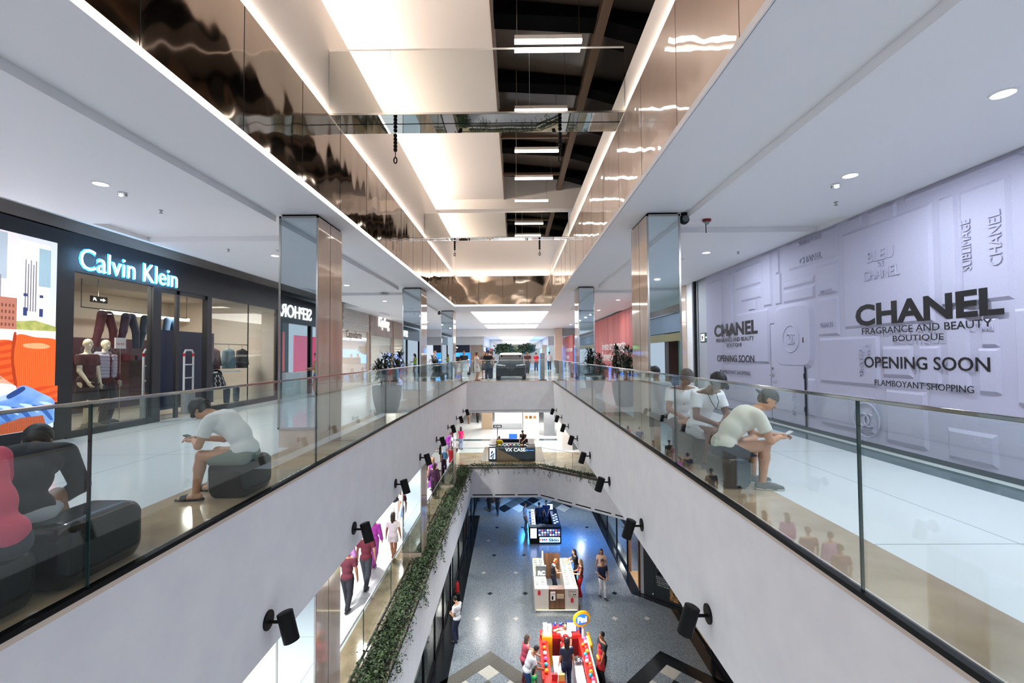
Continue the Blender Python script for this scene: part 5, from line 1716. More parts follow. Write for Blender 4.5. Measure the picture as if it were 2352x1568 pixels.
P_('person in beige clothes strolling left of the woman in red', (1.2, 42.5, 0), PI, 1.7, 0, 0, None, walk(.18), None, 0, 0, ('tee', 'b9a58c'), ('trousers', '9a8a72'), '6d6459', ('short', '6a5546'), 'a', FAR)
P_('grey haired man in a grey T-shirt behind the third left column', (-5.0, 28.2, 0), E90, 1.76, 0, 0, None, walk(), None, 0, 0, ('tee', 'a9a5a4'), ('trousers', '8f8a86'), '5a5a5a', ('short', 'b08a6c'), 'c', FAR)
P_('bald man in pale grey beside the grey haired man on the far left', (-4.55, 29.3, 0), E90, 1.74, 0, 0, None, walk(), None, 0, 0, ('tee', 'b5afab'), ('trousers', '77736f'), '5a5a5a', ('short', '8a6a54'), 'a', FAR)
P_('person in black standing in front of the third left column', (-3.45, 30.5, 0), PI, 1.78, 0, 0, None, None, None, 0, 0, ('tee', '1b1d22'), ('trousers', '1f2126'), '1a1a1a', ('short', '1b1512'), 'b', FAR)
P_('person in an orange top sitting by the blue store on the far left', (-3.4, 38.5, 0), PI, 1.68, 0, 0, None, None, None, .1, 0, ('tee', 'c27a3c'), ('trousers', '6a4a38'), '3a3a3a', ('long', '3a241a', .12), 'a', FAR, fem=True)
P_('person with brown hair in an ochre top by the blue store', (-2.5, 39.5, 0), PI - .6, 1.66, 0, 0, None, None, None, .1, 0, ('tee', 'b98a4a'), ('trousers', '4a4038'), '3a3a3a', ('long', '5a3a24', .14), 'a', FAR, fem=True)
P_('distant person in dark clothes between the indoor trees', (-.3, 52, 0), PI, 1.72, 0, 0, None, walk(), None, 0, 0, ('tee', '2a3350'), ('trousers', '22242a'), '222222', ('short', '2a1d18'), 'b', .035)
P_('distant person in black trousers right of the car roof', (.95, 36, 0), PI, 1.72, 0, 0, None, walk(), None, 0, 0, ('tee', '4a2a2c'), ('trousers', '1a1b20'), '222222', ('short', '2a1d18'), 'b', .03)
P_('customer in a green top and denim shorts at the perfume shop behind the camera', (-7.4, -2.0, 0), W90, 1.62, 0, 0, None, None, [(-.1, .3, 1.0), (.12, .3, 1.05)], .2, 0, ('tank', '9fb53a'), ('short_shorts', '4a6a96'), 'c9c9cc', ('long', '1d1512', .18), 'a', .022, fem=True, features=False)

# ------------------------------------------------ people on the middle storey
D_ = L1
def M1(label, x, y, face, **k):
    k.setdefault('vox', .021)
    return person(label, (x, y, D_), face, **k)
M1('man in a wine red T-shirt and dark trousers walking nearest on the middle storey', -4.75, 12.9, 0, H=1.72, lean=.04, feet=walk(), top=('tee', '5e2434'), low=('trousers', '1f242d'), shoes='1d1d20', hair=('short', '3a2c22'), skin='b')
M1('man in a dark wine shirt and grey trousers walking near the glass', -4.62, 14.1, 0, H=1.76, lean=.04, feet=walk(.22), top=('tee', '6e2a3a'), low=('trousers', '3f444e'), shoes='1d1d20', hair=('short', 'a8937f'), skin='a')
M1('person in a bright magenta top walking behind the men in wine red', -4.85, 15.6, 0, H=1.68, feet=walk(.2), top=('long', 'b03fae'), low=('trousers', 'a54aa0'), shoes='8c3a86', hair=('long', '2a1d18', .12), fem=True)
M1('person in a lilac shirt half hidden by the parapet beside the men in wine red', -5.15, 13.9, 0, H=1.68, feet=walk(.2), top=('long', 'c58ac8'), low=('trousers', 'e6dfe6'), shoes='d0d0d0', hair=('short', '2a1d18'))
M1('man in a dark navy shirt walking in front of the purple dress', -4.75, 21.3, 0, H=1.76, feet=walk(.2), top=('tee', '1c2638'), low=('trousers', '2a2f3a'), shoes='222222', hair=('short', '1b1512'), skin='b')
M1('woman in a white top and shorts walking with bag beside the group', -4.3, 16.0, 0, H=1.62, feet=walk(.18), top=('tee', 'eae6e8'), low=('short_shorts', 'd8d4d6'), shoes='a8794f', hair=('long', '2a1d18', .14), fem=True, skin='b')
M1('woman in a pale top and blue denim skirt seen from behind', -4.55, 18.8, 0, H=1.66, feet=walk(.15), top=('tee', 'e2dfe4'), low=('skirt', '4f7fa6', .2), shoes='a8794f', hair=('long', '4a3022', .14), fem=True, skin='a')
M1('girl in a red dress walking hand in hand beside the denim skirt', -4.02, 19.5, 0, H=1.45, feet=walk(.12), top=('dress', 'c0202a', .22), low=(None, ''), shoes='c9a58a', hair=('long', '3a261c', .16), fem=True)
M1('person in black top and white trousers walking on the far side', -5.2, 19.6, .2, H=1.74, feet=walk(.2), top=('tee', '16171c'), low=('trousers', 'd9d7d8'), shoes='d0d0d0', hair=('short', '1b1512'), skin='b')
M1('woman in a long purple dress walking by the third column', -4.4, 24.2, 0, H=1.7, feet=walk(.12), top=('dress', '8d3aa4', .42), low=(None, ''), shoes='7a3a8a', hair=('long', '8a6a54', .12), fem=True)
M1('woman in a plum coloured outfit next to the long purple dress', -4.1, 22.9, .1, H=1.7, feet=walk(.18), top=('long', '4f2a4a'), low=('trousers', '3a2238'), shoes='7a1f2a', hair=('long', '2a1d18', .1), fem=True)
M1('man in a black T-shirt and beige shorts striding at the far parapet', -4.9, 24.6, -.1, H=1.76, feet=walk(.24), top=('tee', '1f2632'), low=('shorts', 'b49a8c'), shoes='c9c2ba', hair=('short', '1b1512'), skin='b')
M1('woman in a short black dress walking past the steel bin', -4.95, 30.4, 0, H=1.68, feet=walk(.14), top=('dress', '121317', .2), low=(None, ''), shoes='2a1d1d', hair=('long', '2a1d18', .12), fem=True, skin='b')
M1('girl in a bright pink dress at the far end of the left walkway', -5.6, 29.2, 0, H=1.3, feet=walk(.12), top=('dress', 'd62a80', .2), low=(None, ''), shoes='e0a0b0', hair=('long', '3a261c', .12), fem=True)
M1('person in blue shirt and jeans walking before the pink dress', -4.75, 33.5, 0, H=1.74, feet=walk(.2), top=('tee', '4a6a9c'), low=('trousers', '8aa0bc'), shoes='2a6a6a', hair=('short', '2a1d18'), skin='a')
M1('woman in a fuchsia blouse near the glass corner of the middle storey', -4.15, 34.5, .3, H=1.68, feet=walk(.16), top=('tank', 'd81f6e'), low=('trousers', '8c9cb8'), shoes='444444', hair=('long', '2a1d18', .12), fem=True)
M1('child in a white shirt and dark trousers walking by the glass corner', -4.2, 31.9, .2, H=1.25, feet=walk(.14), top=('tee', 'f0eeee'), low=('trousers', '55565e'), shoes='2a2a2a', hair=('short', '1b1512'))
for k, (x, y, tc, lc, lab) in enumerate(((-4.9, 47.5, '4a4a2c', '8a6a5c', 'distant walker in an olive top, left of the handbag store'), (-4.0, 48, '1f2024', '1f2024', 'distant walker in black, left of the handbag store'), (-3.2, 49, 'c9a0a0', '2a2a30', 'distant walker in pink, next to the handbag store'), (-2.6, 49.6, '7a3a3a', '4a3030', 'distant walker in dark red, next to the handbag store'))):
    M1(lab, x, y, 0, H=1.7, feet=walk(.2), top=('tee', tc), low=('trousers', lc), shoes='222222', hair=('short', '2a1d18'), vox=.035, features=False)
M1('attendant in a black shirt with a white emblem behind the phone case counter', .55, 32.6, PI - .5, H=1.76, lean=.12, hands=[(-.15, .4, 1.02), (.12, .38, 1.0)], top=('tee', '17181c'), low=('trousers', '1c1d21'), shoes='222222', hair=('short', '1b1512'), skin='b', nod=.4)
M1('customer in a yellow top sitting at the left of the phone case kiosk', -1.15, 31.5, 0, H=1.5, hands=[(-.1, .3, 1.0), (.2, .25, 1.0)], top=('tee', 'e8c21c'), low=('trousers', '3a3d46'), shoes='222222', hair=('bob', '5a3a28'), fem=True)

# ------------------------------------------------ people on the ground storey
def G0(label, x, y, face, **k):
    k.setdefault('vox', .02)
    return person(label, (x, y, L0), face, **k)
G0('man in a white T-shirt and navy trousers standing at the left shop window', -2.42, 18.6, W90 - .5, H=1.78, feet=[(-.08, 0, 0), (.14, .1, 0)], hands=[(-.1, .24, 1.1), (.1, .26, 1.12)], nod=.5, top=('tee', 'dcdde0'), low=('trousers', '1c2340'), shoes='1c1c20', hair=('short', '1b1512'), skin='a')
G0('man in a dark blue shirt and white trousers walking on the right', 4.05, 21.9, PI + .3, H=1.76, feet=walk(.16), hands=[(-.12, .28, 1.05), (.12, .26, 1.05)], top=('tee', '1d2742'), low=('trousers', 'c9ccd0'), shoes='2a2320', hair=('short', '2a1d18'), skin='b')
G0('woman in a beige top with long dark hair walking behind the man in blue', 4.25, 23.2, PI - .3, H=1.7, feet=walk(.2), top=('tee', 'b59a86'), low=('trousers', 'b9bcc4'), shoes='8a8a8a', hair=('long', '15110f', .2), fem=True, skin='b')
G0('woman with blond hair and bright red trousers at the sunglasses kiosk', 3.05, 22.1, W90, H=1.68, hands=[(-.12, .3, 1.08), (.08, .34, 1.1)], top=('tank', '5e1a20'), low=('trousers', 'c41f24'), shoes='b01c20', hair=('long', '8a7354', .16), fem=True, skin='a')
G0('woman with black hair in a black top leaning on the sunglasses kiosk', 3.0, 23.2, W90, H=1.7, lean=.15, hands=[(-.1, .5, 1.08), (.12, .52, 1.06)], top=('tee', '17181b'), low=('trousers', '1c1d20'), shoes='1c1c1e', hair=('long', '0f0d0d', .22), fem=True, skin='a')
G0('attendant with orange hair inside the sunglasses kiosk', 1.75, 22.3, E90 + .3, H=1.62, lean=.1, hands=[(-.1, .3, 1.0), (.14, .34, 1.0)], nod=.4, top=('tank', '1d2028'), low=('trousers', '1f2a44'), shoes='1c1c1e', hair=('bob', 'a8481c'), fem=True, skin='c')
def apron(col, pocket):
    def f(root, g):
        s = g['s']
        hp, sc = g['hp'], g['sc']
        P = [ell(hp + Vector((0, 0, .01)), (.115 * s, .1 * s, .09 * s), .03), ell((hp + sc) / 2, (.1 * s, .088 * s, .12 * s), .03), ell(sc - Vector((0, 0, .06 * s)), (.085 * s, .098 * s, .07 * s), .03), cone(hp, hp - Vector((0, 0, .2 * s)), .11 * s, .125 * s, .03, True)]
        a = blob('apron', P, .018, mat('cloth_' + col, col, .8), root, cuts=[((0, .02, 0), (0, -1, 0)), (sc + Vector((0, 0, -.01 * s)), (0, 0, 1))])
        blob('pocket', [ell(g['hp'] + Vector((0, .105 * s, .02 * s)), (.07 * s, .015 * s, .05 * s), .01)], .016, mat('cloth_' + pocket, pocket, .8), a)
    return f
G0('candy kiosk attendant in a red apron with hand to her ear', 1.75, 17.0, PI, H=1.68, hands=[(-.2, .12, .85), (.17, .06, 1.5)], top=('tee', 'd9d9dc'), low=('trousers', '3a1c1c'), shoes='1c1c1e', hair=('bob', '120f0e'), fem=True, skin='a', extra=apron('b3262a', 'e0a030'), elbows=[(-.6, -.3, -.6), (1, .2, -.2)])
G0('attendant in black shirt and red apron standing right of the candy kiosk', 2.98, 16.25, W90 + .35, H=1.76, hands=[(-.14, .14, .82), (.16, .1, .84)], top=('tee', '121316'), low=('trousers', '131417'), shoes='131417', hair=('short', '0f0d0d'), skin='b', extra=apron('b8262f', 'e0a030'))
G0('man in a white T-shirt and jeans bending over the candy kiosk counter', .3, 15.6, E90 + .25, H=1.74, lean=.32, hunch=.2, hands=[(-.1, .5, 1.0), (.14, .5, .98)], nod=.3, top=('tee', 'e6e6ea'), low=('trousers', '2c4a78'), shoes='c9c9c9', hair=('short', '2a1d18'), skin='b')
G0('woman with long grey brown hair in pink behind the man at the candy kiosk', .22, 16.2, E90 + .3, H=1.7, lean=.2, hands=[(-.1, .45, 1.05), (.12, .5, 1.0)], top=('tank', 'd0566e'), low=('trousers', '6a2a38'), shoes='8a4a4a', hair=('long', '5a4c42', .14), fem=True, skin='a')
G0('small child in a green dress beside the man at the candy kiosk', .55, 15.35, E90, H=1.15, top=('dress', '1f9a52', .2), low=(None, ''), shoes='c9c9c9', hair=('long', '1d1512', .14), fem=True)
G0('dark haired shopper in navy inside the candy kiosk', 1.7, 16.0, .2, H=1.7, top=('tee', '1f2a40'), low=('trousers', '24365c'), shoes='222222', hair=('long', '140f0d', .2), fem=True)
G0('seated clerk in a dark navy shirt in the blue lit phone kiosk, left', 1.5, 30.3, .2, H=1.74, top=('tee', '131a30'), low=('trousers', '14171f'), shoes='14171f', hair=('short', '1b1512'), skin='b')
G0('clerk with folded hands in a dark navy shirt in the blue lit phone kiosk, right', 1.99, 30.62, PI, H=1.78, hands=[(-.06, .2, .95), (.06, .22, .95)], top=('tee', '17203a'), low=('trousers', '1a2440'), shoes='14171f', hair=('short', '1b1512'), skin='b')
G0('customer with pale top at the left side of the blue lit kiosk', .55, 30.4, E90, H=1.68, top=('tee', 'aebfd0'), low=('trousers', '5a6a80'), shoes='444444', hair=('short', '3a2c22'), skin='a')
G0('walker in black clothes with a bag far off on the ground floor', -2.0, 34.0, PI, H=1.74, feet=walk(.2), top=('tee', '1c1d22'), low=('trousers', '1c1f2a'), shoes='222222', hair=('short', '1b1512'), skin='b')
G0('walker in dark grey next to the one in black on the ground floor', -1.35, 33.2, PI - .2, H=1.66, feet=walk(.2), top=('tee', '2a2f3a'), low=('trousers', '33435a'), shoes='222222', hair=('long', '1d1512', .12), fem=True, skin='b')
G0('lone distant walker in brown at the far left of the ground floor', -3.0, 36.5, PI, H=1.7, feet=walk(.15), top=('tee', '4a3a2c'), low=('trousers', '3a3026'), shoes='222222', hair=('short', '2a1d18'), skin='b', vox=.03)
# ================================================================ car and far end of the upper storey
def car():
    t = thing('car', 'dark blue compact car with white roof parked at the far end of the void', 'car', (-.27, 29, 0))
    cx, yb = -.27, 26.95
    paint = mat('car_paint', '0a1424', .25, 0, spec=.35)
    # side profile of the lower body, from the tail forwards
    def loft(rows, m, name, parent):
        M = MB()
        n = 20
        vs = []
        for y, hw, z0, z1, pw in rows:
            for k in range(n):
                a = 2 * PI * k / n
                sx = math.copysign(abs(math.cos(a)) ** pw, math.cos(a))
                sz = math.copysign(abs(math.sin(a)) ** pw, math.sin(a))
                vs.append((cx + hw * sx, y, (z0 + z1) / 2 + (z1 - z0) / 2 * sz))
        fs = [(i * n + k, i * n + (k + 1) % n, (i + 1) * n + (k + 1) % n, (i + 1) * n + k) for i in range(len(rows) - 1) for k in range(n)]
        fs += [tuple(range(n))[::-1], tuple((len(rows) - 1) * n + k for k in range(n))]
        return M.add(vs, fs).build(name, m, parent, smooth=True)
    loft([(yb, .80, .25, .98, .3), (yb + .06, .87, .2, 1.06, .35), (yb + .5, .9, .18, 1.1, .4), (yb + 1.6, .91, .18, 1.08, .4), (yb + 3.0, .91, .2, 1.04, .4), (yb + 3.9, .88, .2, .95, .4), (yb + 4.3, .74, .28, .78, .4)], paint, 'body', t)
    loft([(yb + .12, .74, .95, 1.1, .4), (yb + .45, .72, .95, 1.5, .45), (yb + .9, .71, .95, 1.6, .5), (yb + 1.9, .71, .95, 1.62, .5), (yb + 2.6, .69, .95, 1.5, .5), (yb + 3.3, .7, .95, 1.06, .5)], mat('car_glass', '0a0d12', .1, spec=.25), 'cabin', t)
    rf = loft([(yb + .38, .62, 1.48, 1.53, .6), (yb + .7, .69, 1.5, 1.615, .6), (yb + 1.9, .69, 1.52, 1.64, .6), (yb + 2.5, .64, 1.45, 1.55, .6)], mat('car_roof_white', 'e2e0dc', .25), 'roof', t)
    MB().tube([(cx, yb + .62, 1.63), (cx, yb + .7, 1.68)], [.02, .012], 8).build('antenna', M_black, rf)
    # see-through rear window with pale reflections of the hall
    M = MB()
    M.prism([(-.6, 1.1), (.6, 1.1), (.5, 1.45), (-.5, 1.45)], 0, .02, lambda u, v, w: (cx + u, yb + .14 + (v - 1.1) * .75 - w, v)).build('rear_window', mat('car_rear_glass', '14181d', .12, spec=.3), t)
    for s in (-1, 1):
        lt = MB().obox((cx + s * .58, yb - .012, .9), (.27, .02, .035), Matrix.Rotation(-s * .1, 3, 'Y')).build('tail_light', mat('tail_light', 'c9ccd4', .15), t, bevel=.01)
        MB().obox((cx + s * .62, yb - .03, .9), (.1, .012, .014)).build('light_core', mat('light_core', 'e6e8ee', .2, 0, .4), lt)
        MB().obox((cx + s * .68, yb - .0, .48), (.012, .02, .09), Matrix.Rotation(s * .6, 3, 'Y')).build('reflector', mat('reflector_red', '7a2420', .3), t)
        MB().ball((cx + s * 1.02, yb + 2.5, 1.06), (.1, .06, .07), 12, 8).build('door_mirror', paint, t, smooth=True)
        for yy in (yb + .8, yb + 3.4):
            w = MB().tube([(cx + s * .7, yy, .32), (cx + s * .9, yy, .32)], .32, 24).build('wheel', mat('tyre', '0c0c0d', .8), t, smooth=True)
            MB().tube([(cx + s * .88, yy, .32), (cx + s * .905, yy, .32)], .2, 16).build('rim', M_steel, w)
    box('bumper', paint, cx - .8, cx + .8, yb - .05, yb + .1, .3, .66, t, bevel=.04)
    box('bumper_plate', mat('bumper_silver', 'c9ccce', .25, .8), cx - .55, cx + .55, yb - .07, yb - .04, .18, .25, t, bevel=.01)
    box('tail_bar', mat('tail_bar', '2a3340', .15), cx - .35, cx + .35, yb - .02, yb, .87, .92, t)
    text('DOLPHIN', 'lettering', mat('letter_silver', 'aab0b8', .3, .8), t, (cx - .12, yb - .056, .6), (1, 0, 0), XU, .24, .03, .004)
    text('BUILD YOUR DREAMS', 'lettering', mat('letter_silver', 'aab0b8', .3, .8), t, (cx - .22, yb - .03, .7), (1, 0, 0), XU, .44, .035, .004)
car()
t = thing('info_totem', 'slim dark grey information totem standing right of the car', 'totem', (1.58, 26.85, 0))
box('base', M_dark, 1.36, 1.84, 26.75, 27.1, 0, .03, t)
box('column_body', M_grey, 1.46, 1.72, 26.82, 26.98, .03, 1.6, t, bevel=.01)
box('screen', mat('totem_screen', '4a6f9c', .2, 0, .9, '6fa0d8'), 1.4, 1.459, 26.84, 26.96, .1, 1.55, t)
t = thing('white_car', 'white car partly hidden behind the people on the far left', 'car', (-4.3, 33.5, 0))
for nm, pr, m in (('body', [rbox((-4.3, 33.4, .55), (.62, 1.6, .2), .2, .05)], mat('white_car_paint', 'e6e6e8', .2, coat=.5)), ('cabin', [rbox((-4.3, 33.6, 1.05), (.5, .9, .15), .2, .05)], mat('car_glass', '0a0d12', .1, spec=.25))):
    blob(nm, pr, .05, m, t, local=False)
for s in (-1, 1):
    for yy in (32.4, 34.6):
        MB().tube([(-4.3 + s * .66, yy, .32), (-4.3 + s * .86, yy, .32)], .32, 20).build('wheel', mat('tyre', '0c0c0d', .8), t, smooth=True)
# far corridor blocks
struct('wall_far_bulkhead', M_ceil, -14, 14, 41.6, 42, 3.2, 4.0)
struct('wall_far_left_block', M_lgrey, -14, -3.0, 42, 42.3, 2.45, 3.3)
struct('wall_far_left_pier', noisy(mat('grey_brown_pier', '8a7f74', .4), 2, '7e7369', '958a80'), -4.15, -3.0, 42, 43, 0, 2.45)
struct('wall_far_left_side', M_lgrey, -3.1, -3.0, 43, 95, 2.4, 3.3)
struct('wall_far_right_block', M_lgrey, 3.2, 14, 44, 44.3, 2.4, 3.3)
struct('wall_far_right_side', M_lgrey, 3.2, 3.3, 44.3, 95, 2.4, 3.3)
struct('wall_far_right_pier', M_trim, 3.55, 4.2, 40.6, 41.3, 0, HC)
struct('wall_far_right_pier', M_trim, 2.7, 3.2, 46, 46.6, 0, 2.5)
struct('ceiling_far_corridor', M_ceil, -3.1, 3.3, 42, 95, 3.3, 3.5)
struct('wall_far_end', M_intw, -14, 14, 94.5, 95, 0, 4)
struct('floor_far_strip', M_trim, -2.6, 2.6, 30.2, 30.9, -.01, .003)
for k in range(3):
    t = thing('luminous_ceiling', 'glowing ceiling strip deep in the far corridor, %s from the void' % ('first', 'second', 'third')[k], 'ceiling light', (.1, 48 + 11 * k, 3.3))
    box('diffuser', M_lum, -1.6, 1.8, 45 + 11 * k, 53 + 11 * k, 3.285, 3.3, t)
t = thing('phone_storefront', 'dark blue lit phone shop with a round green logo on the far left', 'storefront', (-5.6, 42.1, 0))
box('fascia', mat('blue_black_fascia', '0a1130', .3), -7.6, -4.2, 42.05, 42.2, 1.75, 2.45, t)
MB().cyl((-6.6, 42.05, 2.12), (-6.6, 42.02, 2.12), .2, n=24).build('round_logo', mat('logo_green', '35c46a', .4, 0, 2, '35c46a'), t)
text('Galaxia', 'sign_lettering', M_litw, t, (-6.25, 42.02, 2.15), (1, 0, 0), XU, .95, .18, .01)
text('Sonora', 'sign_lettering', M_litw, t, (-6.25, 42.02, 1.93), (1, 0, 0), XU, .8, .15, .01)
box('back_display', mat('blue_display', '123a8c', .3, 0, 1.6, '1f6fd8'), -7.6, -4.2, 43.5, 43.6, 0, 1.75, t)
box('shelf_light', mat('shelf_glow', 'bfe0ff', .3, 0, 4, 'bfe0ff'), -7.4, -4.4, 43.3, 43.5, 1.05, 1.1, t)
t = thing('blue_storefront', 'brightly lit blue shop front on the far right of the corridor', 'storefront', (5, 44.2, 0))
box('back_display', mat('blue_display2', '2f7fd0', .3, 0, 2, '5fb0ff'), 3.35, 3.45, 47, 62, 0, 2.3, t)
box('side_display', mat('blue_display', '123a8c', .3, 0, 1.6, '1f6fd8'), 4.4, 6.4, 45, 45.1, 0, 2.2, t)
for k in range(5):
    tag(box('shop_display', cmat(('e6e8ee', '2a3a5c', '7fb0e0', 'c9342c', '1d1f26')[k]), -3.25, -3.1, 45 + k * 4, 47.6 + k * 4, 0, 2.3), 'shop window bay in the far corridor with a %s display' % ('white', 'navy', 'light blue', 'red', 'black')[k], 'shop window')
light('far_shop_light', 'AREA', (-5.6, 42.9, 1.7), 30, (.3, .6, 1), .6)
light('far_shop_light', 'AREA', (5.2, 44.6, 2.3), 40, (.5, .8, 1), .6)
def tree(label, loc, H, R, seed):
    rnd = random.Random(seed)
    t = thing('indoor_tree', label, 'tree', loc)
    MB().lathe([(.4, 0), (.5, .05), (.55, .6), (.5, .6), (.02, .55)], n=20).build('pot', M_grey, t, local=True, smooth=True)
    MB().tube([(0, 0, .55), (.05, 0, 1.0), (0, .05, H - .6)], [.07, .06, .03], 8).build('trunk', mat('plant_stem', '4a4334', .8), t, local=True)
    P = []
    for _ in range(900):
        a, b = rnd.uniform(0, 2 * PI), rnd.uniform(-1, 1)
        r = rnd.random() ** .4
        q = math.sqrt(1 - b * b)
        P.append((R * r * q * math.cos(a), R * r * q * math.sin(a), H - .5 + R * .6 * r * b))
    m = MB()
    leaves(m, P, .3, rnd, .3)
    m.build('foliage', M_leaf, t, local=True)
tree('green indoor tree in the far corridor behind the car, left one', (-1.3, 55, 0), 2.7, 1.25, 1)
tree('green indoor tree in the far corridor, small middle one', (-.1, 60, 0), 2.5, 1.2, 2)
tree('green indoor tree in the far corridor, right one', (1.4, 56, 0), 2.8, 1.1, 3)

# ================================================================ phone case kiosk on the middle storey
struct('floor_kiosk_patch', noisy(mat('brown_floor_patch', '6e5646', .35), 4, '5f4a3c', '7a6150', vec=(1, .1, 1)), -2.4, 1.95, 30.6, 35.4, L1 - .01, L1 + .006)
K = thing('phone_case_kiosk', 'black phone case kiosk with white name and wooden triangle', 'kiosk', (-.25, 32.2, L1))
Z = L1 + .006
M_kdark = mat('kiosk_blue_black', '10182a', .3)
box('front_counter', M_kdark, -1.85, 1.3, 30.85, 31.35, Z, Z + .92, K)
box('right_counter', M_kdark, .85, 1.3, 31.35, 33.6, Z, Z + .95, K)
box('left_counter', M_kdark, -1.85, -1.4, 31.35, 33.6, Z, Z + .95, K)
box('rear_counter', M_kdark, -1.4, .85, 33.2, 33.6, Z, Z + 1.0, K)
box('glass_top', M_pane, -1.4, .8, 30.86, 31.3, Z + .93, Z + 1.1, K)
MB().prism([(-1.3, 0), (.3, 0), (-1.3, .8)], 0, .012, lambda u, v, w: (u, 30.85 - w, Z + v)).build('wood_triangle', mat('light_wood', 'b08d62', .5), K)
text('VX CASE', 'sign_lettering', M_litw, K, (-.72, 30.84, Z + .6), (1, 0, 0), XU, 1.35, .22, .012, .01)
text('@vxcase', 'sign_lettering', mat('sign_blue', '4a9cff', .4, 0, 1.5), K, (.65, 30.84, Z + .62), (1, 0, 0), XU, .55, .1, .01)
p = box('poster', mat('kiosk_poster', 'c9d6ee', .3, 0, 1.3), -1.78, -1.4, 30.83, 30.85, Z + .1, Z + .85, K)
for k, (x, z, c) in enumerate(((-1.62, .55, '3a5a9c'), (-1.52, .4, '8aa6d0'), (-1.66, .3, '5a7ab0'), (-1.55, .2, '9cb4d8'))):
    MB().obox((x, 30.826, Z + z), (.05, .004, .1), Matrix.Rotation(.5, 3, 'Y')).build('poster_phone', cmat(c), p)
t = thing('sign_pole', 'thin pole with a small dark name board above the phone case kiosk', 'sign', (-1.3, 32.4, L1))
MB().cyl((-1.3, 32.4, Z), (-1.3, 32.4, Z + 2.0), .025, n=10).build('pole', M_black, t)
b = box('board', M_kdark, -1.6, -1.0, 32.36, 32.4, Z + 1.95, Z + 2.15, t)
text('VX CASE', 'board_lettering', M_litw, t, (-1.52, 32.35, Z + 2.0), (1, 0, 0), XU, .45, .1, .006)
for k, (x, c) in enumerate(((-1.2, 'd9c46a'), (-.95, '8fb0d6'), (-.7, 'e6e6ea'), (-.45, 'c98aa0'), (-.2, 'd8d2a8'), (.05, '7fb08a'), (.3, 'e0a060'), (.55, 'c9ccd6'))):
    tag(box('phone_case', cmat(c), x, x + .16, 30.95, 31.2, Z + .94, Z + 1.0), 'phone case under the kiosk glass, %s coloured' % ('mustard', 'light blue', 'white', 'rose', 'pale yellow', 'green', 'orange', 'silver')[k], 'phone case', 'phone cases in the kiosk glass counter')
tag(box('monitor', mat('monitor_blue', '2a5aa8', .3, 0, 1.2), -.5, .1, 33.0, 33.05, Z + 1.05, Z + 1.4), 'blue lit monitor on the rear counter of the phone case kiosk', 'monitor')
t = thing('litter_bin', 'square stainless steel litter bin on the left walkway', 'bin', (-4.2, 24.95, L1))
box('bin_body', M_steel, -4.4, -4.0, 24.75, 25.15, L1, L1 + .82, t, bevel=.01)
box('bin_opening', M_black, -4.33, -4.07, 24.82, 25.08, L1 + .815, L1 + .825, t)
# far handbag store on the middle storey
t = thing('handbag_store', 'bright handbag store at the far end of the middle storey', 'storefront', (.2, 44, L1))
box('low_display', M_lgrey, -2.2, .6, 43.9, 44.6, L1, L1 + .55, t)
box('pier', mat('beige_pier', 'c2a98c', .5), -3.3, -2.3, 44, 44.5, L1, -1.9, t)
box('frame_post', M_steel, -2.25, -2.15, 44, 44.1, L1, -1.9, t)
box('frame_post', M_steel, .62, .72, 44, 44.1, L1, -1.9, t)
box('screen', mat('store_screen', 'a9c0dc', .3, 0, 1.2), -.9, .1, 45.4, 45.5, L1 + .9, L1 + 2.2, t)
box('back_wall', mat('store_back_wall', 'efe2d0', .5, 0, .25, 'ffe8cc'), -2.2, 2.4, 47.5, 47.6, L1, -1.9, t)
for z in (.6, 1.2):
    box('shelf', M_cream, .9, 2.2, 46.2, 46.7, L1 + z, L1 + z + .04, t)
for k in range(6):
    c = ('b8732f', '8a5a2c', 'c98a4a', '7a4a24', 'd9a060', '9c6a3a')[k]
    x, z = .98 + (k % 3) * .42, L1 + (.64 if k < 3 else 1.24)
    o = tag(blob('handbag', [rbox((x + .1, 46.4, z + .14), (.1, .05, .09), .05)], .025, cmat(c), None, (x + .1, 46.4, z), local=True), 'tan handbag on the %s store shelf, %s of three' % ('lower' if k < 3 else 'upper', ('left', 'middle', 'right')[k % 3]), 'handbag', 'handbags in the far store')
struct('wall_middle_dark_pier', M_grey, 2.5, 3.4, 40, 41, L1, -1.8)
struct('wall_middle_white_pier', M_intw, 3.45, 4.2, 34, 39, L1, -1.8)
light('store_light', 'AREA', (.2, 45.8, -2.0), 160, (1, .93, .84), .8)

# ================================================================ ground storey shops
def gshop(name, label, x, ys, side, colours, lit):
    t = thing(name, label, 'storefront', (x, (ys[0] + ys[-1]) / 2, L0))
    dx = -.08 * side
    for y in ys:
        box('frame_post', M_black, x, x - dx, y - .05, y + .05, L0, ZB - .3, t)
    box('head', M_black, x, x - dx, ys[0], ys[-1], ZB - .35, ZB - .03, t)
    box('plinth', M_black, x, x - dx, ys[0], ys[-1], L0, L0 + .12, t)
    for a, b in zip(ys, ys[1:]):
        box('window_pane', M_pane, x - dx * .4, x - dx * .6, a + .05, b - .05, L0 + .12, ZB - .35, t)
    struct('wall_ground_shop_back', mat('shop_back_' + colours[0], colours[0], .6), x - side * 2.4, x - side * 2.5, ys[0], ys[-1], L0, ZB)
    light('shop_light', 'AREA', (x - side * 1.1, (ys[0] + ys[-1]) / 2, ZB - .15), lit, (1, .95, .88), .6)
    return t
XLG = -3.15
gshop('shoe_storefront', 'dark framed shoe shop window at the lower left of the ground floor', XLG, (12.4, 15.3, 17.4, 19.4, 21.6), 1, ('7a6f66',), 90)
gshop('clothing_storefront', 'dark framed shop window beyond the man in white on the ground floor', XLG, (22.2, 24.6, 27, 28.6), 1, ('8a8078',), 70)
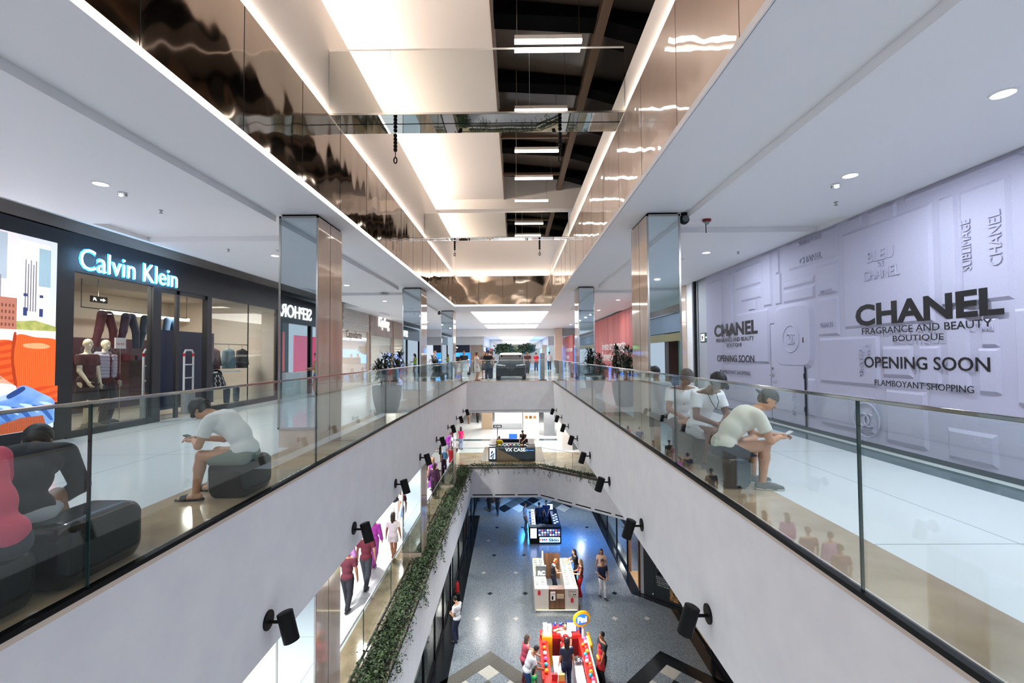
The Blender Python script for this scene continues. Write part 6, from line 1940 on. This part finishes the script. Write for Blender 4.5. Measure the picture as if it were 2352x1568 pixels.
gshop('far_storefront', 'dark framed shop window with green glow at the far left of the ground floor', XLG, (29.2, 31.4, 34, 36.5), 1, ('2a4a3a',), 30)
struct('wall_ground_left_pier', M_wood, XLG - .2, XLG + .05, 28.65, 29.15, L0, ZB)
struct('wall_ground_left_pier', M_white, XLG - .2, XLG + .03, 21.65, 22.15, L0, ZB)
for k in range(14):
    y = 13 + .58 * k
    z = L0 + (.55 if k % 2 else 1.1)
    c = ('d9772c', '1d1f24', 'e6e6e8', 'a8481c', 'c9b08a')[k % 5]
    o = tag(blob('shoe', [cone((XLG - .6, y, z + .06), (XLG - .42, y, z + .05), .055, .045, .02), cone((XLG - .6, y, z + .06), (XLG - .6, y, z + .13), .05, .045, .02)], .02, cmat(c), None, (XLG - .6, y, z), local=True, cuts=[((0, 0, z), (0, 0, -1))]), '%s shoe on the %s shelf of the ground floor window, at position %s along it' % (('orange', 'black', 'white', 'rust', 'tan')[k % 5], 'lower' if k % 2 else 'upper', ('one', 'two', 'three', 'four', 'five', 'six', 'seven')[k // 2]), 'shoe', 'shoes in the ground floor shop window')
for z in (.5, 1.05):
    tag(box('display_shelf', M_intw, XLG - .85, XLG - .3, 12.6, 21.4, L0 + z, L0 + z + .04), 'white %s display shelf of shoes behind the ground floor window' % ('lower' if z < 1 else 'upper'), 'shelf')
t = thing('fire_extinguisher_stand', 'red fire extinguisher on a black stand by the left shop window', 'fire extinguisher', (-2.75, 21.3, L0))
MB().lathe([(.16, 0), (.17, .02), (.17, .55), (.12, .6)], n=20).build('stand', M_black, t, local=True, smooth=True)
MB().lathe([(.075, .56), (.08, .6), (.08, .98), (.03, 1.05), (.03, 1.1)], n=18).build('cylinder_body', mat('extinguisher_red', 'b3161c', .3), t, local=True, smooth=True)
MB().tube([(.03, 0, 1.08), (.1, 0, 1.05), (.11, 0, .8)], .014, 8).build('hose', M_black, t, local=True)
# right hand shops
XRG = 5.95
g = gshop('dark_storefront', 'dark wood shop front at the far right of the ground floor', XRG, (24.6, 27.2, 30, 33, 36), -1, ('4a3226',), 40)
struct('wall_ground_right_tiles', brick(mat('white_wall_tile', 'dfe2e4', .25), 'dfe2e4', 'e6e8ea', 'b0b4b8', .3, .12, .012, .5, (PI / 2, 0, PI / 2)), XRG + 1.6, XRG + 1.7, 22.3, 24.5, L0, ZB)
struct('wall_ground_right_post', M_wood, XRG - .03, XRG + .1, 24.4, 24.6, L0, ZB)
struct('wall_ground_right_post', M_wood, XRG - .03, XRG + .1, 22.5, 22.6, L0, ZB)
struct('floor_ground_shop', mat('light_wood', 'b08d62', .5), XRG + .02, XRG + 1.6, 22.6, 24.5, L0, L0 + .03)
light('shop_light', 'AREA', (XRG + .9, 23.5, ZB - .2), 40, (1, .95, .88), .5)
t = thing('clothes_rack', 'small wooden rack with blue garments in the corner shop', 'rack', (XRG + .8, 23.3, L0))
for y in (22.9, 23.7):
    MB().tube([(XRG + .55, y, L0 + .03), (XRG + .8, y, L0 + 1.5), (XRG + 1.05, y, L0 + .03)], .02, 8).build('frame', M_wood, t)
MB().cyl((XRG + .8, 22.9, L0 + 1.48), (XRG + .8, 23.7, L0 + 1.48), .015, n=8).build('bar', M_wood, t)
for k in range(3):
    tag(blob('garment', [cone((XRG + .8, 23.05 + .22 * k, L0 + 1.38), (XRG + .8, 23.05 + .22 * k, L0 + .75), .07, .1, .02)], .03, cmat(('2a3a5c', '3a5578', '1d2438')[k]), None, (XRG + .8, 23.05 + .22 * k, L0 + .65), local=True), '%s garment on the wooden rack of the corner shop' % ('navy', 'denim blue', 'black blue')[k], 'garment')
A, B = Vector((5.97, 22.3)), Vector((7.42, 21.0))
Mh = mat('dark_green_hoarding', '1a2226', .4)
hd = (B - A).normalized()
hn = Vector((hd.y, -hd.x))
hn = hn if hn.y < 0 else -hn
t = thing('dark_hoarding', 'dark hoarding with white notice set across the corner of the ground floor', 'hoarding', ((A.x + B.x) / 2, (A.y + B.y) / 2, L0))
def onh(u, v, w):
    q = A + hd * u + hn * w
    return (q.x, q.y, L0 + v)
Lh = (B - A).length
MB().prism([(0, .02), (Lh, .02), (Lh, 2.5), (0, 2.5)], -.08, 0, onh).build('board', Mh, t)
MB().prism([(0, .02), (.16, .02), (.16, 2.5), (0, 2.5)], 0, .01, onh).build('edge_panel', M_grey, t)
MB().prism([(Lh * .74, .15), (Lh * .97, .15), (Lh * .97, 1.5), (Lh * .74, 1.5)], 0, .012, onh).build('picture_panel', noisy(mat('brown_picture', '7a5a3c', .5), 9, '1f1711', 'c09060'), t)
MB().prism([(.7, .04), (.71, .04), (.71, 2.5), (.7, 2.5)], 0, .004, onh).build('panel_joint', M_black, t)
MB().cyl(onh(.62, .18, 0), onh(.62, .18, .02), .035, n=14).build('lock', M_lgrey, t)
nt = mat('notice_white', 'd6dadd', .5)
for v, s, h, u0 in ((1.75, 'AGUARDE', .1, .78), (1.55, '+ DE 400', .14, .78), (1.42, 'LOJAS', .07, .82), (1.02, 'Em breve, uma nova', .06, .78), (.93, 'experiencia para voce', .06, .78), (.84, 'viver momentos', .06, .82), (.75, 'inesqueciveis com', .06, .8), (.66, 'toda a familia', .06, .84)):
    text(s, 'notice_lettering', nt, t, onh(u0, v, .006), (hd.x, hd.y, 0), XU, .58 if h < .1 else .5, h, .004)
MB().prism([(.85, 1.15), (1.25, 1.15), (1.25, 1.28), (.85, 1.28)], 0, .008, onh).build('notice_logo', M_black, t)
struct('wall_ground_right_wood', brick(mat('herringbone_wood', 'c79c6c', .5), 'c79c6c', 'b3875a', '8f6a44', .5, .09, .006, .5, (PI / 2, PI / 4, PI / 2)), 7.45, 7.55, 8, 20.95, L0 + .1, ZB)
struct('baseboard_ground_right', M_black, 7.4, 7.5, 8, 18.3, L0, L0 + .12)
t = thing('wall_frame', 'black low frame on the wooden wall at the bottom right', 'frame', (7.42, 16.4, L0))
box('frame_rail', M_black, 7.36, 7.44, 8.5, 17.6, L0 + .12, L0 + .3, t)
box('frame_post', M_black, 7.36, 7.44, 17.5, 17.7, L0 + .12, L0 + .9, t)

# ------------------------------------------------ blue lit phone kiosk
def counter(name, m, x0, x1, y0, y1, h, parent, **k):
    return box(name, m, x0, x1, y0, y1, L0, L0 + h, parent, **k)
K = thing('phone_accessory_kiosk', 'black kiosk bathed in blue light with illuminated product wall', 'kiosk', (1.75, 29.5, L0))
counter('front_wall', M_black, .77, 2.72, 28.05, 28.5, 1.0, K)
counter('right_counter', M_kdark, 2.25, 2.72, 28.5, 31.4, .98, K)
counter('left_counter', M_kdark, .77, 1.2, 28.5, 31.4, .98, K)
counter('rear_counter', M_kdark, 1.2, 2.25, 31.0, 31.4, 1.0, K)
box('poster_screen', mat('kiosk_screen', 'cfdcf6', .3, 0, 2.2, 'c6d8ff'), .85, 1.22, 28.03, 28.05, L0 + .35, L0 + .93, K)
pan = box('product_panel', mat('product_panel', '22304e', .3), 1.3, 2.68, 28.02, 28.05, L0 + .47, L0 + .92, K)
for i in range(3):
    for j in range(8):
        c = ('c9d6ee', '8aa8d8', 'b06a8a', '3a5a9c', 'd8dce6')[(i * 3 + j) % 5]
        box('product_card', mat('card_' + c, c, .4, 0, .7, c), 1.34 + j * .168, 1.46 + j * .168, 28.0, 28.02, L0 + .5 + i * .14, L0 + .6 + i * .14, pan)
box('light_box', mat('light_box', '9cc8f0', .3, 0, 1.8, '8cc0ff'), 1.4, 2.64, 28.02, 28.05, L0 + .1, L0 + .4, K)
text('Skin', 'light_box_lettering', M_black, K, (1.95, 28.012, L0 + .16), (1, 0, 0), XU, .6, .18, .01, .03)
for k, (x, c) in enumerate(((1.45, 'e0802a'), (1.58, '7a3a9c'), (1.7, '2a6ad0'), (1.82, 'd03a6a'))):
    MB().cyl((x, 28.02, L0 + .26), (x, 28.0, L0 + .26), .06, n=14).build('light_box_dot', mat('dot_' + c, c, .4, 0, .8, c), K)
box('foot_glow', mat('foot_glow', '4aa8ff', .3, 0, 5, '3a9cff'), .74, .77, 28.0, 31.4, L0 + .01, L0 + .05, K)
text('SKIN', 'top_board_lettering', mat('board_grey', 'b9c0cc', .4), K, (1.36, 28.3, L0 + 1.02), (1, 0, 0), XU, .4, .1, .02)
tag(box('monitor', mat('monitor_white', 'd6e4ff', .3, 0, 1.6), 2.0, 2.45, 31.1, 31.15, L0 + 1.05, L0 + 1.38), 'white lit monitor at the back of the blue kiosk', 'monitor')
for k in range(10):
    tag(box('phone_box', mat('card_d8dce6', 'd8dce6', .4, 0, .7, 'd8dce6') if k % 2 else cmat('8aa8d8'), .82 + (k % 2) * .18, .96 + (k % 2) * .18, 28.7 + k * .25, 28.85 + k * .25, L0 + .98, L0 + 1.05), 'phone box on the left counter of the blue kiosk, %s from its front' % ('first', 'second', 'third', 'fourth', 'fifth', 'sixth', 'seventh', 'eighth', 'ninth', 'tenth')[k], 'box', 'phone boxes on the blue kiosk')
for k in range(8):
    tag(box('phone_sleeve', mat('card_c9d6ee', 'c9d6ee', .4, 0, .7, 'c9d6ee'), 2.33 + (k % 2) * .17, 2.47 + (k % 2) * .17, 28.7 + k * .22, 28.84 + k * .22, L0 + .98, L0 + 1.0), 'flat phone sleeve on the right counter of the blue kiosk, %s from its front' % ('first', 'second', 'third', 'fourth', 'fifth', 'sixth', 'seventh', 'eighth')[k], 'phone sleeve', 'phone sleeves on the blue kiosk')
tag(box('office_chair', M_black, 1.6, 2.05, 29.4, 29.8, L0, L0 + .9, bevel=.06), 'black chair inside the blue lit kiosk', 'chair')

# ------------------------------------------------ sunglasses kiosk
K = thing('sunglasses_kiosk', 'beige and brown sunglasses kiosk with white lit letters', 'kiosk', (1.8, 22.3, L0))
M_kb = mat('kiosk_beige', 'c9bfb4', .4)
counter('left_front_wall', M_kb, .8, 1.42, 20.7, 21.0, 1.02, K)
counter('right_front_wall', M_kb, 2.15, 2.74, 20.7, 21.0, 1.02, K)
counter('middle_front_wall', M_wood, 1.42, 2.15, 20.74, 21.1, .98, K)
counter('left_counter', M_kb, .8, 1.38, 21.0, 23.9, .95, K)
counter('right_counter', M_kb, 2.2, 2.74, 21.0, 23.9, .95, K)
counter('back_panel', M_wood, 1.4, 2.2, 23.75, 23.9, 1.25, K)
box('left_glow_top', mat('display_glow', 'f4f2e4', .3, 0, 1.3, 'fff6e0'), .84, 1.34, 21.0, 21.9, L0 + .95, L0 + 1.0, K)
box('left_rear_top', mat('display_green', 'd6dca8', .3, 0, .8, 'e6eab4'), .84, 1.34, 22.4, 23.85, L0 + .95, L0 + 1.0, K)
box('right_glow_top', mat('display_glow', 'f4f2e4', .3, 0, 1.3, 'fff6e0'), 2.24, 2.72, 21.0, 22.2, L0 + .95, L0 + 1.0, K)
box('right_rear_top', mat('display_green', 'd6dca8', .3, 0, .8, 'e6eab4'), 2.24, 2.72, 22.25, 23.85, L0 + .95, L0 + 1.0, K)
sg = box('sign_stand', mat('kiosk_sign_grey', '5a5f66', .4), .9, 1.4, 21.95, 22.1, L0 + .95, L0 + 1.45, K)
text('RC', 'sign_lettering', M_litw, K, (1.0, 21.93, L0 + 1.05), (1, 0, 0), XU, .34, .2, .02, .04)
box('foot_plinth', M_steel, .84, 2.7, 20.66, 20.7, L0, L0 + .12, K)
box('foot_glow', mat('foot_glow_warm', 'f6f0c0', .3, 0, 3, 'fff4c8'), .86, 2.68, 20.655, 20.662, L0 + .1, L0 + .125, K)
po = box('front_poster', M_intw, 1.5, 1.72, 20.715, 20.74, L0 + .5, L0 + .88, K)
text('LIVE', 'poster_lettering', mat('print_red', 'c02a30', .6), K, (1.53, 20.712, L0 + .75), (1, 0, 0), XU, .16, .08, .003)
box('poster_figure', M_black, 1.55, 1.63, 20.71, 20.715, L0 + .54, L0 + .7, K)
box('tray', mat('tray_beige', 'b9a184', .5), 1.78, 2.1, 20.68, 20.74, L0 + .6, L0 + .78, K)
for x, z in ((.93, .75), (2.4, .42)):
    tg = box('red_tag', mat('print_red', 'c02a30', .6), x, x + .13, 20.69, 20.7, L0 + z, L0 + z + .17, K)
    MB().prism([(x, z + .17), (x + .13, z + .17), (x + .065, z + .23)], 0, .01, lambda u, v, w: (u, 20.7 - w, L0 + v)).build('tag_tip', mat('print_red', 'c02a30', .6), tg)
text('SEMANA', 'front_lettering', mat('print_brown_dark', '8a6f64', .6), K, (2.3, 20.695, L0 + .86), (1, 0, 0), XU, .36, .09, .003)
text('DO', 'front_lettering', mat('print_brown_dark', '8a6f64', .6), K, (2.3, 20.695, L0 + .73), (1, 0, 0), XU, .12, .09, .003)
text('CONSUMIDOR', 'front_lettering', mat('print_brown_dark', '8a6f64', .6), K, (2.3, 20.695, L0 + .66), (1, 0, 0), XU, .36, .04, .003)
gl = MB()
for x in (2.53, 2.61):
    gl.prism([(x - .032, .79), (x + .032, .79), (x + .025, .75), (x - .02, .74)], 0, .006, lambda u, v, w: (u, 20.7 - w, L0 + v))
gl.build('printed_sunglasses', M_black, K)
t = thing('standing_mirror', 'white framed oval mirror on the sunglasses kiosk', 'mirror', (1.28, 23.0, L0 + 1.0))
pts = [(1.28 + .04 * math.cos(a) * .4, 23.0 + .17 * math.cos(a), L0 + 1.36 + .33 * math.sin(a)) for a in [2 * PI * k / 28 for k in range(29)]]
MB().tube(pts, .03, 8).build('mirror_frame', M_intw, t, smooth=True)
MB().prism([(23.0 + .16 * math.cos(2 * PI * k / 24), L0 + 1.36 + .32 * math.sin(2 * PI * k / 24)) for k in range(24)], 1.275, 1.285, lambda u, v, w: (w, u, v)).build('mirror_glass', M_mirror, t)
box('mirror_foot', M_intw, 1.2, 1.34, 22.93, 23.07, L0 + 1.0, L0 + 1.04, t)
def shades(label, loc, col, rz=0):
    t = thing('sunglasses', label, 'sunglasses', loc, rz, 'sunglasses on the kiosk counters')
    f = cmat(col, .3)
    for q in (-1, 1):
        MB().tube([(q * .035, -.008, .025), (q * .035, .004, .025)], .026, 10).build('lens', f, t, local=True)
        MB().tube([(q * .062, 0, .04), (q * .066, .13, .035)], .004, 5).build('temple', f, t, local=True)
    MB().tube([(-.06, 0, .045), (.06, 0, .045)], .004, 5).build('bridge', f, t, local=True)
    return t
cols = ['1c1d20', '3a5a9c', 'b3362c', '2f7f5a', '8a5a34', '1f6fb0', 'e0a030', '4a4a50']
cn = ['black', 'blue', 'red', 'green', 'brown', 'azure', 'yellow', 'grey']
protos = {}
for side, (x0, ylist) in enumerate(((.93, [21.12 + .2 * k for k in range(4)] + [22.5 + .2 * k for k in range(7)]), (2.34, [21.12 + .22 * k for k in range(13)]))):
    for k, y in enumerate(ylist):
        for j in range(2):
            c = (k * 3 + j * 5 + side) % 8
            lab = '%s sunglasses on the %s counter of the kiosk, row %s from the front' % (cn[c], ('left', 'right')[side], ('one', 'two', 'three', 'four', 'five', 'six', 'seven', 'eight', 'nine', 'ten', 'eleven', 'twelve', 'thirteen')[k])
            loc = (x0 + j * .27, y, L0 + 1.0)
            if c in protos:
                dup(protos[c], loc, .0, lab)
            else:
                protos[c] = shades(lab, loc, cols[c])

# ------------------------------------------------ candy kiosk
K = thing('candy_kiosk', 'red candy kiosk with a round blue and yellow sign', 'kiosk', (1.6, 16.6, L0))
Mr = M_red
M_rd = mat('red_dark', '7c1210', .4)
counter('back_counter', Mr, .86, 2.5, 17.4, 17.75, .98, K)
counter('back_inner', M_rd, .9, 2.45, 17.32, 17.4, .9, K)
counter('left_counter', Mr, .82, 1.12, 15.2, 17.4, .9, K)
counter('right_counter', Mr, 2.28, 2.6, 14.0, 17.4, .92, K)
counter('corner_block', Mr, .85, 1.55, 14.6, 15.25, 1.02, K, bevel=.06)
counter('freezer', M_lgrey, 1.95, 2.26, 14.6, 16.5, .75, K)
box('freezer_lid', mat('plastic_white', 'e6e6ea', .3), 1.97, 2.24, 14.7, 16.0, L0 + .75, L0 + .79, K)
counter('till_box', M_yellow, .92, 1.3, 17.2, 17.45, 1.02, K)
box('inner_shelf', M_intw, 1.25, 1.5, 15.6, 16.6, L0 + .7, L0 + .74, K)
box('edge_light', mat('edge_white', 'eeeef2', .3, 0, .8), 2.58, 2.62, 14.0, 17.4, L0 + .9, L0 + .96, K)
box('yellow_shield', M_yellow, 2.62, 2.75, 16.9, 17.7, L0 + .1, L0 + .95, K, bevel=.05)
t = thing('round_sign', 'round blue and yellow lit sign on a post at the candy kiosk', 'sign', (2.45, 17.3, L0 + .95))
MB().cyl((2.45, 17.3, L0 + .95), (2.45, 17.3, L0 + 1.4), .05, n=12).build('post', M_intw, t)
fr = lambda u, v, w: (2.4 + u, 17.2 + w + u * .3, L0 + 1.68 + v)
MB().prism([(.33 * math.cos(2 * PI * k / 32), .27 * math.sin(2 * PI * k / 32)) for k in range(32)], 0, .1, fr).build('rim', M_yellow, t)
MB().prism([(.24 * math.cos(2 * PI * k / 32), .19 * math.sin(2 * PI * k / 32)) for k in range(32)], -.012, 0, fr).build('face', mat('sign_face_blue', '1f55c4', .3, 0, 1.2), t)
text('Fini', 'sign_lettering', M_litw, t, (2.24, 17.2 - .075, L0 + 1.58), (1, .3, 0), XU, .36, .2, .012, .03)
tag(box('till', mat('till_cream', 'd9d4c4', .4), .95, 1.27, 17.22, 17.42, L0 + 1.02, L0 + 1.12, bevel=.015), 'cream cash till on the yellow box of the candy kiosk', 'till')
t = thing('monitor', 'blue edged monitor on the back counter of the candy kiosk', 'monitor', (2.05, 17.6, L0 + .98))
box('screen', mat('monitor_white', 'd6e4ff', .3, 0, 1.6), 1.88, 2.22, 17.52, 17.55, L0 + 1.06, L0 + 1.36, t)
box('housing', mat('monitor_blue_frame', '1c3a9c', .3), 1.85, 2.25, 17.55, 17.6, L0 + 1.03, L0 + 1.39, t)
MB().cyl((2.05, 17.6, L0 + .98), (2.05, 17.6, L0 + 1.06), .05, n=12).build('stand', M_black, t)
goods = ((.98, 'dcdce2', .16, .3, 'white'), (1.16, 'e6e6ea', .14, .26, 'plain pale'), (1.34, 'b02a34', .18, .24, 'dark red'), (1.56, 'a8323c', .18, .24, 'wine red'), (2.36, '2a3a9c', .12, .22, 'blue'), (1.76, 'd8c8c8', .08, .34, 'pink topped'))
for x, c, w, h, nm in goods:
    tag(box('candy_box', cmat(c), x, x + w, 17.5, 17.7, L0 + .98, L0 + .98 + h), '%s candy box standing on the back counter of the candy kiosk' % nm, 'box')
for x, nm in ((1.43, 'left'), (1.65, 'right')):
    m = MB()
    rnd = random.Random(int(x * 100))
    for _ in range(40):
        a, b = rnd.uniform(0, 2 * PI), rnd.uniform(-.4, 1)
        d = Vector((math.cos(a), math.sin(a), b)).normalized()
        p = Vector((x, 17.6, L0 + 1.26))
        m.add([p + d * .02 + Vector((.012, 0, 0)), p + d * .11, p + d * .02 - Vector((.012, 0, 0))], [(0, 1, 2)])
    tag(m.build('foil_bow', mat('foil_blue', '1f4fc0', .25, .5), None, at=(x, 17.6, L0 + 1.22)), 'shiny blue foil bow on the %s dark red candy box' % nm, 'bow')
cc = (('3fb0c4', 'turquoise'), ('e8b030', 'yellow'), ('d83a3a', 'red'), ('e87a2a', 'orange'), ('e6e0e4', 'white'), ('d860a0', 'pink'))
rnd = random.Random(11)
for k in range(18):
    c, nm = cc[k % 6]
    y = 14.2 + k * .175
    o = MB().ball((2.44 + rnd.uniform(-.06, .06), y, L0 + .92 + .07), .07, 12, 8).build('candy_tub', mat('candy_' + c, c, .25), None, at=(2.44, y, L0 + .92), smooth=True)
    tag(o, '%s candy tub on the right counter of the candy kiosk, %s from the back' % (nm, ORD[0] if 0 else ('eighteenth', 'seventeenth', 'sixteenth', 'fifteenth', 'fourteenth', 'thirteenth', 'twelfth', 'eleventh', 'tenth', 'ninth', 'eighth', 'seventh', 'sixth', 'fifth', 'fourth', 'third', 'second', 'first')[k]), 'candy tub', 'candy tubs on the right counter')
for k in range(6):
    c, nm = cc[(k * 5 + 1) % 6]
    y = 15.5 + k * .3
    o = MB().ball((.97, y, L0 + .9 + .07), .07, 12, 8).build('candy_tub', mat('candy_' + c, c, .25), None, at=(.97, y, L0 + .9), smooth=True)
    tag(o, '%s candy tub on the left counter of the candy kiosk, %s from the front' % (nm, ('first', 'second', 'third', 'fourth', 'fifth', 'sixth')[k]), 'candy tub', 'candy tubs on the left counter')
for k in range(5):
    x = 1.62 + k * .14
    t = thing('candy_bottle', 'yellow capped candy bottle in the front row of the kiosk, %s from left' % ('first', 'second', 'third', 'fourth', 'fifth')[k], 'bottle', (x, 14.75, L0 + .8), 0, 'candy bottles in the front row')
    MB().lathe([(.045, 0), (.05, .02), (.05, .12), (.02, .16), (.02, .18)], n=14).build('bottle_body', mat('candy_e8b030', 'e8b030', .25), t, local=True, smooth=True)
    MB().lathe([(.024, .18), (.024, .22), (.01, .23)], n=12).build('cap', mat('print_red', 'c02a30', .6), t, local=True)
tag(box('front_shelf', M_intw, 1.56, 2.28, 14.6, 14.95, L0 + .74, L0 + .8), 'white front shelf carrying the row of candy bottles', 'shelf')
t = thing('steel_bowl', 'round steel bowl set into the freezer counter of the candy kiosk', 'bowl', (2.1, 16.2, L0 + .79))
MB().lathe([(.05, 0), (.13, .06), (.15, .12), (.14, .12), (.12, .06), (.04, .02)], n=24).build('bowl_body', M_chrome, t, local=True, smooth=True)
for k, (x, y, c, nm) in enumerate(((1.2, 15.0, 'c9272b', 'red'), (1.42, 14.98, 'd9b060', 'golden'))):
    t = thing('gift_bag', 'small %s gift bag with handle on the red corner block' % nm, 'bag', (x, y, L0 + 1.02))
    MB().prism([(-.09, 0), (.09, 0), (.1, .2), (-.1, .2)], -.05, .05, lambda u, v, w: (x + u, y + w, L0 + 1.02 + v)).build('bag_body', cmat(c, .5), t)
    MB().tube([(x - .05, y, L0 + 1.22), (x - .03, y, L0 + 1.3), (x + .03, y, L0 + 1.3), (x + .05, y, L0 + 1.22)], .008, 6).build('bag_handle', cmat(c, .5), t)
light('kiosk_light', 'AREA', (1.7, 16.6, ZB - .05), LOW * .6, (1, .97, .95), .4)
light('kiosk_light', 'AREA', (1.7, 22.3, ZB - .05), LOW * .8, (1, .97, .95), .4)
light('kiosk_light', 'AREA', (-.2, 32.4, -1.9), 60, (1, .95, .9), .3)
